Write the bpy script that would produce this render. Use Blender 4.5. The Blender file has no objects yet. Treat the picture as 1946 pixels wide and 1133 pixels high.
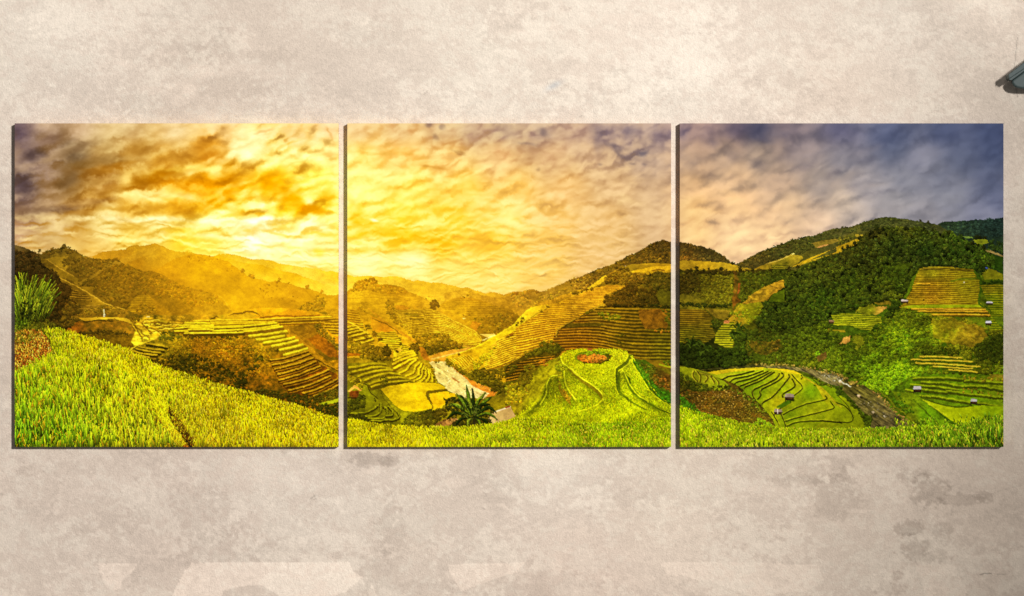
# Three square canvas prints of terraced rice hills in a row on a worn plaster wall,
# the end of a grey-green lamp head showing at the right edge.
import bpy, bmesh, math
import numpy as np
from mathutils import Vector

S = .001625                     # metres per photo pixel at the wall
ZC = 1.5                        # height of the picture centre


def wx(px): return (px - 973.) * S
def wz(py): return ZC - (py - 566.5) * S


scene = bpy.context.scene
# ---------------------------------------------------------------- camera
DIST = 8.
cam = bpy.data.cameras.new('camera'); cam_o = bpy.data.objects.new('camera', cam)
scene.collection.objects.link(cam_o)
cam_o.location = (0, -DIST, ZC); cam_o.rotation_euler = (math.pi / 2, 0, 0)
cam.sensor_width = 36.; cam.lens = 36. * DIST / (1946 * S); cam.clip_end = 200.
scene.camera = cam_o
# ---------------------------------------------------------------- light
world = bpy.data.worlds.new('World'); scene.world = world; world.use_nodes = True
bg = world.node_tree.nodes['Background']
bg.inputs[0].default_value = (1., .985, .97, 1); bg.inputs[1].default_value = .13


def aim(o, p):
    o.rotation_euler = (Vector(p) - o.location).to_track_quat('-Z', 'Y').to_euler()


L = bpy.data.lights.new('key_spot', 'SPOT'); lo = bpy.data.objects.new('key_spot', L); scene.collection.objects.link(lo)
kd = np.array([.56, -1., .34]); kd = kd / np.linalg.norm(kd) * 20.
lo.location = tuple(kd + np.array([0, 0, ZC])); aim(lo, (wx(80), 0, wz(420)))
L.energy = 19200.; L.shadow_soft_size = .9; L.color = (1., .985, .965)
L.spot_size = math.radians(2 * 8.8); L.spot_blend = .25
W = bpy.data.lights.new('upper_right_fill', 'SPOT'); wo = bpy.data.objects.new('upper_right_fill', W); scene.collection.objects.link(wo)
wo.location = (wx(1960), -1.1, wz(-700)); aim(wo, (wx(2010), 0, wz(-171)))   # added unseen spot that brightens the wall above the lamp head
W.energy = 40.; W.shadow_soft_size = .06; W.color = (1., .97, .95)
W.spot_size = math.radians(31); W.spot_blend = .4
scene.view_settings.view_transform = 'Standard'; scene.view_settings.look = 'None'
scene.view_settings.exposure = 0; scene.view_settings.gamma = 1; scene.view_settings.use_curve_mapping = False
E_REF = 1.05             # light arriving on the wall, white = 1

# ---------------------------------------------------------------- painter
# The printed picture and the plaster tones are computed here as colour arrays
# (picture units = photo pixels) and stored on the meshes as colour attributes.
PX0, PY0, PW, PH = 20, 226, 1896, 632
_tab = np.random.default_rng(11).random((256, 256)).astype(np.float32) * 2 - 1


def vn(x, y, seed=0):
    x = np.asarray(x, np.float32) + seed * 37.31
    y = np.asarray(y, np.float32) + seed * 91.77
    xi = np.floor(x).astype(np.int32); yi = np.floor(y).astype(np.int32)
    fx = x - xi; fy = y - yi
    fx = fx * fx * (3 - 2 * fx); fy = fy * fy * (3 - 2 * fy)
    x0 = xi & 255; x1 = (xi + 1) & 255; y0 = yi & 255; y1 = (yi + 1) & 255
    a = _tab[y0, x0]; b = _tab[y0, x1]; c = _tab[y1, x0]; d = _tab[y1, x1]
    t = a + (b - a) * fx
    return t + (c + (d - c) * fx - t) * fy


def fbm(x, y, sx, sy, seed=0, octv=4, gain=.5, ang=0.):
    if ang:
        ca, sa = math.cos(math.radians(ang)), math.sin(math.radians(ang))
        x, y = x * ca + y * sa, -x * sa + y * ca
    r = 0; amp = 1.; tot = 0
    for o in range(octv):
        r = r + amp * vn(x / sx, y / sy, seed + o * 5)
        tot += amp * .6; amp *= gain; sx *= .5; sy *= .5
    return r / tot


def bil(x, y, sx, sy, seed=0, octv=3, gain=.5, ang=0.):
    """puffs: rounded tops, dark creases; about -1..1"""
    if ang:
        ca, sa = math.cos(math.radians(ang)), math.sin(math.radians(ang))
        x, y = x * ca + y * sa, -x * sa + y * ca
    r = 0; amp = 1.; tot = 0
    for o in range(octv):
        n = .65 * vn(x / sx, y / sy, seed + o * 7) + .35 * vn(x / sx * 1.7, y / sy * 1.7, seed + o * 7 + 3)
        r = r + amp * (np.sqrt(n * n + .004) * 4.2 - 1.05); tot += amp
        amp *= gain; sx *= .52; sy *= .52
    return np.clip(r / tot, -1.2, 1.2)


def cells(x, y, sx, sy, seed=0, ang=0., sharp=1.):
    """packed cloudlets: 1 at a cloudlet's middle, about -1 in the gaps between them"""
    if ang:
        ca, sa = math.cos(math.radians(ang)), math.sin(math.radians(ang))
        x, y = x * ca + y * sa, -x * sa + y * ca
    x = x / sx + seed * 3.3; y = y / sy + seed * 7.7
    xi = np.floor(x).astype(np.int32); yi = np.floor(y).astype(np.int32)
    f1 = np.full(x.shape, 9., np.float32); f2 = f1.copy(); lum = np.zeros(x.shape, np.float32)
    for i in (-1, 0, 1):
        for j in (-1, 0, 1):
            a = (yi + j + seed * 13) & 255; b = (xi + i) & 255
            cx = xi + i + .5 + .46 * _tab[a, b]; cy = yi + j + .5 + .46 * _tab[b, (a + 91) & 255]
            d = (x - cx) ** 2 + (y - cy) ** 2
            n = d < f1
            f2 = np.where(n, f1, np.minimum(f2, d)); lum = np.where(n, _tab[(a + 40) & 255, b], lum); f1 = np.minimum(f1, d)
    e = np.sqrt(f2) - np.sqrt(f1)
    return np.clip(.28 * (ss(0, .7 / sharp, e) * 1.6 - .8) + .75 * (.85 - 2.6 * f1) + .6 * lum * ss(0, .5, e), -1.2, 1.2)


def ss(a, b, x):
    t = np.clip((x - a) / (b - a), 0, 1)
    return t * t * (3 - 2 * t)


def cgrad(pts, x, y, p=2.5):
    """inverse-distance colour field from (x, y, (r, g, b)) control points"""
    if len(pts) == 3 and not hasattr(pts[0], '__len__'):
        return np.broadcast_to(np.array(pts, np.float32), np.shape(x) + (3,)).copy()
    num = np.zeros(np.shape(x) + (3,), np.float32); den = np.zeros(np.shape(x), np.float32)
    for px, py, c in pts:
        w = ((x - px) ** 2 + (y - py) ** 2 + 40.) ** (-p / 2)
        num += w[..., None] * np.array(c, np.float32); den += w
    return num / den[..., None]


def Zm(x0, y0, s):
    def f(*v):
        return [(x0 + v[i] / s, y0 + v[i + 1] / s) for i in range(0, len(v), 2)]
    return f


zA = Zm(20, 460, 5.664); zB = Zm(340, 460, 5.664); zC = Zm(650, 500, 5.664); zD = Zm(970, 440, 5.664)
zE = Zm(1280, 400, 5.666); zF = Zm(1590, 400, 5.666); zG = Zm(20, 640, 5.27); zH = Zm(240, 580, 4.633)
zI = Zm(650, 600, 4.442); zJ = Zm(960, 600, 4.442); zK = Zm(1280, 580, 4.119); zL = Zm(1590, 580, 4.119)
zS1 = Zm(20, 230, 3.655); zS2 = Zm(490, 230, 3.655); zS3 = Zm(960, 230, 3.655); zS4 = Zm(1430, 230, 3.654)
P_ = Zm(0, 0, 1.)


class Picture:
    def __init__(s, x0, y0, w, h, step=1.):
        s.x0, s.y0, s.w, s.h, s.st = x0, y0, w, h, step
        s.X, s.Y = np.meshgrid(x0 + np.arange(w, dtype=np.float32) * step, y0 + np.arange(h, dtype=np.float32) * step)
        s.A = np.zeros((h, w, 3), np.float32)
        s.WX = fbm(s.X, s.Y, 14, 14, 21, 4, .6); s.WY = fbm(s.X, s.Y, 14, 14, 31, 4, .6)
        s.T = fbm(s.X, s.Y, 7, 6, 41, 3, .8)       # fine texture
        s.T2 = fbm(s.X, s.Y, 38, 24, 51, 4, .55)   # patchy texture
        s.G = np.random.default_rng(3).normal(0, 1, (h, w)).astype(np.float32)

    def box(s, xs, ys, pad):
        x0 = max(0, int((min(xs) - s.x0 - pad) / s.st)); x1 = min(s.w, int((max(xs) - s.x0 + pad) / s.st) + 2)
        y0 = max(0, int((min(ys) - s.y0 - pad) / s.st)); y1 = min(s.h, int((max(ys) - s.y0 + pad) / s.st) + 2)
        return slice(y0, max(y1, y0)), slice(x0, max(x1, x0))

    def mask(s, poly, rough=0.):
        sl = s.box([p[0] for p in poly], [p[1] for p in poly], rough * 2)
        x = s.X[sl]; y = s.Y[sl]
        if rough:
            x = x + rough * s.WX[sl]; y = y + rough * s.WY[sl]
        m = np.zeros(x.shape, bool)
        n = len(poly)
        for i in range(n):
            ax, ay = poly[i]; bx, by = poly[(i + 1) % n]
            if ay == by: continue
            m ^= ((y < ay) != (y < by)) & (x < (bx - ax) * (y - ay) / (by - ay) + ax)
        return sl, m

    def fill(s, poly, cols, rough=1.5, tex=.12, patch=.1, alpha=1., streak=None, sat=0.):
        sl, m = s.mask(poly, rough)
        if not m.any(): return
        x = s.X[sl][m]; y = s.Y[sl][m]
        c = cgrad(cols, x, y)
        k = 1 + tex * s.T[sl][m] + patch * s.T2[sl][m]
        if streak:
            sx, sy, ang, amp, seed = streak
            k = k + amp * fbm(x, y, sx, sy, seed, 3, .6, ang)
        c = c * np.clip(k, .15, 2.2)[:, None]
        if sat:
            t = (s.T2[sl][m] * .7 + s.T[sl][m] * .5)[:, None] * sat
            c = c * (1 + t * np.array([1., .1, -.3], np.float32))
        v = s.A[sl]
        v[m] = v[m] * (1 - alpha) + c * alpha

    def hill(s, ridge, bottom, cols, rough=.8, bump=0., bs=4., **k):
        r = list(ridge)
        if bump:
            d = dens(r, 1.); x = np.array([p[0] for p in d]); y = np.array([p[1] for p in d])
            n = np.abs(vn(x / bs, x * 0, 77)) * .6 + np.abs(vn(x / (bs * .4), x * 0, 78)) * .6 - .25
            r = list(zip(x, y - bump * n))
        b = bottom if isinstance(bottom, list) else [(r[-1][0], bottom), (r[0][0], bottom)]
        s.fill(r + b, cols, rough, **k)

    def fray(s, amp):
        """break up ruled edges in the land: every point is taken from a point close by"""
        g = np.random.default_rng(77)
        dx = amp * (.8 * fbm(s.X, s.Y, 5, 4, 501, 2, .7) + .45 * g.normal(0, 1, s.X.shape)); dy = amp * (.55 * fbm(s.X, s.Y, 5, 4, 511, 2, .7) + .22 * g.normal(0, 1, s.X.shape))
        yy, xx = np.mgrid[0:s.h, 0:s.w]
        B = s.A[np.clip(np.round(yy + dy).astype(int), 0, s.h - 1), np.clip(np.round(xx + dx).astype(int), 0, s.w - 1)]
        m = s.land()[..., None]
        s.A = np.where(m, B, s.A).astype(np.float32)

    def land(s):
        return np.abs(s.A - s.sky).max(-1) > .5

    def grade(s):
        """tonal variety over the land, and the gold glow of the low sun on the left"""
        m = s.land().astype(np.float32)
        k = 1 + m * (.1 * fbm(s.X, s.Y, 60, 34, 521, 4, .6) + .07 * fbm(s.X, s.Y, 9, 6, 531, 3, .7) + .035 * s.G)
        w = (m * (1 - ss(1150, 1420, s.X)) * (.1 + .9 * np.maximum(ss(300, 460, s.X), ss(620, 650, s.Y))))[..., None]
        s.A = s.A * k[..., None] * (1 + w * np.array([.1, .12, .02])) + w * np.array([6, 5, 0])
        w = (m * ss(1300, 1420, s.X))[..., None]; s.A = s.A * (1 + w * .12) + w * np.array([3, 4, 1])
        gl = np.exp(-(((s.X - 430) / 230) ** 2 + ((s.Y - 545) / 80) ** 2)) * m
        s.A = s.A * (1 - .2 * gl[..., None]) + .2 * gl[..., None] * np.array([232, 172, 20])
        gl = np.exp(-(((s.X - 760) / 200) ** 2 + ((s.Y - 600) / 80) ** 2)) * m
        s.A = s.A * (1 - .1 * gl[..., None]) + .1 * gl[..., None] * np.array([224, 164, 20])

    def finish(s):
        """print-ready: crisper detail, fuller contrast"""
        def blur(a, n):
            for _ in range(n):
                q = np.pad(a, ((1, 1), (1, 1), (0, 0)), mode='edge')
                a = (q[:-2, 1:-1] + q[2:, 1:-1] + q[1:-1, :-2] + q[1:-1, 2:] + 2 * q[1:-1, 1:-1]) / 6
            return a
        A = np.clip(s.A, 0, 255)
        land = (np.abs(A - np.clip(s.sky, 0, 255)).max(-1) > .5)[..., None]
        b1 = blur(A, 4); b2 = blur(b1, 30)
        hz_ = (np.exp(-(((s.X - 400) / 260) ** 2 + ((s.Y - 530) / 75) ** 2)) + .6 * np.exp(-(((s.X - 800) / 170) ** 2 + ((s.Y - 570) / 55) ** 2)))[..., None]; hz_ = np.clip(hz_, 0, 1)
        A = A + (A - b1) * np.where(land, .24, .0) + (b1 - b2) * np.where(land, .19, .08) * (1 - .7 * hz_)
        g = A / 255.
        g = g + np.where(land, .1, .05) * (g - .5) * np.clip(1 - (2 * g - 1) ** 2, 0, 1) * 2
        w = hz_ * land * .26
        s.A = np.clip(g * 255 * (1 - w) + w * np.array([236, 178, 34]), 0, 255).astype(np.float32)

    def put(s, x, y, c, alpha=1.):
        """opaque pixels in painting order"""
        xi = np.round((x - s.x0) / s.st).astype(int); yi = np.round((y - s.y0) / s.st).astype(int)
        ok = (xi >= 0) & (xi < s.w) & (yi >= 0) & (yi < s.h)
        if alpha >= 1:
            s.A[yi[ok], xi[ok]] = c[ok]
            return
        L = s.A.copy(); L[yi[ok], xi[ok]] = c[ok]
        s.A = s.A * (1 - alpha) + L * alpha

    def line(s, pts, w, col, smooth=True, jit=0., alpha=1., col2=None, seed=0, gap=0.):
        p = np.array(dens(curve(pts) if smooth and len(pts) > 2 else pts, .5), np.float32)
        x, y = p[:, 0], p[:, 1]
        if jit:
            y = y + jit * fbm(x, y, 9, 9, 61 + seed, 3, .6); x = x + jit * fbm(x, y, 9, 9, 71 + seed, 3, .6)
        t = np.linspace(0, 1, len(x))
        ws = np.interp(t, np.linspace(0, 1, len(w)), w) if hasattr(w, '__len__') else np.full(len(x), w)
        sl = s.box(x, y, float(np.max(ws)) + 2)
        acc = np.zeros(s.A[sl].shape[:2], np.float32)
        sub = np.arange(-math.ceil(np.max(ws) / 2) - 1, math.ceil(np.max(ws) / 2) + 2)
        for dx in sub:
            for dy in sub:
                xi = np.floor((x - s.x0) / s.st).astype(int) + dx; yi = np.floor((y - s.y0) / s.st).astype(int) + dy
                d = np.hypot(s.x0 + xi * s.st - x, s.y0 + yi * s.st - y)
                a = np.clip(ws / 2 + .5 - d, 0, 1)
                if gap:
                    a = a * (vn(x / 7, y / 7, 81 + seed) > gap - 1)
                xi = xi - sl[1].start; yi = yi - sl[0].start
                ok = (xi >= 0) & (xi < acc.shape[1]) & (yi >= 0) & (yi < acc.shape[0]) & (a > 0)
                np.maximum.at(acc, (yi[ok], xi[ok]), a[ok])
        k = (1 + .16 * s.T[sl])[..., None]
        a = (acc * alpha)[..., None]
        c = cgrad(col, s.X[sl], s.Y[sl])
        s.A[sl] = s.A[sl] * (1 - a) + c * k * a

    def soft(s, x, y, rx, ry, col, a=1., ang=0., warp=12., ws=1., p=1.):
        """soft-edged puff, its edge frayed by the warp noise"""
        R = max(rx, ry) * 2.2 + warp
        sl = s.box([x - R, x + R], [y - R, y + R], 0)
        if s.A[sl].size == 0: return
        dx = s.X[sl] - x + warp * s.CX[sl]; dy = s.Y[sl] - y + warp * .6 * s.CY[sl]
        if ang:
            ca, sa = math.cos(math.radians(ang)), math.sin(math.radians(ang))
            dx, dy = dx * ca + dy * sa, -dx * sa + dy * ca
        w = np.exp(-((dx / rx) ** 2 + (dy / ry) ** 2) ** p) * a * np.clip(1 - s.mod * s.PF[sl], .25, 1.2)
        w = np.clip(w, 0, 1)
        s.A[sl] = s.A[sl] * (1 - w[..., None]) + np.array(col, np.float32) * w[..., None]

    def clumps(s, poly, n, r, cols, rough=2., con=1., lit=(-.45, -.9), seed=1, warm=.1, tall=1., alpha=.85):
        """tree or bush crowns: overlapping ragged lit discs, far to near"""
        g = np.random.default_rng(seed)
        sl, m = s.mask(poly, rough)
        yy, xx = np.nonzero(m)
        if not len(yy): return
        n = int(n * len(yy) / 1000.) if n > 0 else -int(n)
        k = g.integers(0, len(yy), n)
        bx = s.X[sl][yy[k], xx[k]]; by = s.Y[sl][yy[k], xx[k]]
        s.blobs(bx, by, r, cols, con, lit, g, warm, tall, alpha)

    def blobs(s, bx, by, r, cols, con=1., lit=(-.45, -.9), g=None, warm=.1, tall=1., alpha=.85):
        g = g or np.random.default_rng(5)
        o = np.argsort(by); bx = bx[o]; by = by[o]; n = len(bx)
        rr = g.uniform(r[0], r[1], n).astype(np.float32)
        R = int(math.ceil(r[1] * max(1., tall)))
        q = np.arange(-R, R + 1); dx, dy = np.meshgrid(q, q)
        dx = dx.ravel()[None].astype(np.float32); dy = dy.ravel()[None].astype(np.float32)
        base = cgrad(cols, bx, by) * g.normal(1, .13, n)[:, None].clip(.6, 1.5)
        base = base * (1 + .45 * warm * g.normal(0, 1, n)[:, None] * np.array([1, .2, -.4]))
        nx = dx / rr[:, None]; ny = dy / (rr[:, None] * tall)
        d = np.sqrt(nx ** 2 + ny ** 2) + g.normal(0, .22, (n, dx.size))
        t = (nx * lit[0] + ny * lit[1]) * .5 + g.normal(0, .16, (n, dx.size))
        f = np.clip(1 + con * t * .8, .3, 2.1)
        ok = d < 1
        px = (bx[:, None] + dx)[ok]; py = (by[:, None] + dy)[ok]
        col = (base[:, None, :] * f[..., None])[ok]
        s.put(px, py, col.astype(np.float32), alpha)

    def blades(s, poly, dens_, length, cols, rough=1., lean=.25, seed=2, var=.2, tip=None, width=1, dark=.45, hue=.12, tipf=1.15, mod=None):
        g = np.random.default_rng(seed)
        sl, m = s.mask(poly, rough)
        yy, xx = np.nonzero(m)
        if not len(yy): return
        k = g.integers(0, len(yy), int(dens_ * len(yy) / 100.))
        bx = s.X[sl][yy[k], xx[k]] + g.uniform(-.5, .5, len(k)); by = s.Y[sl][yy[k], xx[k]]
        o = np.argsort(by + g.normal(0, 1.5, len(k))); bx = bx[o]; by = by[o]; n = len(bx)
        L = length(bx, by) * g.uniform(.55, 1.35, n)
        ln = g.normal(0, lean, n) * L; cu = g.normal(0, lean * .8, n) * L
        c = cgrad(cols, bx, by) * np.exp(g.normal(0, var, n))[:, None]
        if mod: c = mod(bx, by, c)
        hn = g.normal(0, hue, n)[:, None]
        c = c * (1 + hn * np.array([1., -.25, -.3]))
        K = int(max(6, L.max() * 1.3)); t = np.linspace(0, 1, K)[None].astype(np.float32)
        px = bx[:, None] + ln[:, None] * t + cu[:, None] * t * t
        py = by[:, None] - L[:, None] * t * (1 - .12 * np.abs(cu / L)[:, None] * t)
        f = dark + (tipf - dark) * t ** .8
        col = c[:, None, :] * f[..., None]
        if tip is not None:
            sel = g.random(n) < tip[1]
            w = (t > .6) * sel[:, None]
            col = np.where(w[..., None], np.array(tip[0], np.float32) * g.uniform(.7, 1.2, n)[:, None, None], col)
        px = px.ravel(); py = py.ravel(); cc = col.reshape(-1, 3).astype(np.float32)
        if width > 1:
            tt = np.broadcast_to(t, (n, K)).ravel(); w2 = tt < .7
            px2 = np.stack([px, np.where(w2, px + 1, px)], 1).ravel(); py = np.repeat(py, 2); cc = np.repeat(cc, 2, 0); px = px2
        s.put(px, py, cc)

    def terr(s, poly, top, bot, n, light, dark, duty=.5, exp=1., rough=1., warp=.25, soft=.18, alpha=1., tex=.14, brk=0.):
        """terrace steps: n bands between two curves, each a lit lip over a darker riser"""
        sl, m = s.mask(poly, rough)
        if not m.any(): return
        x = s.X[sl][m]; y = s.Y[sl][m]
        tp = np.array(curve(top) if len(top) > 2 else top); bt = np.array(curve(bot) if len(bot) > 2 else bot)
        yt = np.interp(x, tp[:, 0], tp[:, 1]); yb = np.interp(x, bt[:, 0], bt[:, 1])
        v = np.clip((y - yt) / np.maximum(yb - yt, 1), -.2, 1.2)
        v = np.sign(v) * np.abs(v) ** exp * n + warp * (.75 * fbm(x, y, 120, 40, 91, 2, .5) + .28 * fbm(x, y, 16, 8, 92, 2, .5))
        if brk: v = v + brk * np.round(2 * vn(x / 60, y / 25, 95))
        f = v - np.floor(v)
        a = ss(0, soft, f) * (1 - ss(duty, duty + soft, f))
        row = vn(np.floor(v) * 3.7, x / 70, 97)
        L = cgrad(light, x, y) * (1 + .14 * row)[:, None]; D = cgrad(dark, x, y)
        c = D * (1 - a[:, None]) + L * a[:, None]
        c = c * (1 + tex * s.T[sl][m] + .08 * s.T2[sl][m])[:, None]
        q = s.A[sl]
        q[m] = q[m] * (1 - alpha) + c * alpha


def dens(pts, step):
    out = []
    for (ax, ay), (bx, by) in zip(pts[:-1], pts[1:]):
        n = max(1, int(math.hypot(bx - ax, by - ay) / step))
        for i in range(n):
            out.append((ax + (bx - ax) * i / n, ay + (by - ay) * i / n))
    return out + [tuple(pts[-1])]


def curve(pts, n=8):
    """Catmull-Rom through the points"""
    p = [pts[0]] + list(pts) + [pts[-1]]
    out = []
    for i in range(1, len(p) - 2):
        for k in range(n):
            t = k / n
            out.append(tuple(.5 * (2 * p[i][j] + (p[i + 1][j] - p[i - 1][j]) * t
                                   + (2 * p[i - 1][j] - 5 * p[i][j] + 4 * p[i + 1][j] - p[i + 2][j]) * t * t
                                   + (3 * p[i][j] - 3 * p[i + 1][j] + p[i + 2][j] - p[i - 1][j]) * t ** 3) for j in (0, 1)))
    return out + [tuple(pts[-1])]


SKY = """40 245 98 82 88;90 260 164 138 114;150 245 190 160 125;250 245 185 150 100;330 250 215 180 125;430 250 225 185 120;560 250 225 185 115;630 240 225 185 130
50 300 115 95 90;100 300 150 125 100;140 290 115 95 70;200 290 172 137 82;260 290 200 160 90;330 290 195 145 65;400 280 210 150 60;470 275 250 222 150;540 290 250 220 120;620 290 250 222 140
40 350 100 85 85;90 330 160 135 115;130 345 135 108 72;200 345 185 140 75;260 345 190 140 55;320 335 200 140 40;400 345 228 158 25;450 340 215 150 20;520 345 240 180 30;600 340 250 222 95
40 385 120 100 95;100 385 175 145 110;170 385 200 155 80;250 385 215 165 70;330 385 228 165 40;400 390 236 168 20;470 375 235 165 12;560 385 242 178 20;620 385 246 200 50
40 402 140 110 85;130 402 172 132 72;300 405 218 160 45;420 405 236 175 25;540 410 246 200 50
40 440 190 155 125;110 425 225 195 140;200 420 248 226 155;300 420 253 238 165;400 420 255 244 150;500 425 255 252 195;600 430 250 232 140
60 465 205 170 110;150 465 215 175 100;250 455 245 210 110;350 460 250 218 75;450 465 254 240 150;480 455 255 248 200;560 470 252 238 150;620 470 248 225 120
170 485 228 185 98;400 480 252 230 110;540 490 250 236 150;620 500 250 226 125
680 245 205 160 105;760 245 200 155 105;840 245 175 135 100;900 245 165 135 115;960 245 152 127 115;1030 245 145 120 113;1100 250 160 130 115;1150 245 120 102 108;1200 250 128 108 112;1260 250 124 108 116
680 300 248 212 118;760 300 235 185 105;850 300 216 167 97;950 300 205 160 110;1050 300 190 150 110;1130 290 188 153 120;1220 290 125 106 105;1260 300 165 140 125
680 360 252 225 125;780 360 250 212 100;880 360 240 192 88;980 360 226 177 92;1080 360 215 166 101;1180 360 195 155 110;1260 360 182 147 112
680 415 246 190 45;760 410 246 202 66;860 420 240 192 64;960 420 240 198 95;1060 420 225 176 96;1160 420 215 170 106;1260 420 201 161 116
680 445 246 195 50;760 450 240 186 38;840 465 237 184 46;940 460 236 187 68;1050 460 229 182 92;1150 460 222 179 111
690 500 253 234 158;790 500 253 230 148;860 510 246 212 114;950 520 240 206 112;1040 500 235 192 102;1130 480 225 181 112
1300 250 108 97 115;1340 245 112 101 115;1400 245 88 82 102;1440 250 70 72 97;1500 245 95 90 105;1600 245 80 80 105;1700 245 70 78 110;1800 245 65 75 113;1890 245 58 71 113
1310 300 132 117 115;1380 290 142 126 120;1440 290 125 115 115;1520 290 115 108 118;1600 300 100 98 112;1700 280 76 84 113;1750 300 108 108 128;1830 300 75 85 120;1895 300 60 75 120
1310 350 175 145 115;1400 340 166 141 120;1480 350 142 124 116;1560 350 126 116 116;1640 350 126 118 122;1720 345 106 106 121;1800 350 100 103 125;1890 350 75 85 125
1310 400 205 165 115;1400 390 190 155 120;1500 390 171 146 122;1600 380 160 140 122;1700 385 131 123 123;1800 380 118 117 130;1890 390 86 95 138
1310 440 215 175 125;1400 450 205 170 135;1480 450 200 165 130;1560 430 185 155 130;1620 420 166 146 130;1760 405 130 122 126;1880 405 110 112 143"""


def paint_sky(p):
    pts = []
    for t in SKY.replace('\n', ';').split(';'):
        v = [float(q) for q in t.split()]
        pts.append((v[0], v[1], v[2:]))
    # control colours on a coarse raster, then smooth up-sampling
    st = 6
    gx, gy = np.meshgrid(np.arange(0, p.w + st * 2, st, dtype=np.float32) + p.x0, np.arange(0, p.h + st * 2, st, dtype=np.float32) + p.y0)
    g = cgrad(pts, gx, gy, 3.2)
    for _ in range(3):
        q = np.pad(g, ((1, 1), (1, 1), (0, 0)), mode='edge')
        g = (q[:-2, 1:-1] + q[2:, 1:-1] + q[1:-1, :-2] + q[1:-1, 2:] + 2 * q[1:-1, 1:-1]) / 6
    u = (p.X - p.x0) / st; v = (p.Y - p.y0) / st
    ui = u.astype(int); vi = v.astype(int); fu = (u - ui)[..., None]; fv = (v - vi)[..., None]
    base = (g[vi, ui] * (1 - fu) + g[vi, ui + 1] * fu) * (1 - fv) + (g[vi + 1, ui] * (1 - fu) + g[vi + 1, ui + 1] * fu) * fv
    X, Y = p.X, p.Y
    p.CX = fbm(X, Y, 34, 24, 101, 4, .6); p.CY = fbm(X, Y, 34, 24, 111, 4, .6)
    wx = X + 7 * p.CX; wy = Y + 5 * p.CY
    wl = 1 - ss(560, 760, X); wr = ss(1180, 1420, X); wm = 1 - wl - wr
    hz = ss(395, 440, Y)                                    # towards the horizon: flat streaks
    # cloudlets: one by one, a lit top and a shaded underside each, edges frayed by fine noise
    PF = np.zeros(X.shape, np.float32); g = np.random.default_rng(160)

    def puffs(n, x0, x1, y0, y1, rx, ry, ang, up=1., dn=.8, pw=1.25, fray=4.):
        xs = g.uniform(x0, x1, n); ys = g.uniform(y0, y1, n)
        for x, y in zip(xs, ys):
            d = np.clip((y - 235) / 270, 0, 1)
            a = rx[0] + (rx[1] - rx[0]) * d; b = ry[0] + (ry[1] - ry[0]) * d
            a *= g.lognormal(0, .38); b *= g.lognormal(0, .32); th = math.radians(ang[0] + (ang[1] - ang[0]) * d + g.normal(0, 14)); amp = g.uniform(.35, 1.)
            R = max(a, b) * 2.4 + fray
            sl = p.box([x - R, x + R], [y - R, y + R], 0)
            if PF[sl].size == 0: continue
            dx = X[sl] - x + fray * p.WX[sl]; dy = Y[sl] - y + fray * .8 * p.WY[sl]
            ca, sa = math.cos(th), math.sin(th); u = (dx * ca + dy * sa) / a; v = (-dx * sa + dy * ca) / b
            w = np.exp(-(u * u + v * v) ** pw); k = np.exp(-((u * .9) ** 2 + ((v - .95) * 1.15) ** 2) ** 1.1)
            PF[sl] = PF[sl] * (1 - .5 * amp * w) + amp * (up * w - dn * k * (1 - .7 * w)) * .8
    puffs(150, 20, 520, 230, 410, (34, 60), (19, 12), (-18, -4), .9, 1., 1.3, 9.)
    puffs(170, 20, 460, 230, 420, (17, 26), (10, 6), (-20, -4), .7, .8, 1.2, 6.)
    puffs(640, 400, 720, 228, 430, (14, 18), (9.5, 6.5), (-22, -6), 1., 1., 1.3, 4.)
    puffs(420, 20, 720, 412, 540, (16, 24), (9, 3.2), (-6, 2), .9, .8, 1.2, 4.)
    puffs(1500, 640, 1340, 226, 450, (14, 18), (11, 6.5), (-24, -10), 1., .7, 1.3, 5.)
    puffs(900, 640, 1340, 226, 450, (8, 10), (6, 4), (-24, -10), .7, .55, 1.2, 3.)
    puffs(700, 640, 1340, 420, 560, (18, 26), (7, 3.2), (-10, -4), .8, .65, 1.2, 4.)
    puffs(1300, 1230, 1930, 226, 500, (14, 17), (12, 8), (-28, -14), .95, .75, 1.15, 4.5)
    puffs(700, 1230, 1930, 226, 500, (8, 10), (7, 5), (-28, -14), .6, .5, 1.1, 3.)
    big = fbm(wx, wy, 96, 40, 121, 4, .52, -12)
    nl = PF * .85 + (.6 * (1 - hz) + .25 * hz) * big
    nm = PF * .9 + .3 * fbm(wx, wy, 110, 34, 136, 4, .55, -6)
    nr = (PF * .8 + .3 * fbm(X, Y, 120, 34, 148, 3, .5, -22)) * (1 - .4 * ss(1620, 1800, X))
    n = wl * nl + wm * nm + wr * nr
    D = wl[..., None] * np.array([182, 122, 22]) + wm[..., None] * (np.array([222, 158, 40]) + ss(720, 1120, X)[..., None] * np.array([-60, -32, 48])) + wr[..., None] * np.array([74, 74, 96])
    sun = (np.exp(-((X - 500) / 230) ** 2) * ss(400, 425, Y))[..., None]
    D = D * (1 - .85 * sun) + .85 * sun * np.array([246, 198, 48])
    top = (1 - ss(235, 330, Y))[..., None]
    D = D * (1 - .5 * top) + .5 * top * np.array([105, 88, 92])
    Lt = wl[..., None] * (np.array([253, 230, 150]) + (np.exp(-((X - 500) / 190) ** 2 - ((Y - 440) / 150) ** 2))[..., None] * np.array([3, 26, 70])) + wm[..., None] * (np.array([255, 238, 158]) + ss(760, 1200, X)[..., None] * np.array([-20, -40, -14])) + wr[..., None] * np.array([208, 180, 152])
    Lt = Lt * (1 - .45 * top) + .45 * top * np.array([190, 165, 148])
    fl = ((1 - ss(70, 260, X)) * (1 - ss(380, 440, Y)))[..., None]
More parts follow.
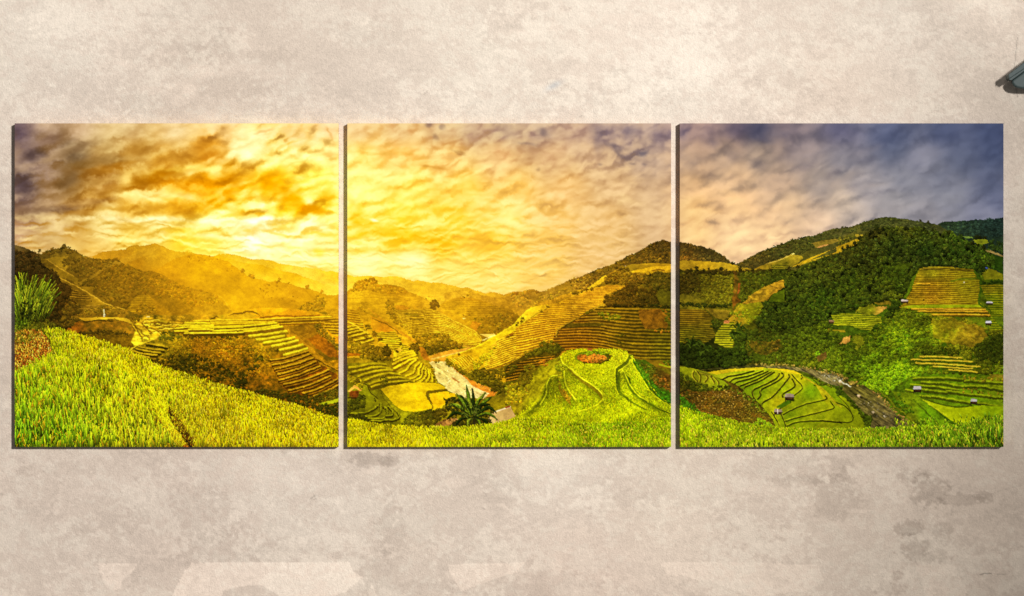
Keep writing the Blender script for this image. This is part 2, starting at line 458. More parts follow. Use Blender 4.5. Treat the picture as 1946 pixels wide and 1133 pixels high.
    Lt = Lt * (1 - .8 * fl) + .8 * fl * np.array([196, 164, 130]); D = D * (1 - .6 * fl) + .6 * fl * np.array([84, 68, 60])
    blue = (ss(1600, 1850, X) * (1 - ss(330, 430, Y)))[..., None]
    Lt = Lt * (1 - .6 * blue) + .6 * blue * np.array([128, 130, 150])
    a = np.clip(-n, 0, 1)[..., None] * (.6 * wl + .5 * wm + .7 * wr)[..., None]
    b = np.clip(n, 0, 1)[..., None] * (.58 * wl + .66 * wm + .8 * wr)[..., None]
    gr = (wr * ss(250, 330, Y))[..., None]; lum = base.mean(-1, keepdims=True)
    base = base * (1 - .22 * gr) + .22 * gr * (lum * np.array([1.03, 1., .97])) + gr * 7
    D = D * (1 - wr[..., None]) + wr[..., None] * (base * np.array([.7, .72, .78]) * .8 + .2 * np.array([74, 76, 98]))
    Lt = Lt * (1 - wr[..., None]) + wr[..., None] * np.minimum(base * np.array([1.24, 1.2, 1.12]) + 8, 235)
    c = base * (1 - a) + D * a
    c = c * (1 - b) + Lt * b
    p.A[:] = c
    p.PF = PF * .8 + .3 * fbm(wx, wy, 40, 18, 163, 3, .6); p.mod = .5
    S = p.soft
    for q in [  # dark puffs and bands, x y rx ry r g b alpha angle
        (60, 296, 20, 13, 84, 70, 70, .75, 0), (45, 352, 18, 22, 86, 70, 70, .7, 0), (88, 270, 26, 8, 128, 104, 90, .5, -30), (140, 285, 46, 9, 118, 92, 62, .7, -20),
        (180, 310, 55, 9, 128, 98, 52, .6, -8), (128, 345, 26, 14, 122, 96, 62, .7, -35), (190, 344, 45, 9, 152, 112, 52, .6, -10), (90, 400, 75, 7, 118, 92, 70, .8, -6),
        (160, 385, 60, 6, 150, 112, 66, .55, -8), (265, 285, 22, 14, 165, 120, 50, .65, 0), (300, 335, 42, 9, 176, 118, 18, .85, -14), (262, 343, 18, 10, 165, 112, 24, .85, 0),
        (335, 330, 22, 9, 170, 112, 18, .7, -10), (365, 355, 60, 16, 226, 150, 16, .7, 4), (320, 300, 30, 10, 198, 148, 62, .6, 0), (395, 280, 28, 18, 200, 142, 48, .7, 10),
        (400, 300, 22, 12, 196, 132, 36, .7, 0), (440, 330, 22, 20, 200, 136, 18, .75, 10), (436, 330, 12, 14, 190, 124, 10, .6, 0), (515, 350, 20, 18, 226, 155, 12, .8, 20),
        (545, 372, 20, 14, 230, 160, 14, .7, 30), (575, 395, 28, 13, 236, 160, 8, .85, 6), (602, 402, 22, 9, 234, 162, 14, .7, 10), (610, 372, 30, 10, 238, 172, 30, .6, 10),
        (430, 362, 40, 14, 230, 152, 8, .6, 0), (330, 385, 48, 8, 224, 158, 30, .55, 4), (420, 400, 60, 7, 226, 162, 20, .55, 0), (500, 408, 28, 5, 236, 176, 30, .6, 0),
        (255, 395, 70, 6, 205, 152, 52, .5, 0), (330, 440, 30, 4, 236, 196, 70, .6, 0), (470, 440, 8, 4, 232, 186, 40, .6, 0), (312, 480, 50, 3, 238, 196, 62, .4, 0),
        (540, 447, 45, 3.5, 246, 200, 60, .7, 6), (600, 445, 30, 4, 246, 206, 72, .6, 6), (505, 470, 20, 4, 246, 206, 60, .6, 0), (556, 470, 18, 4, 246, 214, 80, .6, 4), (606, 477, 9, 8, 246, 210, 62, .7, 0),
        (677, 478, 17, 6, 246, 206, 74, .6, 0), (690, 419, 34, 7, 240, 166, 8, .85, 4), (735, 432, 34, 7, 240, 174, 18, .75, 6), (765, 446, 52, 8, 240, 176, 22, .85, 4), (820, 460, 34, 6, 236, 170, 24, .75, 8),
        (764, 434, 18, 3, 236, 166, 20, .7, 0), (900, 450, 40, 6, 232, 178, 62, .55, 6), (930, 470, 50, 6, 232, 178, 66, .45, 0), (838, 400, 46, 7, 238, 180, 50, .45, 6),
        (500, 248, 18, 3, 165, 112, 50, .7, -14), (545, 268, 3, 7, 190, 130, 50, .6, 20), (540, 282, 30, 3, 216, 160, 60, .6, -30), (625, 252, 3, 12, 196, 142, 76, .6, -25), (570, 306, 24, 3, 226, 172, 70, .6, -14),
        (628, 292, 16, 5, 214, 160, 76, .5, 0), (700, 294, 20, 4, 216, 160, 70, .55, 6), (760, 290, 22, 6, 222, 168, 78, .5, 0), (830, 262, 5, 8, 118, 90, 72, .75, -35), (842, 243, 7, 5, 98, 80, 78, .7, 30), (815, 240, 8, 5, 104, 84, 80, .7, 0),
        (872, 288, 14, 4, 150, 112, 66, .7, 20), (822, 320, 26, 3, 196, 142, 66, .6, 8), (905, 285, 60, 6, 184, 140, 92, .4, -14), (1000, 300, 26, 12, 168, 130, 96, .5, -30),
        (1034, 250, 12, 7, 90, 78, 86, .8, 30), (1003, 275, 16, 4, 106, 88, 88, .55, 10), (1140, 262, 16, 26, 108, 94, 102, .7, 0), (1172, 284, 20, 5, 92, 82, 92, .8, 35), (1222, 292, 9, 6, 72, 70, 90, .9, -30), (1200, 300, 22, 5, 112, 94, 94, .6, 20),
        (1224, 314, 5, 3, 92, 82, 88, .8, 0), (1202, 312, 6, 3, 96, 82, 84, .7, 0), (1140, 314, 5, 4, 118, 98, 90, .7, 0), (1022, 322, 5, 4, 128, 102, 76, .7, 0), (1200, 250, 18, 12, 96, 88, 104, .6, 0), (1256, 258, 12, 16, 116, 100, 108, .6, 0),
        (1190, 345, 30, 6, 166, 132, 98, .5, 25), (1155, 355, 16, 10, 176, 136, 92, .5, 0), (1105, 375, 30, 5, 194, 148, 92, .5, 20), (1260, 330, 14, 20, 150, 126, 112, .4, 0),
        (1302, 262, 10, 14, 84, 80, 108, .6, 0), (1358, 273, 12, 9, 82, 78, 100, .7, 0), (1392, 300, 13, 14, 98, 92, 104, .7, 0), (1430, 240, 34, 12, 62, 66, 96, .8, 0), (1444, 262, 22, 7, 62, 66, 96, .7, 20),
        (1482, 256, 18, 8, 72, 74, 100, .6, 0), (1436, 312, 18, 12, 92, 88, 104, .6, 0), (1524, 320, 26, 8, 98, 92, 106, .6, -14), (1400, 338, 14, 10, 128, 112, 106, .6, 0), (1418, 360, 14, 8, 126, 110, 102, .55, 0),
        (1585, 330, 16, 8, 92, 86, 98, .7, -35), (1648, 300, 26, 7, 88, 86, 104, .6, -20), (1624, 358, 30, 5, 98, 92, 104, .6, -25), (1675, 366, 34, 5, 92, 88, 102, .7, -16), (1738, 318, 18, 12, 84, 86, 108, .6, -20),
        (1690, 262, 55, 14, 64, 74, 110, .8, -4), (1790, 262, 40, 18, 62, 74, 116, .6, 0), (1870, 300, 36, 40, 58, 72, 118, .6, 0), (1800, 330, 30, 8, 86, 92, 120, .5, -20), (1890, 360, 20, 30, 74, 86, 128, .5, 0),
        (1570, 250, 30, 10, 80, 80, 106, .5, -20), (1500, 290, 20, 8, 100, 94, 106, .5, -30), (1560, 390, 40, 6, 138, 122, 110, .5, -10), (1480, 400, 24, 8, 160, 134, 112, .5, -10), (1320, 360, 12, 12, 150, 124, 104, .5, 0), (1356, 400, 20, 8, 172, 138, 104, .5, 0), (1340, 330, 16, 10, 128, 110, 104, .45, 0)]:
        S(q[0], q[1], q[2], q[3], q[4:7], q[7] * (.45 if q[0] > 1290 else .75 if q[0] > 950 else 1), q[8], warp=8 if q[2] > 12 else 5, p=1.5 if q[0] < 900 else 1.2)
    p.mod = -.4
    for q in [  # bright puffs
        (490, 462, 36, 9, 255, 254, 244, .55, 12), (515, 440, 60, 6, 255, 252, 226, .45, 0), (445, 430, 60, 7, 255, 252, 214, .5, 0), (480, 480, 40, 5, 255, 252, 226, .45, 8), (400, 450, 50, 5, 255, 246, 190, .5, 0), (570, 455, 50, 6, 255, 250, 214, .5, 6), (360, 430, 60, 5, 255, 244, 180, .5, 0), (600, 490, 50, 6, 255, 246, 196, .5, 4), (300, 418, 120, 5, 255, 246, 190, .6, 2), (200, 416, 60, 4, 252, 232, 170, .6, 4), (450, 420, 90, 5, 255, 252, 205, .6, 0),
        (250, 372, 36, 7, 250, 222, 140, .6, 6), (290, 378, 26, 5, 254, 236, 160, .6, 20), (238, 340, 10, 12, 248, 216, 130, .5, 0), (345, 320, 34, 6, 250, 216, 110, .6, -10), (395, 318, 26, 6, 252, 226, 130, .6, 0), (470, 285, 26, 40, 254, 232, 168, .6, 10), (540, 300, 50, 14, 254, 234, 150, .45, 0),
        (455, 385, 12, 14, 254, 226, 110, .6, 0), (590, 386, 10, 6, 255, 242, 170, .8, 0), (490, 375, 10, 18, 254, 236, 140, .6, 10), (420, 402, 22, 6, 255, 248, 180, .7, 0), (515, 420, 40, 6, 255, 252, 210, .6, 0), (590, 430, 40, 8, 255, 250, 205, .5, 0), (640, 410, 30, 6, 254, 236, 150, .5, 0), (600, 470, 60, 8, 255, 248, 200, .45, 0),
        (710, 418, 10, 3, 255, 242, 190, .8, 10), (700, 370, 60, 8, 255, 234, 140, .45, 0), (690, 455, 40, 5, 254, 236, 160, .6, 0), (780, 495, 34, 14, 254, 240, 180, .55, 0), (720, 490, 50, 10, 254, 238, 170, .4, 0), (985, 395, 26, 10, 252, 226, 150, .55, 0), (1000, 435, 40, 10, 250, 220, 140, .4, 0), (965, 415, 14, 26, 252, 224, 140, .45, 0),
        (1115, 285, 16, 10, 206, 172, 134, .5, 0), (1060, 290, 30, 10, 208, 170, 128, .4, -30), (1190, 380, 26, 8, 232, 196, 138, .5, 20), (1180, 385, 10, 5, 240, 204, 146, .5, 0), (1225, 320, 18, 12, 186, 156, 130, .4, 0), (1330, 285, 20, 16, 158, 138, 128, .55, 0), (1345, 312, 24, 16, 166, 144, 126, .5, 0), (1392, 275, 20, 10, 152, 134, 126, .5, 0),
        (1480, 280, 18, 14, 150, 134, 128, .5, 0), (1380, 370, 20, 8, 204, 172, 130, .5, 0), (1330, 385, 20, 8, 214, 176, 126, .5, 0), (1350, 402, 12, 6, 226, 192, 142, .6, 0), (1620, 335, 22, 10, 168, 148, 132, .6, -24), (1590, 350, 16, 8, 168, 148, 134, .5, -20), (1660, 352, 28, 5, 158, 142, 132, .5, -20), (1760, 290, 34, 12, 128, 124, 138, .6, -14), (1650, 282, 26, 7, 130, 120, 126, .5, -20), (1830, 350, 28, 8, 132, 130, 142, .5, -10), (1545, 425, 20, 5, 208, 180, 150, .5, 0), (1700, 395, 50, 5, 150, 138, 132, .4, -8), (1830, 395, 40, 8, 122, 122, 146, .4, 0)]:
        S(q[0], q[1], q[2], q[3], q[4:7], q[7] * (.5 if q[0] > 1290 else 1), q[8], warp=8 if q[2] > 14 else 5)
    # puff relief on top of everything: lit crests, shaded creases
    f = .8 * np.clip(PF, -1, 1) + .35 * fbm(X, Y, 13, 7, 155, 3, .6, -10)
    k = (.1 * wl * (1 - .35 * hz) + .05 * wm + .02 * wr) * f
    p.A *= (1 + k[..., None] * np.array([1., 1.25, 1.8]))
    g1 = (1 - ss(900, 1250, X))[..., None]; lum = (p.A @ np.array([.3, .59, .11], np.float32))[..., None]
    sat = lum + (p.A - lum) * 1.06; sat = 196 + (sat - 196) * 1.1 + 9
    p.A = p.A * (1 - g1) + sat * g1
    g3 = ss(1240, 1330, X) * (1 - ss(1420, 1700, X)); g4 = ss(1250, 1400, X)
    p.A = (p.A * (1 + .06 * g4[..., None]) * (1 + g3[..., None] * np.array([.05, .0, -.09]))).astype(np.float32)
    gb = (ss(1480, 1780, X) * .4)[..., None]; lum = p.A.mean(-1, keepdims=True)
    p.A = p.A * (1 - gb) + gb * (lum * np.array([.98, 1., 1.08]) + 8)
    p.A = p.A.astype(np.float32)
    p.sky = p.A.copy()


def paint_far(p):
    # far ridges in the golden haze
    r = zB(370, 180, 430, 137, 480, 135, 540, 130, 640, 150, 780, 188, 980, 195, 1100, 240, 1250, 265, 1480, 290, 1590, 322, 1640, 312, 1720, 335) + \
        zC(60, 122, 130, 148, 200, 142, 290, 137, 380, 150, 460, 157, 540, 143, 640, 158, 770, 200, 810, 190, 950, 210, 1040, 215, 1140, 240, 1240, 255, 1280, 272, 1350, 268, 1450, 300, 1550, 335, 1620, 315, 1740, 345, 1850, 312) + \
        zD(60, 650, 130, 650, 240, 620, 330, 655, 400, 700)
    p.hill(r, 640, [(420, 486, (228, 172, 38)), (420, 520, (246, 208, 84)), (520, 500, (232, 178, 44)), (560, 530, (246, 208, 92)), (640, 522, (232, 180, 46)), (640, 560, (250, 216, 110)), (700, 530, (228, 172, 44)), (720, 560, (238, 190, 70)), (800, 545, (222, 168, 44)), (850, 575, (212, 160, 46)), (900, 560, (212, 158, 44)), (960, 580, (180, 130, 34)), (1010, 560, (160, 115, 36))], .6, 2.2, 3, tex=.05, patch=.03)
    # middle ridge
    r = zB(360, 165, 430, 140, 480, 165, 560, 185, 660, 225, 860, 245, 950, 270, 1050, 300, 1150, 325, 1260, 345, 1400, 395, 1560, 455, 1720, 490)
    p.hill(r, 610, [(420, 490, (222, 165, 22)), (440, 520, (240, 190, 52)), (500, 506, (222, 164, 20)), (500, 535, (238, 188, 52)), (560, 522, (218, 160, 22)), (580, 550, (240, 192, 62)), (640, 550, (242, 198, 74))], .6, 2.5, 3, tex=.05, patch=.03)
    # mountain behind
    r = zA(880, 160, 1000, 103, 1090, 95, 1230, 85, 1280, 50, 1320, 38, 1360, 32, 1390, 50, 1480, 35, 1520, 22, 1560, 15, 1640, 50, 1720, 90, 1869, 112) + zB(140, 118, 190, 135, 300, 190)
    p.hill(r, 600, [(180, 490, (196, 142, 36)), (220, 480, (204, 150, 36)), (220, 505, (178, 124, 24)), (260, 470, (208, 156, 36)), (262, 500, (186, 130, 20)), (295, 466, (208, 154, 34)), (300, 495, (200, 146, 28)), (340, 482, (216, 162, 34)), (300, 520, (178, 124, 16)), (365, 484, (220, 162, 30)), (290, 485, (216, 164, 42))], .7, 2, 3, tex=.06, patch=.07)
    p.fill(zA(1130, 200, 1400, 95, 1560, 40, 1620, 60, 1500, 130, 1300, 210, 1180, 250), [(280, 480, (216, 164, 46))], 2, .05, .05, .45)
    p.fill(zA(1000, 130, 1250, 95, 1340, 60, 1300, 130, 1130, 180, 1010, 180), [(230, 485, (186, 134, 30))], 2, .05, .05, .5)
    # round mountain in front of it
    r = zA(1480, 330, 1600, 290, 1650, 250, 1700, 220, 1780, 180, 1869, 155) + zB(60, 150, 120, 142, 200, 138, 330, 150, 420, 185, 520, 215, 600, 275, 680, 320, 740, 370, 790, 395, 900, 415, 960, 435, 1070, 425, 1180, 450, 1300, 490, 1450, 525, 1600, 575, 1720, 570)
    p.hill(r, 625, [(300, 512, (190, 132, 18)), (340, 492, (206, 146, 18)), (380, 486, (204, 142, 14)), (380, 515, (214, 152, 10)), (330, 530, (186, 128, 14)), (440, 505, (204, 140, 10)), (430, 535, (206, 146, 12)), (480, 535, (206, 146, 16)), (400, 565, (190, 134, 14)), (450, 572, (206, 148, 18)), (520, 545, (196, 138, 18)), (560, 555, (178, 124, 20)), (520, 580, (176, 124, 16)), (610, 565, (190, 136, 22)), (590, 580, (166, 118, 16))], .8, 2.6, 3.2, tex=.07, patch=.09, streak=(40, 12, 25, .07, 201))
    p.clumps(zB(60, 150, 200, 138, 330, 150, 520, 215, 740, 370, 700, 420, 500, 300, 300, 210, 60, 220), 22, (1, 2.2), [(430, 500, (196, 134, 10))], con=.35, warm=.03)
    p.clumps(zB(820, 470, 1000, 440, 1200, 470, 1300, 530, 1250, 640, 1000, 660, 850, 560), 18, (1, 2.4), [(520, 560, (166, 114, 14))], con=.35, warm=.03)
    p.blobs(np.array([475., 478, 480, 482, 529, 530, 526, 548, 584, 461, 612]), np.array([524., 527, 525, 529, 534, 531, 537, 539, 546, 515, 555]), (2, 4), [(480, 525, (150, 100, 16))], .5)
    p.line(zB(420, 570, 480, 620, 560, 740, 600, 760), 2.2, (222, 168, 40), alpha=.5)
    p.line(zB(380, 740, 420, 680, 470, 740, 430, 690), 2, (220, 168, 46), alpha=.5)


def paint_left(p):
    # hills at the far left, darker, wooded
    p.hill(zA(30, 28, 90, 45, 150, 60, 220, 100, 280, 150), 560, [(30, 470, (112, 92, 48)), (60, 480, (104, 84, 40))], .7, 2, 3, tex=.1)
    r = zA(200, 118, 270, 130, 330, 138, 370, 110, 400, 96, 440, 88, 500, 82, 540, 62, 580, 60, 640, 70, 700, 104, 760, 132, 800, 148, 880, 184, 960, 200, 1100, 260)
    p.hill(r, 660, [(80, 488, (92, 74, 26)), (112, 478, (96, 78, 26)), (110, 495, (132, 106, 28)), (150, 490, (104, 82, 24)), (175, 495, (118, 92, 26)), (140, 505, (126, 98, 26)), (100, 515, (118, 92, 24)), (60, 500, (84, 66, 20)), (130, 525, (124, 98, 24))], .9, 2.4, 3, tex=.16, patch=.12)
    p.fill(zA(380, 190, 480, 160, 620, 160, 560, 230, 600, 260, 640, 280, 600, 310, 500, 250), [(115, 492, (140, 112, 30)), (130, 505, (150, 118, 30))], 1.4, .08, .08)
    p.clumps(zA(330, 130, 440, 84, 560, 50, 640, 66, 720, 110, 640, 120, 520, 110, 400, 150), 60, (1.4, 2.8), [(110, 478, (84, 66, 20))], con=.7, seed=4)
    b = np.array(zA(575, 35, 560, 50, 590, 50, 570, 62, 548, 66, 310, 98, 300, 110, 640, 60, 690, 90, 415, 96, 430, 104, 620, 54))
    p.blobs(b[:, 0], b[:, 1], (1.6, 3.2), [(120, 470, (66, 52, 16))], .6)
    p.clumps(zA(530, 240, 560, 190, 640, 165, 720, 170, 740, 230, 680, 250, 560, 255), 90, (1.6, 3), [(133, 495, (84, 66, 18))], con=.8, seed=5)
    p.clumps(zA(700, 110, 800, 150, 870, 185, 800, 210, 740, 170), 60, (1.5, 3), [(155, 492, (110, 86, 24))], con=.7, seed=6)
    # wooded spur in the middle
    r = zA(600, 300, 640, 275, 700, 240, 760, 212, 830, 202, 900, 190, 980, 198, 1060, 186, 1120, 190, 1180, 205, 1210, 240, 1250, 250, 1290, 265, 1360, 290, 1430, 320, 1500, 320, 1570, 330, 1640, 360, 1740, 420, 1800, 460, 1869, 480) + zB(100, 490, 200, 510, 300, 540, 400, 580, 440, 640, 560, 740)
    cs = [(135, 510, (98, 76, 20)), (170, 500, (104, 80, 22)), (210, 500, (124, 94, 22)), (150, 540, (96, 74, 18)), (200, 530, (112, 84, 18)), (250, 520, (124, 92, 18)), (300, 530, (146, 104, 16)), (345, 555, (164, 116, 14)), (380, 570, (176, 126, 18)), (250, 560, (116, 86, 18)), (200, 570, (100, 78, 18)), (320, 580, (150, 110, 18)), (280, 590, (136, 102, 18)), (400, 595, (172, 126, 22)), (220, 620, (120, 92, 22))]
    p.hill(r, 660, cs, .9, 3, 3, tex=.16, patch=.1)
    lit = zA(690, 440, 740, 430, 860, 370, 940, 320, 1060, 230, 1100, 205, 1200, 215, 1220, 245, 1120, 250, 1020, 290, 960, 350, 880, 400, 780, 450, 720, 480)
    p.fill(lit, [(160, 530, (130, 102, 26)), (190, 515, (146, 112, 30)), (215, 500, (156, 120, 34))], 1.5, .1, .08)
    p.clumps(zA(620, 290, 760, 215, 1060, 190, 1120, 215, 1000, 280, 840, 360, 740, 370, 660, 330), 75, (1.4, 3), [(150, 515, (92, 72, 18)), (200, 500, (108, 82, 20))], con=.75, seed=7)
    p.clumps(zA(1060, 185, 1150, 185, 1210, 235, 1150, 215), 90, (1.5, 3), [(215, 498, (96, 70, 14))], con=.7, seed=8)
    p.clumps(zA(900, 480, 960, 360, 1060, 250, 1200, 250, 1360, 290, 1500, 330, 1640, 370, 1780, 440, 1869, 500, 1869, 600, 1600, 600, 1480, 560, 1340, 580, 1200, 620, 1100, 660, 960, 600), 75, (1.6, 3.4), [(200, 530, (104, 78, 16)), (250, 520, (116, 84, 15)), (300, 530, (138, 98, 13)), (345, 555, (158, 110, 12)), (250, 560, (108, 80, 15)), (210, 570, (96, 74, 16))], con=.75, seed=9)
    p.clumps(zB(0, 440, 140, 490, 300, 530, 420, 590, 440, 650, 300, 690, 100, 700, 0, 620), 60, (1.6, 3), [(350, 560, (156, 108, 12)), (410, 575, (172, 122, 16))], con=.5, seed=10)
    p.clumps(zA(740, 440, 860, 400, 940, 410, 920, 480, 760, 480, 700, 460), 90, (1.6, 3.2), [(165, 540, (74, 58, 14))], con=.8, seed=11)
    p.fill(zA(760, 490, 900, 480, 880, 560, 900, 600, 860, 590), [(165, 550, (132, 102, 22))], 1, .1, .1)
    # small terraced knoll in the glow
    p.terr(zA(1260, 720, 1300, 640, 1350, 585, 1420, 562, 1490, 590, 1540, 640, 1600, 780, 1280, 780), zA(1250, 560, 1620, 560), zA(1250, 780, 1620, 780), 12, [(265, 570, (168, 128, 22)), (300, 590, (186, 138, 20))], [(265, 570, (130, 98, 18)), (300, 590, (160, 116, 16))], .55, 1, 1.5, .2)
    p.fill(zA(1480, 580, 1560, 640, 1650, 700, 1760, 800, 1600, 800, 1560, 700), [(300, 585, (166, 120, 18))], 2, .15, .1)
    p.clumps(zA(1400, 650, 1500, 660, 1560, 720, 1580, 790, 1380, 790, 1340, 770), 80, (1.5, 3), [(280, 590, (120, 90, 16))], con=.7, seed=12)
    p.clumps(zA(1170, 640, 1260, 640, 1285, 680, 1250, 720, 1180, 700), 110, (1.6, 3.2), [(235, 577, (84, 64, 12))], con=.9, seed=13)
    # slope edge lit from behind, terraces under it
    p.fill(zA(230, 170, 370, 190, 480, 250, 600, 320, 740, 400, 700, 440, 600, 390, 460, 330, 330, 260), [(90, 500, (112, 88, 22)), (130, 525, (124, 98, 22))], 1.2, .14, .1)
    p.line(zA(370, 188, 440, 225, 560, 300, 680, 370), (1, 2.2, 1.6), (172, 134, 42), jit=.8)
    p.fill(zA(500, 380, 560, 410, 740, 490, 860, 570, 1000, 660, 1050, 670, 900, 690, 740, 680, 620, 640, 560, 480), [(120, 540, (122, 94, 24)), (190, 575, (150, 116, 26)), (150, 570, (110, 84, 18))], 1, .14, .1)
    p.terr(zA(630, 530, 720, 520, 860, 600, 870, 640, 820, 630, 650, 612), zA(600, 500, 900, 540), zA(600, 625, 900, 645), 5, [(150, 565, (156, 118, 30))], [(150, 565, (76, 56, 12))], .5, 1, 1, .25)
    p.terr(zA(740, 690, 960, 680, 980, 690, 900, 740, 750, 740), zA(700, 680, 1000, 678), zA(700, 745, 1000, 745), 4, [(165, 585, (164, 126, 36))], [(165, 585, (86, 66, 16))], .45, 1, 1, .2)
    p.line(zA(520, 388, 600, 425, 740, 492, 860, 565, 1000, 655, 1060, 680, 1200, 720, 1350, 790), (1.5, 2.4, 2, 1.2), (188, 146, 44), jit=1)
    # dark bank of trees and bushes on the left
    tl = zA(30, 95, 100, 108, 180, 112, 250, 130, 300, 170, 330, 230, 420, 290, 480, 330, 530, 390, 560, 440, 620, 450, 650, 500, 640, 620, 740, 680, 760, 740, 720, 800, 600, 800, 560, 940, 440, 960, 200, 960, 30, 900)
    cs = [(40, 490, (62, 48, 20)), (80, 500, (58, 46, 18)), (60, 520, (50, 38, 14)), (105, 530, (48, 37, 13)), (130, 545, (62, 46, 14)), (120, 575, (58, 44, 13)), (145, 590, (72, 56, 15)), (100, 610, (56, 44, 13))]
    p.fill(tl, [(80, 540, (36, 28, 9))], 2, .3, .2)
    p.clumps(tl, 70, (1.8, 4), cs, con=1.1, warm=.14, seed=14)
    b = np.array(zA(60, 100, 110, 112, 170, 105, 240, 112, 260, 120, 450, 300, 350, 250, 200, 105))
    p.blobs(b[:, 0], b[:, 1], (2.4, 4), [(60, 480, (60, 46, 18))], .9)
    p.clumps(zA(530, 470, 600, 450, 645, 490, 640, 560, 560, 570, 520, 540), 110, (2, 4), [(125, 552, (50, 36, 12))], con=1.2, seed=15)
    p.clumps(zA(640, 660, 740, 680, 750, 760, 600, 790, 560, 740), 110, (2, 3.6), [(140, 590, (84, 66, 16))], con=.9, seed=16)


def paint_valley(p):
    # valley floor in the first panel
    p.fill(zA(560, 800, 720, 800, 1000, 690, 1200, 720, 1400, 790, 1869, 780) + P_(480, 600, 660, 590, 660, 700, 240, 720, 100, 660), [(150, 600, (110, 86, 20)), (250, 590, (128, 98, 22)), (300, 610, (170, 130, 24)), (360, 600, (164, 122, 22)), (220, 640, (110, 84, 16)), (330, 640, (140, 108, 18))], 2, .2, .2, sat=.1)
    p.clumps(zA(750, 740, 900, 720, 1000, 680, 1150, 700, 1250, 760, 1200, 800, 720, 800), 80, (1.6, 3), [(200, 590, (112, 88, 20))], con=.8, seed=17)
    p.fill(zA(720, 818, 1000, 812, 1240, 822, 1330, 860, 1290, 880, 1120, 830, 800, 850), [(200, 605, (216, 172, 40)), (160, 606, (176, 134, 30))], 1, .1, .1)
    p.line(zA(985, 735, 985, 795), 2, (72, 54, 12), False); p.line(zA(1005, 732, 1005, 798), 2.4, (236, 228, 170), False); p.line(zA(988, 742, 1000, 770), 2, (150, 130, 50), False)
    p.fill(zA(590, 960, 720, 858, 800, 850, 1100, 866, 1220, 850, 1290, 880, 1350, 980, 1300, 990, 1000, 955, 740, 985, 700, 1000), [(140, 625, (140, 86, 18)), (180, 620, (122, 90, 18)), (230, 620, (138, 100, 20)), (250, 630, (160, 116, 24))], 1.5, .2, .12, sat=.12)
    p.line(zA(790, 865, 900, 850, 1010, 855, 1110, 860), 2.4, (66, 50, 10), jit=1.4)
    p.clumps(zA(560, 850, 640, 800, 730, 820, 730, 850, 640, 930, 560, 940, 430, 930, 440, 860), 100, (1.7, 3.4), [(120, 610, (64, 52, 14))], con=1, seed=18)
    p.clumps(zA(720, 980, 880, 960, 1000, 948, 1120, 975, 1260, 970, 1290, 995, 1100, 1005, 900, 1000, 760, 1010), 120, (1.4, 2.8), [(190, 632, (58, 46, 12))], con=1, seed=19)
    p.fill(zA(860, 1005, 1260, 1000, 1380, 1100, 1380, 1140, 1000, 1140), [(200, 640, (102, 78, 16)), (240, 650, (112, 84, 16))], 1.4, .25, .2)
    # bright broken terraces right of it
    vt = zA(1330, 800, 1400, 790, 1869, 800) + P_(350, 612, 330, 622, 290, 645, 262, 668, 250, 650) + zA(1350, 950, 1300, 880)
    p.fill(vt, [(265, 612, (196, 154, 30)), (330, 605, (190, 144, 28)), (300, 620, (184, 146, 24)), (270, 645, (214, 180, 40))], 1.5, .25, .3, sat=.12, streak=(40, 4, 8, .3, 211))
    for k, (a, b, c, d) in enumerate([(1430, 850, 1600, 830), (1440, 880, 1640, 880), (1560, 900, 1869, 880), (1600, 930, 1869, 925), (1480, 935, 1580, 960), (1500, 985, 1620, 960), (1640, 1010, 1560, 960), (1400, 1040, 1480, 1010)]):
        p.line(zA(a, b, (a + c) / 2, (b + d) / 2 - 6, c, d), 2, (120, 90, 14), jit=1.4, seed=k)
        p.line(zA(a, b + 12, (a + c) / 2, (b + d) / 2 + 6, c, d + 12), 2, (232, 196, 52), jit=1.4, seed=k)
    for k, q in enumerate([(1300, 840, 1420, 980, 1500, 1060), (1330, 900, 1400, 1010, 1420, 1070), (1420, 880, 1520, 1000)]):
        p.line(zA(*q), 3, (74, 56, 10) if k else (98, 76, 14), jit=2, seed=k, alpha=.7)
    p.clumps(zA(1310, 815, 1370, 805, 1380, 870, 1320, 870), 120, (1.6, 3), [(256, 610, (84, 66, 12))], seed=20)
    p.blobs(*np.array(zA(1500, 890, 1600, 900, 1470, 910, 1550, 880, 1700, 870, 1740, 880)).T, (1.6, 3), [(300, 615, (110, 84, 14))], .8)
    p.fill(zA(1460, 800, 1500, 800, 1500, 815, 1455, 815), [(280, 603, (240, 214, 120))], .3, .05, 0)

    # the big mound with the stepped crown
    top = zH(0, 420, 60, 375, 130, 345, 200, 320, 300, 265, 320, 225, 345, 232, 430, 205, 520, 160, 590, 138, 740, 130, 790, 98, 840, 92, 1010, 60, 1080, 52, 1140, 30, 1250, 26, 1380, 30, 1500, 40, 1700, 70, 1780, 95, 1860, 120, 1900, 140)
    base = [(300, 645, (119, 100, 19)), (330, 640, (128, 105, 17)), (420, 640, (139, 96, 15)), (380, 665, (114, 79, 13)), (440, 665, (149, 102, 15)), (350, 690, (81, 66, 11)), (420, 700, (93, 68, 11)), (470, 690, (119, 83, 13)), (500, 650, (158, 123, 19)), (540, 680, (136, 94, 13)), (480, 730, (104, 68, 11)), (560, 740, (117, 75, 11)), (560, 620, (187, 132, 19)), (620, 660, (174, 118, 17)), (600, 700, (146, 105, 15)), (640, 760, (98, 79, 13)), (440, 645, (146, 110, 17))]
    p.fill(top + P_(660, 830, 560, 800, 240, 690), base, 1.2, .28, .22, sat=.12)
    sl = zH(260, 470, 330, 400, 500, 290, 1000, 265, 1080, 310, 1260, 420, 1290, 540, 1200, 580, 1330, 700, 1300, 800, 1000, 760, 700, 690, 380, 590)
    p.clumps(sl, 90, (1.1, 2.3), base, con=.85, warm=.15, seed=21)
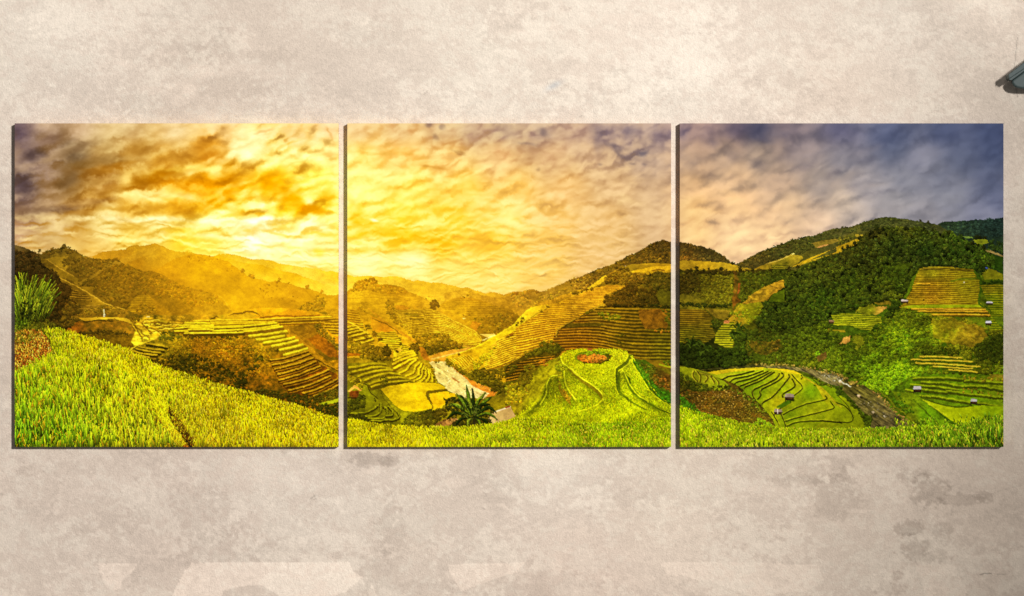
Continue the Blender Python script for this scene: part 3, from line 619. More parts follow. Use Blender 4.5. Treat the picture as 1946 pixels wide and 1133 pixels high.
    p.clumps(zH(260, 480, 360, 440, 600, 440, 760, 480, 900, 560, 1060, 600, 1100, 640, 1060, 760, 800, 700, 500, 610, 300, 540), 50, (1.5, 3), [(350, 690, (44, 40, 9)), (440, 710, (48, 44, 9))], con=1.1, warm=.12, seed=22)
    p.clumps(zH(500, 270, 1000, 258, 1050, 290, 900, 300, 540, 300), 70, (1.2, 2.4), [(400, 640, (55, 47, 8))], con=1, warm=.15, seed=23)
    p.clumps(zH(300, 260, 345, 228, 420, 245, 500, 260, 480, 290, 360, 330, 300, 300), 90, (1.4, 2.8), [(320, 636, (69, 67, 14))], con=1, seed=24)
    p.clumps(zH(840, 400, 960, 410, 930, 500, 830, 520, 800, 460), 50, (1.2, 2.4), [(430, 680, (144, 96, 16))], con=.8, warm=.2, seed=25)
    p.clumps(zH(1100, 440, 1190, 450, 1210, 490, 1120, 500), 90, (1.4, 2.8), [(490, 682, (57, 53, 10))], con=1, seed=26)
    p.clumps(zH(1040, 530, 1180, 520, 1180, 560, 1060, 570), 90, (1.4, 2.8), [(480, 696, (53, 47, 10))], con=1, seed=27)
    p.clumps(zH(960, 640, 1060, 650, 1100, 760, 1000, 770, 930, 700), 90, (1.4, 3), [(455, 730, (42, 40, 8))], con=1, seed=28)
    p.fill(zH(1080, 640, 1180, 600, 1300, 650, 1380, 730, 1440, 785, 1200, 760, 1060, 740), [(500, 730, (130, 87, 14)), (540, 745, (99, 73, 12))], 2, .3, .2, sat=.2, alpha=.8)
    # crown: orange grass, then the steps
    p.fill(zH(740, 132, 800, 98, 1010, 58, 1140, 28, 1250, 24, 1380, 28, 1550, 44, 1700, 68, 1790, 98, 1500, 108, 1180, 125, 1000, 130), [(470, 590, (222, 150, 20)), (520, 588, (224, 152, 18)), (600, 596, (206, 142, 22)), (420, 605, (190, 142, 24)), (560, 600, (196, 130, 20))], 1, .12, .1, sat=.14)
    p.line(zH(740, 128, 790, 104, 810, 115), (3, 3, 1), (84, 60, 12), jit=1); p.line(zH(900, 92, 1010, 70, 1080, 62, 1140, 78, 1190, 102), (1, 3, 4, 3, 1), (98, 70, 14), jit=1.5)
    p.fill(zH(860, 110, 1060, 72, 1160, 100, 1080, 122, 900, 128), [(455, 602, (186, 140, 24))], 1, .15, .1)
    p.line(zH(1180, 112, 1340, 100, 1540, 102, 1700, 92), 3, (140, 84, 18), jit=1)
    Y1, D1 = (226, 196, 34), (92, 64, 12)

    def step(q, w=3.2, dk=3.6, c=None, d=None, o=3.2):
        q = zH(*q)
        p.line([(x, y + o) for x, y in q], dk, d or D1, len(q) > 2, jit=.5)
        p.line(q, w, c or Y1, len(q) > 2, jit=.5)
    p.fill(zH(430, 205, 520, 160, 590, 138, 1000, 130, 1500, 112, 1810, 104, 1850, 118, 1870, 150, 1400, 180, 1420, 225, 1060, 262, 560, 258, 420, 240), [(340, 622, (186, 150, 24)), (440, 618, (178, 138, 22)), (520, 612, (160, 116, 18)), (620, 608, (132, 88, 16))], 1, .16, .1)
    for q in [(590, 140, 740, 134, 1000, 131), (1000, 132, 1500, 112, 1810, 103)]:
        step(q, 2.4, 3, (222, 180, 34), (124, 84, 14))
    step((1290, 140, 1600, 128, 1850, 116), 1.6, 5.5, (196, 148, 26), (96, 66, 12), 4)
    step((1300, 165, 1600, 155, 1860, 148), 1.6, 2.6, (206, 152, 28), (120, 76, 12), 2.6)
    step((520, 158, 640, 157, 745, 160)); step((745, 152, 1000, 148, 1300, 145), 2.2, 2.2, (214, 176, 30), (156, 116, 18), 2.4)
    step((750, 168, 1000, 162, 1290, 154), 2.4, 2.4, (206, 166, 26), (120, 86, 14), 2.4)
    step((470, 178, 600, 177, 765, 180)); step((430, 203, 500, 196, 560, 194)); step((560, 196, 800, 194, 1030, 188), 4.6, 4, (214, 186, 28), None, 4.2); step((1040, 184, 1180, 172, 1320, 156))
    step((550, 216, 660, 214, 768, 216)); step((770, 226, 900, 222, 1065, 212)); step((1070, 212, 1200, 198, 1340, 178)); step((425, 229, 480, 229, 540, 232))
    step((1040, 230, 1200, 215, 1375, 190), 3.6, 7, None, (116, 84, 14), 5); step((510, 248, 760, 245, 1040, 240), 3, 5, (226, 196, 40), (74, 54, 10), 4)
    for q in [(1085, 272, 1260, 252, 1420, 226), (1150, 302, 1270, 290, 1390, 268), (1212, 330, 1350, 310, 1480, 284), (1282, 360, 1400, 338, 1508, 312), (1352, 394, 1460, 372, 1555, 344), (1388, 436, 1490, 412, 1590, 382)]:
        step(q, 3.8, 5, (226, 198, 38), (120, 94, 14), 4.6); p.line([(x, y + 2.2) for x, y in zH(*q)], 1.6, (176, 146, 24), True, jit=.5)
    p.fill(zH(1270, 470, 1420, 450, 1600, 395, 1700, 520, 1850, 610, 1860, 720, 1640, 800, 1440, 785, 1340, 660, 1290, 540), [(540, 690, (104, 72, 12)), (600, 720, (110, 66, 12)), (570, 745, (96, 56, 10))], 1.5, .25, .15, sat=.15)
    for q in [(1270, 482, 1400, 462, 1600, 402), (1290, 525, 1450, 490, 1620, 430), (1310, 562, 1480, 520, 1645, 465), (1338, 610, 1500, 565, 1668, 495), (1345, 660, 1520, 610, 1705, 535), (1390, 696, 1580, 650, 1780, 570), (1430, 750, 1620, 700, 1800, 620), (1560, 775, 1700, 730, 1860, 650), (1650, 800, 1760, 760, 1862, 704)]:
        step(q, 3, 4.4, (172, 130, 26), (66, 42, 8), 3.6)
        step([v + (9 if i % 2 == 0 else 24) for i, v in enumerate(q)], 1.8, 2.4, (140, 98, 18), (74, 46, 8), 2.4)
    # left flank steps
    for q in [(180, 338, 260, 350, 360, 366), (110, 366, 220, 385, 330, 396), (85, 384, 190, 405, 300, 420), (50, 402, 150, 428, 270, 440), (40, 428, 120, 445, 200, 462)]:
        step(q, 3, 4.4, (158, 128, 26), (50, 40, 8), 4)
    p.line(zH(0, 418, 60, 376, 130, 346, 210, 318, 300, 268), 2.2, (206, 170, 40), jit=1)
    # red earth and hedge right of the crown
    p.fill(zH(1400, 185, 1500, 180, 1660, 175, 1720, 200, 1700, 260, 1860, 380, 1866, 480, 1760, 500, 1640, 380, 1560, 330, 1440, 230), [(560, 625, (128, 92, 18)), (590, 650, (140, 96, 18)), (630, 670, (110, 84, 16))], 1.5, .2, .15)
    p.fill(zH(1590, 290, 1690, 258, 1760, 300, 1860, 400, 1866, 465, 1780, 465, 1690, 390), [(600, 650, (150, 88, 14)), (630, 665, (142, 84, 16))], 3, .22, .15, alpha=.85)
    p.line(zH(1380, 190, 1480, 270, 1600, 370, 1700, 480, 1870, 590), (2, 4, 5, 4), (162, 114, 22), jit=2); p.line(zH(1680, 480, 1760, 530, 1870, 590), 1.8, (66, 50, 10), jit=1)
    p.clumps(zH(1650, 170, 1720, 180, 1780, 250, 1870, 330, 1870, 400, 1780, 320, 1690, 240), 110, (1.5, 3), [(620, 635, (90, 74, 16))], con=1, seed=29)
    p.terr(zH(1720, 170, 1800, 130, 1890, 130, 1890, 280, 1820, 270), zH(1700, 130, 1890, 130), zH(1700, 280, 1890, 285), 6, [(630, 620, (186, 138, 24))], [(630, 620, (104, 72, 12))], .45, 1, 1, .15)
    p.terr(zH(1740, 40, 1890, 40, 1890, 110, 1860, 118, 1780, 92), zH(1700, 36, 1890, 36), zH(1700, 115, 1890, 115), 8, [(630, 595, (190, 138, 24))], [(630, 595, (150, 106, 18))], .5, 1, 1, .15)
    b = zB(1270, 730, 1330, 680, 1460, 640, 1480, 590, 1540, 580, 1590, 640, 1570, 720, 1500, 745)
    p.clumps(b, 120, (1.5, 3), [(600, 580, (120, 88, 16))], con=.9, seed=30)
    p.clumps(zH(1440, 780, 1640, 800, 1870, 730, 1870, 860, 1720, 870, 1640, 900, 1400, 840, 1150, 790, 1060, 770, 1200, 750), 110, (1.6, 3.2), [(560, 760, (46, 44, 10)), (630, 760, (64, 58, 12))], con=1.1, warm=.08, seed=31)
    p.fill(zH(1700, 870, 1870, 820, 1870, 850, 1740, 885), [(625, 765, (150, 150, 24))], 1, .1, .1)
    p.clumps(zH(1640, 900, 1740, 880, 1870, 850, 1870, 990, 1700, 950), 110, (1.6, 3.2), [(620, 785, (40, 42, 10))], con=1.1, seed=32)
    p.clumps(zH(120, 470, 300, 500, 400, 560, 600, 620, 900, 720, 900, 760, 300, 600), 60, (1.4, 2.8), [(330, 705, (50, 38, 9))], con=1, seed=33)


def step_at(p, Z):
    def step(q, w, dk, c, d, o=3., jit=.5, gap=0.):
        q = Z(*q)
        p.line([(x, y + o) for x, y in q], dk, d, len(q) > 2, jit=jit, gap=gap)
        p.line(q, w, c, len(q) > 2, jit=jit, gap=gap)
    return step


def paint_centre(p):
    # ground under everything in the middle panel
    p.fill(P_(650, 600, 900, 640, 985, 690, 1300, 690, 1300, 860, 650, 860), [(680, 680, (120, 96, 16)), (760, 800, (132, 124, 16)), (800, 690, (150, 120, 18)), (860, 790, (110, 96, 16)), (960, 740, (100, 84, 15)), (960, 780, (134, 116, 16)), (1270, 680, (90, 80, 16)), (690, 790, (96, 92, 12))], 1, .2, .15)
    # slopes behind the river, left half of the middle panel
    p.clumps(zC(820, 350, 900, 340, 1000, 370, 1100, 380, 1080, 420, 960, 420, 860, 390), 60, (1.4, 2.6), [(810, 565, (206, 152, 40))], con=.4, seed=40)
    r = zC(1100, 330, 1300, 285, 1380, 290, 1500, 350, 1640, 380, 1740, 375, 1869, 330) + zD(120, 690, 240, 640, 330, 660, 420, 660)
    p.hill(r, 660, [(880, 556, (200, 148, 42)), (930, 568, (176, 126, 34)), (980, 560, (150, 108, 34)), (1010, 560, (142, 104, 34)), (900, 580, (180, 130, 30)), (960, 590, (156, 112, 26)), (1020, 580, (150, 112, 30))], .8, 2, 3, tex=.14, patch=.1)
    p.clumps(zD(0, 660, 130, 650, 240, 620, 320, 655, 260, 720, 120, 800, 40, 820, 0, 780), 60, (1.5, 3), [(985, 570, (148, 108, 32))], con=.5, seed=41)
    # right knoll
    r = zC(1020, 480, 1070, 440, 1150, 398, 1240, 378, 1310, 370, 1390, 380, 1450, 392, 1600, 440, 1750, 490, 1820, 500, 1850, 530, 1869, 560) + zD(60, 870, 105, 915)
    p.hill(r, P_(988, 615, 960, 650, 900, 660, 820, 640, 820, 590), [(850, 578, (190, 138, 28)), (885, 566, (182, 124, 26)), (870, 590, (182, 134, 22)), (920, 580, (168, 118, 22)), (960, 590, (146, 104, 22)), (900, 605, (158, 116, 18)), (950, 615, (126, 94, 16)), (985, 605, (116, 86, 18)), (920, 630, (134, 98, 18))], .8, 1.6, 3, tex=.1, patch=.1)
    p.terr(zC(1060, 440, 1300, 380, 1600, 440, 1800, 510, 1700, 570, 1300, 600, 1100, 520), zC(1000, 400, 1869, 420), zC(1000, 640, 1869, 620), 11, [(860, 580, (198, 148, 28)), (940, 590, (164, 120, 24))], [(860, 580, (160, 114, 18)), (940, 590, (128, 92, 18))], .6, 1, 1, .5, alpha=.6)
    p.clumps(zC(1400, 590, 1600, 560, 1840, 520, 1869, 600, 1869, 660, 1700, 740, 1560, 770, 1450, 720, 1380, 640), 50, (1.4, 2.8), [(920, 610, (128, 96, 18)), (965, 605, (112, 84, 18))], con=.6, seed=42)
    p.fill(zC(1400, 630, 1500, 660, 1440, 740, 1380, 690), [(900, 620, (176, 110, 24))], 2, .2, .1, alpha=.7)
    b = zC(1350, 345, 1370, 340, 1310, 370, 1300, 560, 1350, 520, 1370, 560, 1330, 580, 1390, 545, 1420, 600)
    p.blobs(*np.array(b).T, (1.4, 2.8), [(885, 590, (140, 100, 20))], .7)
    p.line(zC(1300, 600, 1325, 600), 2, (244, 210, 120), False)
    # left knoll with trees on its top
    r = zC(40, 320, 80, 280, 120, 262, 150, 215, 200, 192, 240, 186, 290, 175, 340, 168, 385, 200, 390, 230, 480, 236, 560, 240, 660, 265, 720, 310, 850, 370, 950, 412, 1060, 470)
    p.hill(r, P_(860, 640, 760, 680, 655, 680), [(680, 545, (178, 126, 24)), (720, 545, (176, 124, 20)), (760, 550, (178, 124, 20)), (680, 562, (212, 160, 30)), (720, 568, (196, 144, 24)), (700, 580, (170, 126, 20)), (780, 568, (190, 136, 26)), (820, 580, (190, 138, 30)), (760, 590, (186, 138, 22)), (670, 600, (184, 136, 24)), (700, 600, (160, 118, 18))], 1, 2, 3, tex=.13, patch=.13, streak=(40, 5, -4, .12, 221))
    for k, q in enumerate([(120, 345, 500, 350, 800, 400), (60, 385, 300, 375, 640, 395, 880, 430), (140, 330, 400, 325, 700, 345)]):
        p.line(zC(*q), 1.2, (140, 98, 16), jit=1, alpha=.6, seed=k)
    p.clumps(zC(110, 270, 150, 212, 230, 184, 290, 170, 345, 163, 388, 200, 370, 225, 300, 240, 250, 290, 180, 300), 130, (1.6, 3.2), [(690, 540, (138, 94, 16))], con=.7, seed=43)
    p.clumps(zC(300, 240, 480, 245, 620, 270, 700, 310, 640, 330, 420, 320, 300, 310), 70, (1.4, 2.8), [(740, 550, (166, 116, 18))], con=.5, seed=44)
    p.clumps(zC(60, 280, 120, 262, 140, 300, 60, 330), 90, (1.4, 2.6), [(665, 552, (158, 112, 18))], con=.5, seed=45)
    p.fill(zC(570, 455, 640, 450, 760, 480, 700, 505, 570, 505), [(755, 584, (182, 116, 24))], 2.5, .2, .15, alpha=.8)
    p.clumps(zC(640, 460, 940, 465, 960, 495, 760, 500), 60, (1.2, 2.4), [(790, 584, (150, 106, 18))], con=.6, seed=46)
    p.clumps(zC(470, 420, 510, 400, 560, 430, 570, 540, 530, 565, 480, 540, 465, 480), 150, (1.5, 3), [(741, 585, (108, 80, 14))], con=.9, seed=47)
    p.clumps(zC(170, 470, 210, 460, 240, 500, 240, 570, 180, 560), 130, (1.5, 3), [(686, 590, (128, 92, 14))], con=.8, seed=48)
    p.clumps(zC(950, 420, 990, 408, 1040, 450, 1030, 500, 1000, 525, 960, 490, 945, 450), 230, (1.6, 3), [(826, 582, (72, 50, 10))], con=.6, seed=49)
    # terraced slope running down to the river
    sl = zC(560, 505, 800, 498, 960, 500, 1040, 530, 1200, 620, 1440, 740, 1500, 830, 1480, 900, 1250, 880, 1130, 800, 900, 790, 780, 800, 640, 690, 600, 600)
    p.fill(sl, [(780, 600, (176, 132, 24))], 1, .1, .1)
    p.terr(sl, zC(540, 490, 800, 500, 1100, 490, 1500, 700), zC(540, 720, 800, 810, 1100, 800, 1500, 920), 17, [(780, 600, (200, 154, 34)), (840, 620, (208, 162, 38)), (900, 645, (212, 166, 34)), (780, 630, (190, 144, 28))], [(780, 600, (132, 96, 16)), (850, 620, (142, 102, 18)), (900, 650, (160, 114, 18)), (770, 630, (120, 88, 14))], .5, 1, 1.2, .45, brk=.25)
    p.fill(zC(650, 540, 820, 545, 840, 570, 700, 575), [(780, 598, (130, 104, 18))], 1.5, .15, .1); p.line(zC(740, 605, 820, 612, 880, 600), 2, (86, 66, 12), jit=1)
    p.line(zC(900, 620, 1000, 690, 1080, 760), 1.2, (110, 80, 14), jit=1, alpha=.7); p.line(zC(1030, 525, 1200, 620, 1440, 745, 1500, 830), 1.5, (222, 176, 48), jit=1, alpha=.8)
    p.clumps(zC(480, 560, 560, 560, 650, 640, 640, 690, 560, 640), 110, (1.4, 2.8), [(750, 605, (116, 88, 14))], con=.8, seed=50)
    for k, o in enumerate((0, 12, 24, 36)):
        p.line(zC(1280, 860 + o * .6, 1400, 862 + o * .7, 1490, 835 + o * 1.2), 1.3, (112, 80, 14) if k % 2 else (206, 160, 36), jit=.5)
    # earth track and orange field
    p.fill(zC(300, 560, 420, 620, 520, 680, 560, 760, 420, 745, 330, 740, 300, 660), [(715, 620, (192, 132, 22)), (725, 625, (186, 116, 20))], 1.5, .12, .12)
    p.line(zC(280, 490, 420, 600, 540, 690, 680, 780, 800, 860), (2, 3, 5, 6), (186, 126, 26), jit=1); p.line(zC(320, 600, 440, 640, 540, 695, 640, 780), 1.6, (96, 70, 12), jit=1.2, gap=.3)
    p.fill(zC(60, 500, 200, 520, 300, 560, 320, 640, 240, 700, 200, 560), [(685, 600, (176, 128, 20))], 2, .2, .1)
    # terraces at the panel's left edge
    lt = zC(40, 510, 160, 520, 190, 580, 230, 640, 240, 690, 290, 760, 350, 830, 330, 880, 200, 880, 130, 820, 40, 780)
    p.terr(lt, zC(0, 500, 400, 560), zC(0, 830, 400, 850), 13, [(670, 600, (186, 136, 22)), (690, 640, (206, 164, 30))], [(670, 600, (126, 86, 14)), (690, 640, (110, 80, 12))], .5, 1, 1.5, .2)
    st = step_at(p, zC); cc, dd = (212, 172, 32), (100, 74, 12)
    for q in [(60, 690, 130, 680), (60, 720, 180, 700), (70, 755, 230, 715), (100, 790, 270, 745), (150, 830, 310, 790), (210, 862, 340, 820)]:
        st(q, 3, 4, cc, dd, 3.6)
    p.line(zC(60, 630, 130, 670, 280, 760), 2.4, (218, 178, 40), jit=1)
    p.clumps(zC(240, 640, 290, 660, 310, 700, 270, 710), 120, (1.4, 2.8), [(698, 620, (92, 72, 12))], seed=51)
    # middle terraces
    mt = zC(350, 760, 440, 745, 560, 740, 620, 810, 650, 870, 720, 910, 800, 1000, 840, 1060, 880, 1140, 560, 1140, 530, 1040, 560, 960, 500, 890, 400, 830)
    p.terr(mt, zC(300, 750, 600, 735, 900, 800), zC(300, 910, 600, 920, 900, 980), 9, [(740, 640, (206, 164, 28)), (760, 680, (206, 172, 26))], [(740, 640, (104, 78, 12)), (760, 680, (110, 84, 12))], .55, 1, 1.2, .4)
    p.clumps(zC(390, 810, 430, 800, 440, 830, 400, 840), 160, (1.2, 2.4), [(723, 645, (80, 60, 10))], seed=52)
    p.blobs(*np.array(zC(345, 755, 350, 775, 625, 815, 635, 880, 420, 815, 260, 800)).T, (2.4, 4.2), [(720, 640, (86, 66, 12))], .9)
    # vegetation and the big bush by the river
    p.clumps(zC(760, 800, 900, 760, 1040, 752, 1130, 768, 1150, 830, 1230, 850, 1310, 890, 1100, 950, 940, 1000, 860, 910), 110, (1.8, 3.8), [(820, 650, (106, 82, 14)), (840, 670, (80, 62, 11)), (870, 650, (92, 70, 12))], con=1, seed=53)
    p.clumps(zC(870, 900, 1130, 900, 1080, 960, 940, 998), 130, (1.6, 3.2), [(830, 670, (72, 58, 11))], con=.9, seed=54)
    p.fill(zC(820, 900, 880, 910, 950, 1050, 900, 1060, 850, 1000), [(805, 670, (156, 100, 22)), (815, 685, (166, 106, 26))], 1.5, .2, .1)
    p.clumps(zC(720, 880, 800, 870, 840, 900, 820, 960, 780, 970, 730, 920), 150, (1.7, 3.4), [(788, 660, (72, 56, 10))], con=1, seed=55)
    p.clumps(zC(40, 790, 160, 850, 300, 880, 420, 900, 480, 890, 520, 960, 510, 1090, 420, 1040, 340, 1060, 180, 1010, 40, 940), 90, (1.8, 3.6), [(680, 660, (106, 84, 14)), (730, 670, (76, 60, 11)), (700, 685, (66, 54, 10))], con=1.1, seed=56)
    p.fill(zC(50, 970, 180, 975, 200, 1000, 50, 1005), [(670, 674, (150, 90, 16))], 1, .2, .1)
    p.clumps(zC(440, 890, 520, 880, 520, 980, 460, 1000), 130, (1.7, 3.4), [(735, 665, (62, 50, 9))], con=1, seed=57)


def paint_river(p):
    st = step_at(p, zI)
    # sand and water
    p.fill(zI(730, 345, 870, 300, 1000, 282, 1080, 272, 1180, 262, 1240, 190, 1220, 180, 1170, 165, 1290, 155, 1300, 180, 1250, 215, 1120, 285, 1000, 310, 880, 345, 860, 385, 960, 455, 1100, 555, 1310, 638, 1290, 680, 1150, 690, 850, 610, 760, 460), [(830, 680, (204, 138, 42)), (880, 665, (206, 142, 48)), (930, 640, (226, 180, 86)), (860, 705, (180, 118, 32)), (900, 730, (184, 112, 34)), (935, 745, (182, 110, 34))], 1.2, .15, .12)
    p.line(zI(760, 368, 850, 345, 1000, 310, 1120, 280), (3, 3, 2, 1.5), (228, 176, 84), jit=.6); p.line(zI(1185, 210, 1240, 185, 1290, 168), 1.6, (238, 206, 120), jit=.5)
    riv = zI(735, 395, 780, 385, 870, 388, 920, 430, 980, 480, 1060, 545, 1090, 590, 1160, 625, 1235, 660, 1200, 700, 1040, 700, 900, 640, 830, 600, 795, 520, 770, 450)
    p.fill(riv, [(830, 700, (226, 190, 112)), (850, 720, (210, 180, 110)), (880, 735, (196, 166, 104)), (900, 745, (206, 174, 116))], 1, .14, .08, streak=(16, 5, 38, .16, 231))
    p.clumps(riv, 26, (.8, 1.8), [(850, 720, (228, 202, 138)), (890, 740, (214, 186, 128))], con=.2, seed=60, warm=.05, alpha=.6)
    p.line(zI(925, 515, 960, 545, 990, 570), (1.5, 3.4, 2), (170, 112, 54), jit=1.5); p.line(zI(800, 440, 870, 470, 920, 500), 1.2, (180, 150, 90), jit=1.5, gap=.6)
    p.clumps(zI(770, 370, 820, 362, 835, 388, 790, 392), 160, (1.3, 2.4), [(830, 684, (120, 88, 20))], seed=61)
    p.clumps(zI(1085, 560, 1180, 590, 1300, 640, 1280, 660, 1160, 610), 40, (1, 2.2), [(920, 735, (190, 124, 50))], seed=62, con=.6)

    # the orange terraced hill right of the river, middle panel
    hillp = zI(870, 355, 930, 335, 1000, 318, 1100, 280, 1200, 230, 1466, 70) + zD(0, 1055, 60, 985, 110, 930, 170, 860, 240, 800, 330, 770, 420, 740, 560, 640, 700, 600, 860, 600, 1020, 470, 1200, 400, 1740, 400) + P_(1285, 700, 1060, 690, 1000, 700, 975, 735, 900, 700)
    cs = [(860, 680, (204, 158, 24)), (920, 660, (200, 156, 22)), (960, 650, (196, 146, 22)), (1000, 630, (186, 132, 22)), (1040, 600, (190, 136, 24)), (1080, 580, (196, 140, 28)), (1120, 560, (196, 144, 32)), (1040, 640, (156, 106, 18)), (1100, 620, (134, 96, 20)), (1180, 600, (112, 84, 20)), (1250, 600, (106, 82, 18)), (1160, 640, (108, 80, 16)), (1250, 650, (92, 76, 16)), (1000, 680, (150, 106, 16)), (1060, 545, (190, 146, 36)), (1150, 540, (130, 100, 24)), (1250, 520, (140, 108, 24)), (1250, 560, (86, 74, 16))]
    p.fill(hillp, cs, 1.2, .12, .12)
    # wooded ridge on top
    r = zD(330, 658, 400, 625, 480, 602, 600, 540, 640, 528, 720, 505, 800, 470, 860, 440, 950, 400, 1040, 380, 1110, 360, 1200, 310, 1270, 265, 1340, 238, 1440, 188, 1500, 150, 1580, 108, 1640, 97, 1700, 112, 1760, 124) + zE(70, 345, 180, 365, 300, 390, 400, 420, 460, 440, 520, 490, 600, 560, 660, 585)
    p.hill(r, zE(650, 600, 400, 590, 200, 575, 60, 570) + zD(1700, 350, 1300, 360, 1200, 390, 1020, 480, 860, 605, 700, 640, 560, 690, 420, 740, 330, 740), [(1040, 555, (170, 126, 44)), (1090, 535, (130, 96, 32)), (1080, 550, (136, 102, 30)), (1150, 515, (104, 80, 26)), (1200, 490, (90, 68, 24)), (1250, 465, (78, 60, 24)), (1300, 470, (78, 62, 26)), (1350, 480, (74, 62, 28)), (1380, 500, (66, 58, 28)), (1300, 495, (84, 66, 26))], 1, 3.6, 3, tex=.16, patch=.1)
    p.clumps(zD(600, 545, 860, 445, 1040, 382, 1340, 242, 1580, 112, 1640, 100, 1740, 122, 1740, 350, 1300, 345, 1180, 380, 1020, 465, 860, 600, 700, 630), 85, (1.5, 3), [(1090, 540, (122, 90, 28)), (1150, 515, (98, 74, 22)), (1200, 490, (86, 66, 20)), (1255, 470, (76, 58, 20)), (1255, 495, (92, 70, 20))], con=.85, seed=63)
    p.clumps(zE(60, 350, 180, 370, 300, 395, 460, 445, 600, 565, 640, 590, 400, 585, 200, 570, 60, 565), 85, (1.5, 3), [(1300, 470, (78, 62, 24)), (1350, 485, (68, 58, 24)), (1300, 495, (96, 68, 22))], con=.85, seed=64)
    p.fill(zD(270, 770, 420, 740, 560, 690, 700, 650, 660, 700, 480, 780, 300, 800), [(1040, 572, (176, 126, 30))], 1.5, .2, .1)
    p.clumps(zD(170, 830, 340, 700, 500, 650, 620, 600, 560, 690, 420, 740, 300, 790, 200, 850), 50, (1.3, 2.6), [(1030, 572, (146, 112, 30))], con=.6, seed=65)
    # bright spur
    p.fill(zD(105, 915, 170, 850, 260, 810, 400, 790, 430, 805, 330, 880, 180, 960, 60, 1040, 0, 1060, 0, 1040), [(1000, 600, (222, 176, 34)), (985, 620, (214, 170, 30)), (1040, 588, (206, 156, 30))], 1, .12, .1)
    p.fill(zD(830, 610, 960, 520, 1020, 470, 1060, 500, 980, 560, 900, 600, 840, 640), [(1130, 540, (206, 158, 36))], 1, .1, .1)
    # yellow meadow below the wood
    p.fill(zD(1090, 450, 1200, 395, 1300, 358, 1500, 345, 1740, 350, 1740, 440, 1600, 440, 1450, 470, 1300, 440, 1200, 470), [(1200, 512, (126, 100, 26)), (1230, 508, (140, 108, 26)), (1240, 514, (188, 142, 28)), (1260, 506, (152, 116, 26))], 1.2, .12, .12)
    p.fill(zD(1280, 440, 1420, 400, 1560, 380, 1740, 375, 1740, 410, 1500, 430, 1340, 450), [(1250, 510, (190, 144, 30))], 1.2, .12, .1); p.line(zD(1530, 424, 1600, 415, 1660, 422), 2, (110, 74, 18), jit=.6)
    # terraces: orange half, brown half
    p.terr(zD(0, 1133, 0, 1080, 100, 1030, 200, 960, 420, 820, 700, 690, 880, 610, 1080, 580, 1290, 580, 1200, 620, 1040, 680, 1000, 760, 860, 850, 700, 950, 520, 1050, 500, 1133) + P_(1052, 640, 1050, 648, 1024, 660, 985, 680, 960, 700, 930, 690, 930, 650), P_(900, 545, 1000, 545, 1100, 545, 1200, 545), P_(900, 700, 980, 688, 1060, 668, 1200, 650), 34, [(1120, 555, (206, 148, 34)), (1060, 590, (206, 150, 28)), (1000, 630, (220, 162, 32)), (960, 660, (226, 172, 34)), (1040, 620, (196, 138, 28)), (1090, 600, (170, 122, 28))], [(1120, 555, (176, 118, 28)), (1060, 590, (164, 112, 22)), (1000, 630, (138, 90, 16)), (960, 660, (140, 94, 14)), (1040, 620, (120, 78, 14)), (1090, 600, (108, 76, 16))], .5, .85, 1, .3, .25)
    br = zD(500, 1133, 520, 1055, 700, 950, 860, 860, 980, 800, 1300, 800, 1740, 820) + P_(1285, 690, 1200, 680, 1100, 690, 1065, 665, 1050, 650, 1055, 630)
    p.terr(br, P_(1040, 588, 1130, 578, 1300, 582), P_(1040, 672, 1130, 672, 1200, 690, 1300, 690), 17, [(1090, 620, (156, 108, 24)), (1140, 600, (136, 104, 24)), (1100, 660, (158, 106, 20)), (1200, 610, (124, 94, 20)), (1200, 650, (126, 100, 18)), (1270, 660, (122, 108, 20)), (1270, 620, (104, 90, 18))], [(1090, 620, (84, 54, 12)), (1140, 600, (74, 54, 12)), (1100, 660, (84, 52, 11)), (1200, 610, (64, 52, 11)), (1200, 650, (66, 54, 11)), (1270, 660, (64, 58, 11)), (1270, 620, (66, 58, 13))], .45, 1, 1, .35, .25)
    p.fill(zD(560, 1030, 650, 990, 1000, 985, 1020, 1015, 800, 1030, 620, 1045), [(1100, 618, (86, 72, 16))], 1.4, .25, .1, alpha=.8)
    p.clumps(zD(950, 870, 1040, 860, 1060, 900, 1180, 910, 1180, 950, 1060, 960, 960, 930), 110, (1.3, 2.6), [(1155, 602, (84, 82, 14))], con=.9, seed=66)
    p.fill(zD(1380, 850, 1660, 830, 1720, 930, 1680, 1040, 1450, 1060, 1400, 960), [(1245, 605, (120, 82, 20)), (1260, 620, (124, 88, 20))], 2, .24, .15)
    p.clumps(zD(1640, 830, 1740, 830, 1740, 1040, 1690, 1000), 60, (1.3, 2.6), [(1270, 605, (78, 78, 16))], con=.8, seed=67)
    p.line(zD(500, 1133, 510, 1060, 600, 1000, 720, 940, 820, 880, 900, 825, 1000, 790), 1.8, (150, 118, 32), jit=1); p.line(zD(510, 1120, 520, 1070, 620, 1005, 800, 890, 900, 830), 1.6, (70, 54, 12), jit=1, gap=.5)
    p.clumps(zD(790, 880, 880, 830, 900, 840, 830, 895), 120, (1.2, 2.2), [(1118, 592, (80, 72, 14))], seed=68)
    p.clumps(zJ(930, 165, 1030, 160, 1030, 175, 940, 180), 120, (1.2, 2.2), [(1180, 638, (58, 54, 11))], seed=69); p.clumps(zJ(930, 200, 1000, 230, 990, 245, 940, 240), 120, (1.2, 2.2), [(1178, 650, (66, 60, 11))], seed=70)
    p.clumps(zJ(1210, 130, 1330, 120, 1390, 135, 1330, 145), 90, (1.2, 2.4), [(1245, 630, (146, 96, 26))], seed=71)
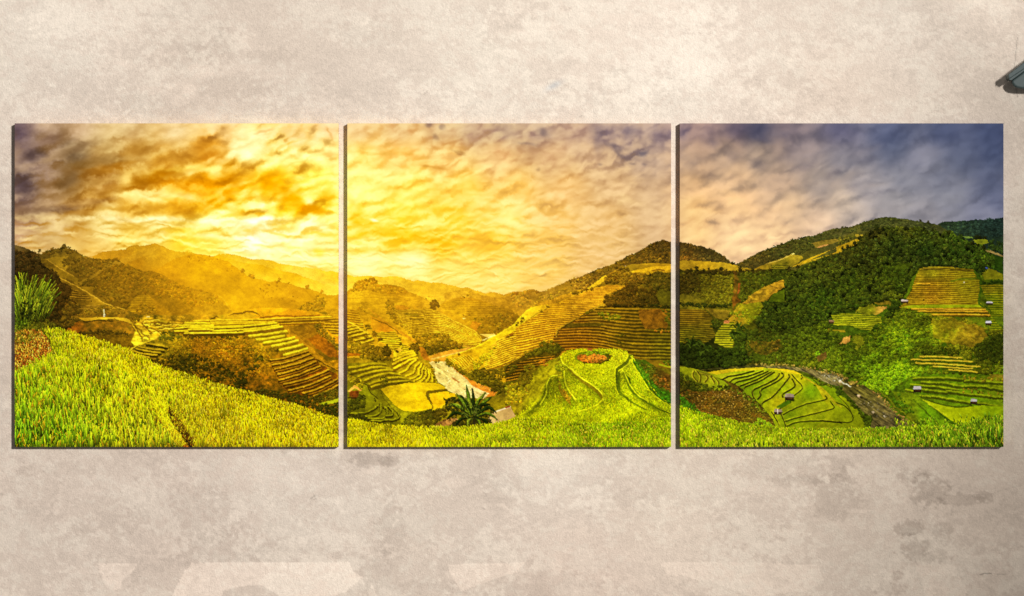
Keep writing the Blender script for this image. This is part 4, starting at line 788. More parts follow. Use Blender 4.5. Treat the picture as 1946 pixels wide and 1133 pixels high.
    # trees on that slope
    p.fill(zD(1430, 470, 1740, 440, 1740, 800, 1570, 790, 1600, 660, 1480, 600, 1330, 560), [(1260, 530, (74, 62, 16)), (1265, 560, (88, 80, 18)), (1260, 575, (80, 72, 16))], 2, .2, .15)
    p.clumps(zD(1330, 460, 1740, 440, 1740, 620, 1600, 640, 1440, 590, 1280, 590, 1300, 500), 110, (1.7, 3.6), [(1210, 530, (82, 62, 16)), (1260, 530, (70, 58, 15)), (1260, 555, (66, 56, 14))], con=1, seed=72)
    p.clumps(zD(1010, 500, 1080, 480, 1180, 400, 1260, 400, 1280, 450, 1430, 460, 1440, 560, 1200, 560, 1100, 550, 1030, 570), 110, (1.8, 3.8), [(1165, 530, (84, 62, 15)), (1200, 525, (90, 68, 18)), (1175, 515, (86, 64, 16))], con=1.1, seed=73)
    p.clumps(zD(1000, 730, 1040, 690, 1080, 700, 1160, 610, 1200, 610, 1260, 590, 1320, 580, 1380, 620, 1500, 640, 1570, 640, 1590, 780, 1590, 805, 1060, 802, 1000, 770), 120, (1.9, 4), [(1160, 565, (62, 46, 12)), (1200, 560, (54, 40, 11)), (1230, 570, (50, 40, 11))], con=1.15, seed=74)
    p.clumps(zD(1060, 788, 1740, 790, 1740, 822, 1400, 812, 1100, 812), 110, (1.5, 2.8), [(1200, 581, (44, 36, 9)), (1260, 582, (40, 40, 10))], con=1, seed=75)
    b = zD(680, 660, 700, 655, 720, 668, 770, 645, 790, 640, 820, 630, 960, 590, 975, 580, 880, 615, 1180, 410, 1200, 395, 1250, 400, 1500, 460, 1560, 445, 1590, 440, 1620, 455, 130, 940, 140, 960, 120, 975, 80, 985, 60, 1000, 20, 1110, 400, 810, 330, 860)
    p.blobs(*np.array(b).T, (2, 4), [(1100, 550, (96, 72, 18)), (1000, 610, (84, 64, 14)), (1240, 520, (84, 66, 18))], 1)
    p.line(zD(0, 1060, 100, 1010, 280, 895, 420, 810, 620, 715, 840, 625, 1000, 580), 1.3, (120, 92, 20), jit=1.4, gap=.7, alpha=.8)
    # concentric steps at the river end
    rv = zI(880, 355, 1000, 320, 1200, 230, 1466, 75, 1466, 130, 1330, 190, 1270, 250, 1200, 330, 1100, 400, 1110, 470, 1060, 450, 940, 400)
    p.fill(rv, [(870, 682, (202, 150, 24)), (930, 660, (206, 164, 22)), (970, 630, (214, 176, 26)), (900, 690, (186, 138, 18))], 1.2, .16, .12)
    for k in range(9):
        t = k / 8
        st((895 + 150 * t, 372 - 45 * t, 935 + 145 * t, 400 - 55 * t, 985 + 130 * t, 455 - 70 * t, 1080 + 40 * t, 480 - 90 * t), 1.4, 1.6, (228, 184, 40), (142, 98, 16), 1.8, gap=.5)
    for k in range(13):
        t = k / 12
        st((1466, 160 + 200 * t, 1380, 182 + 212 * t, 1310 - 30 * t, 215 + 218 * t, 1270 - 80 * t, 250 + 208 * t), 2.2, 2.6, (222, 168, 34), (120, 80, 14), 2.6)
    p.clumps(zI(1100, 390, 1180, 340, 1285, 265, 1290, 300, 1240, 380, 1180, 450, 1110, 470), 100, (1.3, 2.6), [(915, 690, (134, 118, 16)), (930, 670, (160, 134, 18))], con=1, seed=76)
    p.line(zI(880, 352, 1000, 316, 1100, 280, 1200, 228, 1330, 150, 1466, 72), 2, (226, 186, 30), jit=.8)
    p.blobs(*np.array(zI(985, 330, 1440, 160, 1420, 165, 1400, 180)).T, (2, 3.4), [(920, 660, (104, 66, 16))], .9)
    # bushes at its foot, dark steps, path
    p.fill(zJ(0, 430, 100, 370, 290, 270, 460, 250, 500, 300, 430, 370, 300, 420, 200, 470, 100, 560, 0, 600), [(985, 700, (76, 60, 12)), (1040, 670, (84, 68, 13)), (975, 725, (86, 76, 13))], 1.2, .2, .15)
    p.terr(zJ(0, 440, 120, 395, 260, 345, 420, 340, 420, 365, 300, 420, 130, 480, 100, 545, 0, 560), zJ(0, 380, 450, 330), zJ(0, 570, 450, 480), 8, [(980, 705, (150, 106, 20))], [(980, 705, (60, 46, 10))], .35, 1, 1, .3)
    p.clumps(zI(870, 360, 960, 430, 1090, 500, 1130, 465, 1190, 455, 1300, 460, 1380, 430, 1466, 420, 1466, 470, 1330, 540, 1300, 570, 1420, 590, 1380, 650, 1310, 660, 1240, 610, 1120, 560, 1000, 480, 880, 400), 105, (1.7, 3.4), [(880, 700, (92, 76, 13)), (920, 715, (66, 56, 11)), (960, 725, (70, 62, 11)), (945, 740, (60, 52, 10))], con=1.1, seed=77)
    p.line(zI(1466, 365, 1380, 425, 1280, 452, 1190, 462), 1.5, (120, 96, 24), jit=1)
    p.clumps(zJ(285, 230, 380, 215, 450, 240, 500, 300, 440, 325, 330, 315, 250, 340, 140, 370, 180, 310, 270, 280), 110, (1.6, 3.2), [(1045, 662, (66, 62, 12)), (1000, 680, (82, 72, 13))], con=1, seed=78)
    p.line(zJ(0, 425, 100, 368, 200, 300, 290, 270), 1.6, (140, 112, 24), jit=1)
    # near left: curved green steps, the yellow field, hut
    p.fill(zI(40, 400, 200, 400, 400, 380, 440, 440, 520, 560, 420, 620, 340, 700, 420, 800, 500, 900, 480, 940, 40, 940), [(680, 700, (104, 90, 14)), (720, 720, (120, 104, 14)), (740, 720, (126, 100, 14)), (700, 750, (118, 114, 14)), (730, 790, (104, 98, 12)), (680, 780, (84, 80, 12))], 1.2, .14, .12)
    for k, q in enumerate([(60, 440, 160, 425, 260, 405, 370, 410), (90, 475, 200, 450, 320, 432, 400, 445), (140, 510, 230, 480, 340, 460, 440, 462), (190, 545, 290, 505, 400, 485, 490, 495), (230, 575, 330, 545, 450, 520, 550, 530), (250, 600, 360, 570, 480, 555, 570, 550)]):
        st(q, 3.4, 5 if k < 4 else 6.5, (156, 134, 18), (86, 70, 12), 4.6)
    p.line(zI(165, 560, 215, 590, 235, 650, 300, 700), 2, (72, 62, 10), jit=1); p.line(zI(330, 600, 340, 680, 400, 760, 470, 830, 490, 860), 2.4, (90, 82, 12), jit=1)
    p.clumps(zI(320, 520, 370, 510, 385, 560, 370, 590, 320, 590), 150, (1.7, 3.2), [(728, 725, (74, 64, 11))], seed=79)
    yf = zI(325, 620, 400, 595, 500, 580, 600, 562, 720, 566, 800, 560, 870, 605, 885, 630, 800, 630, 740, 635, 715, 660, 720, 690, 745, 740, 765, 790, 680, 805, 600, 815, 500, 800, 430, 745, 380, 690)
    p.fill(yf, [(740, 750, (206, 166, 16)), (780, 740, (214, 170, 18)), (800, 770, (222, 174, 14)), (850, 735, (198, 158, 18)), (730, 740, (184, 150, 18))], .8, .09, .08, streak=(40, 4, 4, .06, 241))
    p.fill(zI(735, 665, 800, 650, 895, 642, 915, 690, 870, 740, 830, 790, 765, 800, 750, 740), [(840, 760, (218, 162, 16)), (850, 748, (208, 158, 18))], .8, .09, .06, streak=(40, 4, 4, .06, 242))
    p.line(zI(880, 632, 760, 640, 720, 652, 722, 690, 750, 740, 762, 785), (3.4, 5, 5, 3, 3), (100, 78, 12), jit=1); p.fill(zI(905, 660, 950, 655, 955, 685, 910, 690), [(860, 752, (206, 156, 16))], .8, .1, .05)
    p.line(zI(580, 565, 680, 560, 800, 565, 870, 600), 1.6, (92, 84, 12), jit=1); p.line(zI(430, 750, 500, 800, 600, 822, 700, 815), 2.4, (126, 116, 14), jit=1)
    # fan of steps beside the river
    p.fill(zI(430, 440, 520, 380, 620, 340, 700, 430, 760, 500, 800, 560, 600, 562, 540, 520), [(770, 690, (150, 124, 16)), (800, 715, (160, 130, 16))], 1, .12, .1)
    for q in [(440, 350, 540, 310, 600, 300), (435, 378, 530, 335, 615, 315), (430, 410, 520, 365, 620, 335), (440, 445, 530, 400, 560, 375, 630, 360)]:
        st(q, 4, 4.4, (210, 172, 26), (110, 80, 12), 4)
    for q in [(485, 485, 545, 455, 575, 410, 625, 375), (540, 510, 600, 480, 620, 430, 655, 395), (575, 535, 640, 505, 655, 450, 670, 405), (610, 550, 665, 520, 680, 460, 690, 430), (660, 555, 700, 520, 705, 470, 708, 440), (710, 556, 735, 520, 730, 470, 728, 448), (760, 556, 765, 520, 750, 480, 742, 455)]:
        p.line([(x + 3, y + 1) for x, y in zI(*q)], 3.6, (112, 84, 12), jit=.5); p.line(zI(*q), 3.4, (204, 172, 24), jit=.5)
    p.clumps(zI(740, 420, 770, 450, 800, 540, 830, 600, 790, 570, 760, 500), 120, (1.3, 2.4), [(822, 715, (112, 94, 14))], seed=80)
    # lower rounded steps
    for k, q in enumerate([(60, 825, 180, 820, 260, 790, 300, 760), (110, 840, 240, 850, 320, 815, 325, 740), (180, 860, 300, 870, 370, 850, 380, 790, 350, 770), (250, 885, 350, 885, 370, 850), (360, 880, 430, 880, 480, 860, 480, 820), (370, 845, 420, 840, 425, 800, 390, 770)]):
        p.line([(x, y + 2.6) for x, y in zI(*q)], 4.6, (58, 50, 9), jit=.6); p.line(zI(*q), 2.4, (136, 130, 18), jit=.6)
    p.clumps(zI(40, 850, 140, 830, 200, 860, 250, 890, 180, 900, 40, 880), 130, (1.5, 3), [(680, 795, (44, 42, 9))], seed=81)
    p.clumps(zI(100, 690, 170, 660, 200, 700, 180, 770, 60, 820, 45, 760), 120, (1.7, 3.4), [(678, 765, (54, 52, 10))], con=1.1, seed=82)
    p.clumps(zI(45, 470, 90, 500, 150, 530, 190, 600, 160, 640, 100, 570, 45, 560), 90, (1.5, 3), [(675, 720, (116, 98, 16))], seed=83)
    p.clumps(zI(110, 525, 150, 530, 150, 560, 115, 560), 150, (1.5, 2.6), [(680, 722, (72, 58, 10))], seed=84); p.clumps(zI(265, 700, 290, 695, 290, 718, 268, 722), 150, (1, 2), [(712, 760, (50, 46, 10))], seed=85)
    # thatched hut
    p.fill(zI(62, 640, 150, 630, 140, 670, 130, 695, 62, 685), [(672, 748, (112, 62, 18)), (680, 748, (96, 54, 16))], .3, .2, .1)
    for k in range(5): p.line(zI(70 + k * 15, 645, 70 + k * 15, 690), 1, (70, 38, 12), False, alpha=.6)
    p.fill(zI(45, 642, 80, 608, 110, 586, 140, 608, 168, 632, 150, 640, 110, 612, 65, 648), [(670, 736, (206, 146, 62)), (682, 738, (176, 116, 48))], .4, .15, .1); p.fill(zI(60, 690, 130, 690, 120, 705, 45, 700), [(670, 756, (62, 40, 12))], .5, .2, .1)
    p.fill(zI(460, 285, 490, 275, 512, 298, 480, 305), [(758, 664, (198, 150, 44))], .4, .1, .1); p.fill(zI(455, 290, 480, 303, 478, 318, 455, 312), [(755, 668, (84, 56, 14))], .4, .1, .1)
    p.fill(zI(310, 190, 325, 188, 330, 205, 312, 208), [(721, 644, (90, 58, 14))], .3, .1, .1)
    # dark bushes in front of the field
    p.clumps(zI(510, 920, 560, 850, 680, 815, 800, 800, 860, 790, 880, 830, 760, 930, 520, 945), 120, (1.8, 3.8), [(780, 800, (70, 66, 12)), (820, 790, (48, 44, 10)), (830, 785, (56, 46, 10))], con=1.2, seed=86)
    p.fill(zI(770, 935, 860, 870, 960, 860, 1000, 880, 900, 930, 800, 950), [(850, 800, (176, 124, 70)), (840, 806, (120, 84, 40))], 2, .35, .2)
    p.clumps(zI(820, 870, 900, 860, 980, 850, 960, 900, 880, 890), 60, (1.2, 2.4), [(850, 797, (74, 52, 18))], seed=87)


def paint_banana(p):
    # tin roof
    p.fill(zI(1230, 850, 1290, 815, 1420, 768, 1466, 850, 1400, 880, 1290, 935, 1250, 930), [(945, 795, (216, 180, 108)), (970, 785, (204, 166, 98))], .4, .06, .06)
    for k in range(16):
        t = k / 15
        p.line([(937 + 34 * t, 786 - 12 * t + 1), (945 + 34 * t, 809 - 17 * t)], 1.1, (146, 114, 64), False, alpha=.45)
    p.line(zI(1285, 815, 1420, 770), 1.8, (232, 206, 160), False); p.fill(zI(1370, 775, 1410, 762, 1425, 770, 1380, 785), [(965, 773, (150, 70, 30))], .4, .1, .1)
    p.clumps(zI(930, 900, 1000, 860, 1100, 880, 1250, 870, 1260, 930, 1100, 950, 940, 955), 120, (1.6, 3.2), [(890, 805, (46, 44, 10))], con=1.1, seed=88)
    p.clumps(zI(860, 700, 960, 690, 1060, 700, 1240, 760, 1300, 830, 1240, 860, 960, 850, 880, 800), 60, (1.5, 3), [(890, 780, (44, 44, 10)), (930, 785, (60, 56, 12))], con=1.2, seed=89)
    tone = [(104, 122, 26), (46, 60, 13), (134, 144, 38)]
    lv = [  # base, bend, tip in picture units; width; tone
        (897, 788, 889, 752, 886, 732, 8, 0), (899, 788, 899, 752, 897, 738, 6, 1), (901, 789, 908, 762, 922, 746, 7, 2), (900, 790, 918, 766, 934, 754, 6, 0), (895, 788, 878, 762, 867, 748, 7, 0),
        (894, 790, 870, 770, 852, 772, 6, 2), (893, 792, 866, 784, 850, 796, 6, 1), (903, 790, 926, 774, 942, 784, 6, 1), (904, 792, 926, 786, 944, 798, 5, 0), (893, 794, 876, 796, 866, 810, 5, 1),
        (904, 794, 920, 798, 928, 810, 5, 1), (898, 795, 891, 800, 889, 812, 6, 2), (901, 795, 909, 800, 913, 812, 5, 0), (896, 788, 880, 756, 874, 752, 5, 1), (902, 789, 914, 770, 930, 768, 6, 1), (895, 789, 876, 776, 856, 766, 5, 0), (898, 787, 893, 764, 882, 758, 5, 2), (901, 788, 905, 768, 912, 758, 5, 0)]
    for k, (ax, ay, bx, by, cx, cy, w, c) in enumerate(lv):
        q = [(ax, ay), ((ax + bx) / 2, (ay + by) / 2 - 1), (bx, by), ((bx + cx) / 2 + (cx - bx) * .1, (by + cy) / 2 - 1.5), (cx, cy)]
        col = tone[c]
        p.line([(x + .8, y + 1.3) for x, y in q], (1.2, w * .55, w, w * .9, 1), tuple(v * .4 for v in col), jit=.8, seed=k)
        p.line(q, (1, w * .4, w * .8, w * .7, .8), col, jit=.8, seed=k)
        p.line([(x - .5, y - .6) for x, y in q], (1, 1, 1.3, 1, .6), tuple(min(255, v * 1.5) for v in col), alpha=.6)
        g = np.random.default_rng(k); dq = dens(curve(q), 2.6)[2:]
        for x, y in dq:
            if g.random() < .5: p.line([(x, y), (x + g.normal(0, w * .5), y + g.uniform(.5, w * .5))], .9, tuple(v * .45 for v in col), False, alpha=.7)
    p.line(zI(1110, 940, 1115, 880, 1120, 830), 4, (60, 52, 20), jit=1)
    g = np.random.default_rng(90)
    for k in range(34):
        a = g.uniform(-3.2, .4); L = g.uniform(7, 22); x, y = 896 + g.normal(0, 10), 788 + g.normal(0, 7)
        p.line([(x, y), (x + L * .6 * math.cos(a), y + L * .6 * math.sin(a) - 3), (x + L * math.cos(a), y + L * math.sin(a) + 3)], (1, 2.2, .7), [(58, 70, 16), (36, 44, 12), (104, 112, 36)][k % 3])


def paint_dome(p):
    # the rounded green hilltop in the middle
    p.fill(zJ(0, 640, 100, 560, 200, 500, 260, 470, 380, 380, 470, 340, 520, 420, 500, 700, 300, 850, 100, 880, 60, 800, 0, 760), [(1000, 750, (128, 114, 16)), (1040, 720, (146, 132, 16)), (980, 760, (126, 104, 18)), (1060, 700, (138, 126, 18)), (1010, 770, (136, 132, 14))], 1.4, .2, .18, streak=(22, 5, -55, .2, 251))
    p.clumps(zJ(0, 600, 110, 555, 180, 600, 190, 650, 120, 740, 0, 760), 70, (1.3, 2.6), [(975, 745, (126, 110, 18))], con=.9, warm=.25, seed=91)
    p.clumps(zJ(150, 430, 220, 415, 260, 440, 250, 470, 170, 470), 110, (1.5, 3), [(1005, 700, (92, 80, 14))], seed=92); p.clumps(zJ(280, 400, 420, 355, 430, 365, 330, 430), 80, (1.2, 2.4), [(1040, 685, (136, 84, 22))], seed=93)
    p.clumps(zJ(110, 520, 150, 480, 200, 480, 220, 520, 200, 590, 150, 600, 110, 570), 170, (1.7, 3.4), [(997, 722, (74, 62, 12))], con=1.1, seed=94); p.line(zJ(175, 600, 180, 640), 1.5, (90, 60, 20), False)
    p.clumps(zJ(420, 400, 480, 390, 540, 430, 500, 470, 440, 480), 120, (1.5, 3), [(1067, 698, (104, 102, 16))], seed=95)
    dome = zJ(465, 345, 510, 308, 600, 292, 700, 285, 850, 286, 940, 288, 1020, 300, 1050, 335, 1090, 365, 1105, 400, 1150, 480, 1220, 600, 1300, 690, 1420, 765, 1420, 1000, 0, 1000, 0, 900, 100, 870, 300, 720, 340, 620, 380, 520, 440, 505, 460, 560, 500, 470, 540, 440, 480, 390)
    cs = [(1080, 680, (156, 149, 14)), (1130, 700, (147, 146, 12)), (1180, 672, (164, 158, 20)), (1140, 740, (139, 142, 14)), (1060, 745, (144, 140, 16)), (1040, 770, (142, 144, 14)), (1100, 770, (134, 140, 12)), (1210, 740, (137, 146, 14)), (1250, 770, (139, 147, 14)), (1180, 785, (139, 144, 12)), (1200, 690, (149, 154, 20)), (1020, 790, (144, 142, 12))]
    p.fill(dome, cs, .8, .13, .08, streak=(10, 4, 8, .1, 261))
    p.blades(dome, 34, lambda x, y: 2.2 + 5. * ss(690, 810, y), cs, rough=.5, lean=.3, seed=96, var=.13, dark=.62, hue=.04, tipf=1.14)
    for q, w in [((535, 450, 590, 500, 660, 560, 750, 620, 800, 670, 815, 720), 13), ((460, 540, 470, 620, 505, 690, 545, 755), 14), ((1040, 380, 1000, 425, 955, 460, 945, 540, 948, 610, 975, 670), 12), ((1010, 490, 1045, 570, 1090, 650, 1180, 725, 1300, 795), 11), ((375, 550, 345, 610, 335, 670, 295, 750, 190, 840), 14), ((500, 480, 505, 560, 540, 650, 590, 715), 9)]:
        p.line([(x - 1 if w > 12 else x + 2, y + 3) for x, y in zJ(*q)], w, (92, 96, 10), jit=1, alpha=.3); p.line([(x, y + 1) for x, y in zJ(*q)], w * .6, (80, 82, 10), jit=1, alpha=.3)
    # tiers
    def tier(q, w, c, l=None, o=(1.5, -2)):
        if l: p.line([(x + o[0], y + o[1]) for x, y in zJ(*q)], 2, l, jit=.6)
        p.line(zJ(*q), w, c, jit=1)
    tier((535, 450, 590, 500, 660, 560, 750, 620, 800, 670, 815, 720, 790, 735), (4, 5, 5, 6, 6, 5, 2), (112, 100, 14), (206, 196, 40), (3, -2.5))
    tier((490, 470, 495, 540, 520, 620, 560, 680, 590, 710), (3, 5, 5, 4, 2), (98, 102, 12), (196, 190, 24), (2, -1))
    tier((460, 560, 470, 620, 500, 670, 530, 720, 545, 750), (4, 7, 9, 8, 2), (126, 104, 18)); p.clumps(zJ(480, 640, 560, 640, 590, 710, 530, 750), 80, (1.1, 2.2), [(1078, 755, (138, 100, 18))], seed=97)
    p.clumps(zJ(455, 500, 500, 480, 500, 560, 540, 640, 480, 630, 458, 580), 90, (1.2, 2.4), [(1065, 735, (120, 118, 14))], con=.8, seed=98)
    tier((380, 540, 340, 600, 330, 660, 290, 740, 180, 830), (3, 5, 6, 5, 3), (92, 94, 12)); tier((590, 820, 700, 795, 790, 750, 825, 700, 815, 640), 1.4, (138, 140, 14), (196, 190, 24), (0, -1.6))
    tier((1050, 340, 1045, 375, 1010, 415, 960, 445, 945, 470), (5, 8, 9, 7, 4), (84, 90, 12), (196, 190, 30), (-4, -2)); tier((942, 455, 945, 540, 948, 610, 970, 665), (3, 4, 6, 3), (74, 84, 12), (180, 178, 18), (-3, 0))
    tier((965, 475, 960, 560, 965, 640, 1010, 690, 1100, 750, 1180, 790), (3, 4, 5, 4, 3, 2), (82, 92, 11)); tier((1000, 470, 1025, 520, 1045, 570, 1080, 640, 1180, 720, 1300, 790, 1400, 830), (3, 6, 7, 5, 4, 3, 2), (84, 98, 11), (184, 184, 22), (-2, -2))
    tier((1030, 520, 1050, 540, 1050, 590), 4, (70, 88, 12)); tier((1085, 370, 1100, 420, 1150, 490, 1220, 610, 1300, 690, 1410, 760), (3, 4, 4, 4, 3, 3), (66, 88, 12), (184, 184, 24), (-3, 0))
    for q in [(470, 345, 480, 390, 540, 440, 610, 505, 700, 565), (500, 480, 505, 560, 540, 640, 600, 720), (440, 505, 385, 520, 350, 590, 345, 660, 300, 750), (975, 478, 1000, 470, 1020, 510, 1050, 580, 1110, 660, 1210, 730), (1060, 345, 1098, 380, 1150, 470, 1230, 590, 1310, 680, 1410, 752), (960, 470, 1000, 440, 1040, 410, 1060, 370)]:
        p.line(zJ(*q), 2.2, (204, 200, 34), jit=.7, alpha=.75)
    for q in [(350, 600, 320, 680, 250, 760, 150, 850), (420, 520, 410, 600, 400, 700, 330, 800), (600, 740, 700, 720, 790, 745, 880, 740, 960, 700)]:
        p.line(zJ(*q), 2.4, (124, 124, 14), jit=1, alpha=.5)
    for q, c in [((600, 420, 700, 440, 820, 435, 930, 410), (158, 156, 16)), ((640, 500, 740, 520, 860, 515, 935, 500), (156, 156, 14)), ((720, 585, 800, 600, 890, 595, 940, 585), (154, 156, 14)), ((420, 600, 400, 680, 360, 760), (146, 146, 14)), ((560, 560, 640, 640, 720, 700), (158, 156, 14)), ((1060, 470, 1120, 560, 1200, 660, 1300, 740), (140, 148, 14)), ((560, 800, 720, 835, 900, 830, 1060, 800, 1200, 810), (142, 148, 14)), ((300, 830, 450, 860, 640, 870, 820, 860), (144, 148, 14))]:
        p.line(zJ(*q), 3, c, jit=1.2, alpha=.55)
    w = (.3 * np.exp(-(((p.X - 1045) / 34) ** 2 + ((p.Y - 740) / 46) ** 2)) + .14 * fbm(p.X, p.Y, 40, 26, 621, 3, .5, -30) * (np.abs(p.X - 1130) < 170) * (p.Y > 664)); dm = p.mask(dome, .5); q = p.A[dm[0]]; q[dm[1]] = q[dm[1]] * (1 - w[dm[0]][dm[1]])[:, None]
    # ring on the top
    t = np.linspace(0, 2 * math.pi, 40)
    el = lambda rx, ry, cx=735, cy=352: [(960 + (cx + rx * math.cos(a)) / 4.442, 600 + (cy + ry * math.sin(a)) / 4.442) for a in t]
    p.fill(el(155, 52), [(1100, 672, (106, 110, 14)), (1150, 685, (74, 72, 12))], 1, .2, .1); p.fill(el(128, 40, 728, 358), [(1110, 682, (158, 96, 26)), (1140, 676, (176, 116, 40))], 1.2, .3, .2, sat=.2)
    p.clumps(el(120, 34, 725, 358), 90, (1, 2), [(1120, 680, (152, 88, 26))], con=1, warm=.25, seed=99); p.clumps(zJ(610, 375, 700, 385, 860, 370, 888, 340, 880, 370, 800, 398, 680, 402), 160, (1.2, 2.4), [(1125, 689, (74, 58, 12))], seed=100)
    p.clumps(zJ(610, 335, 700, 300, 800, 295, 880, 325, 860, 335, 760, 322, 660, 335), 140, (1.2, 2.4), [(1125, 671, (110, 118, 16))], seed=101)
    p.fill(zJ(690, 295, 700, 278, 715, 272, 735, 285, 735, 300), [(1120, 665, (150, 92, 40))], .4, .15, .1)
    # right flank
    p.fill(zJ(1090, 365, 1180, 375, 1300, 450, 1420, 520, 1420, 760, 1320, 690, 1240, 600, 1160, 480), [(1230, 700, (66, 84, 14)), (1250, 710, (90, 70, 18)), (1265, 720, (96, 66, 20)), (1240, 730, (60, 86, 14)), (1265, 755, (62, 96, 14))], 1.5, .22, .18)
    p.clumps(zJ(1110, 400, 1180, 390, 1260, 440, 1330, 520, 1410, 570, 1410, 650, 1300, 600, 1200, 520), 90, (1.2, 2.6), [(1235, 705, (72, 72, 16)), (1262, 725, (104, 70, 24))], con=1.1, warm=.25, seed=102)
    p.clumps(zJ(1090, 390, 1130, 400, 1180, 480, 1300, 630, 1410, 690, 1410, 750, 1310, 690, 1220, 600, 1140, 490), 110, (1.4, 2.8), [(1222, 710, (62, 92, 14)), (1262, 752, (56, 92, 14))], con=1, seed=103)
    p.clumps(zJ(1310, 390, 1410, 370, 1410, 420, 1340, 420), 110, (1.4, 2.8), [(1265, 690, (66, 80, 14))], seed=104); p.line(zJ(1300, 415, 1360, 430, 1410, 440), 3, (132, 132, 20), jit=1)


def paint_right(p):
    # hills of the third panel, far to near
    r = zF(1060, 170, 1100, 150, 1160, 118, 1230, 122, 1300, 125, 1420, 115, 1500, 97, 1560, 104, 1600, 110, 1700, 95, 1790, 78, 1830, 72)
    p.hill(r, 560, [(1790, 425, (44, 54, 40)), (1850, 430, (36, 48, 42)), (1900, 420, (34, 48, 46)), (1850, 450, (34, 46, 34)), (1900, 460, (40, 54, 40))], .9, 2.4, 3, tex=.2, patch=.12)
    p.clumps(zF(1090, 160, 1160, 122, 1420, 120, 1790, 84, 1800, 300, 1400, 280, 1200, 230), 80, (1.4, 2.8), [(1800, 430, (42, 54, 36)), (1900, 430, (36, 50, 44))], con=.8, warm=.05, seed=110)
    r = zE(650, 590, 700, 560, 760, 550, 830, 500, 900, 460, 1000, 425, 1080, 400, 1150, 370, 1280, 320, 1400, 290, 1500, 275, 1600, 240, 1720, 200, 1813, 190) + zF(140, 185, 300, 130, 420, 95, 520, 72, 600, 75, 700, 95, 880, 120, 1000, 135, 1090, 160, 1200, 220, 1300, 280)
    p.hill(r, 620, [(1420, 500, (76, 66, 28)), (1480, 475, (70, 64, 28)), (1540, 460, (66, 64, 30)), (1600, 440, (74, 70, 36)), (1680, 420, (62, 64, 32)), (1750, 430, (62, 64, 34)), (1680, 440, (70, 68, 32)), (1540, 490, (80, 74, 24)), (1620, 460, (84, 78, 28))], 1, 2.6, 3, tex=.2, patch=.12)
    p.clumps(zE(680, 580, 900, 465, 1080, 405, 1400, 295, 1520, 280, 1500, 400, 1380, 470, 1200, 500, 1000, 570, 860, 610), 95, (1.5, 3), [(1420, 500, (70, 58, 22)), (1500, 470, (54, 52, 20)), (1550, 460, (58, 58, 22))], con=.9, seed=111)
    p.clumps(zE(1500, 280, 1813, 195, 1813, 310, 1600, 330, 1510, 310) + zF(300, 135, 520, 76, 700, 100, 1090, 165, 1080, 240, 700, 190, 420, 180, 200, 240), 80, (1.3, 2.6), [(1560, 450, (60, 60, 26)), (1680, 425, (62, 64, 30)), (1760, 432, (60, 62, 32))], con=.7, warm=.06, seed=112)
    b = zE(1160, 365, 1190, 360, 1350, 300, 1380, 292, 1410, 288, 1085, 392, 950, 440) + zF(60, 180, 90, 180, 110, 186, 900, 115, 985, 125)
    p.blobs(*np.array(b).T, (1.4, 2.6), [(1500, 460, (48, 44, 20))], .6)
    # small fields on that ridge
    p.fill(zE(1500, 350, 1600, 325, 1720, 310, 1813, 305, 1813, 330, 1740, 345, 1640, 385, 1520, 400), [(1570, 460, (112, 94, 34)), (1590, 455, (124, 106, 40))], 1, .16, .1); p.fill(zE(1540, 390, 1620, 372, 1680, 374, 1600, 395, 1550, 404), [(1565, 468, (158, 116, 62))], 1, .12, .1)
    p.clumps(zF(0, 290, 120, 270, 290, 258, 260, 290, 100, 330, 0, 370), 60, (1.3, 2.4), [(1620, 450, (84, 80, 24))], con=.8, seed=113); p.fill(zF(200, 258, 290, 258, 250, 300, 200, 280), [(1630, 448, (140, 120, 38))], 1, .1, .1)
    p.fill(zE(850, 640, 900, 620, 1000, 575, 1100, 540, 1180, 520, 1280, 475, 1380, 490, 1400, 520, 1330, 570, 1250, 610, 1210, 645), [(1460, 505, (124, 104, 26)), (1490, 500, (104, 94, 24)), (1510, 490, (136, 116, 32)), (1440, 510, (130, 104, 26))], 1, .12, .1)
    p.terr(zE(1050, 590, 1240, 560, 1230, 640, 1060, 640), zE(1000, 560, 1300, 550), zE(1000, 640, 1300, 640), 4, [(1480, 505, (112, 102, 24))], [(1480, 505, (60, 58, 14))], .55, 1, 1, .3)
    p.line(zE(1000, 575, 1130, 540, 1290, 470), 1.6, (176, 148, 62), jit=1); p.line(zE(1230, 500, 1290, 468), 2, (196, 172, 90), jit=.5, gap=.5)
    p.fill(zE(1265, 615, 1340, 570, 1500, 500, 1640, 450, 1813, 385, 1813, 445, 1680, 490, 1540, 530, 1400, 580, 1300, 620) + zF(0, 400, 120, 350, 240, 330, 240, 360, 120, 410, 0, 450), [(1520, 500, (158, 128, 26)), (1580, 480, (164, 132, 30)), (1620, 465, (150, 122, 28))], 1, .12, .1)
    p.fill(zF(0, 395, 100, 360, 190, 320, 250, 300, 250, 360, 150, 390, 60, 430, 0, 470), [(1620, 468, (156, 126, 28))], 1.2, .12, .1)
    p.clumps(zF(0, 340, 120, 310, 200, 290, 180, 310, 60, 370, 0, 390), 90, (1.4, 2.6), [(1610, 460, (64, 62, 18))], con=.9, seed=114)
    # meadow strip and the row of bushes under it
    p.fill(zE(50, 545, 200, 540, 300, 550, 500, 560, 640, 585, 700, 600, 860, 635, 1000, 650, 1000, 670, 50, 670), [(1300, 507, (128, 102, 26)), (1340, 510, (160, 126, 28)), (1380, 508, (150, 122, 30)), (1430, 514, (130, 106, 26))], 1, .12, .1)
    ground = P_(1285, 515, 1400, 516, 1460, 512, 1700, 520, 1915, 520, 1915, 860, 1285, 860)
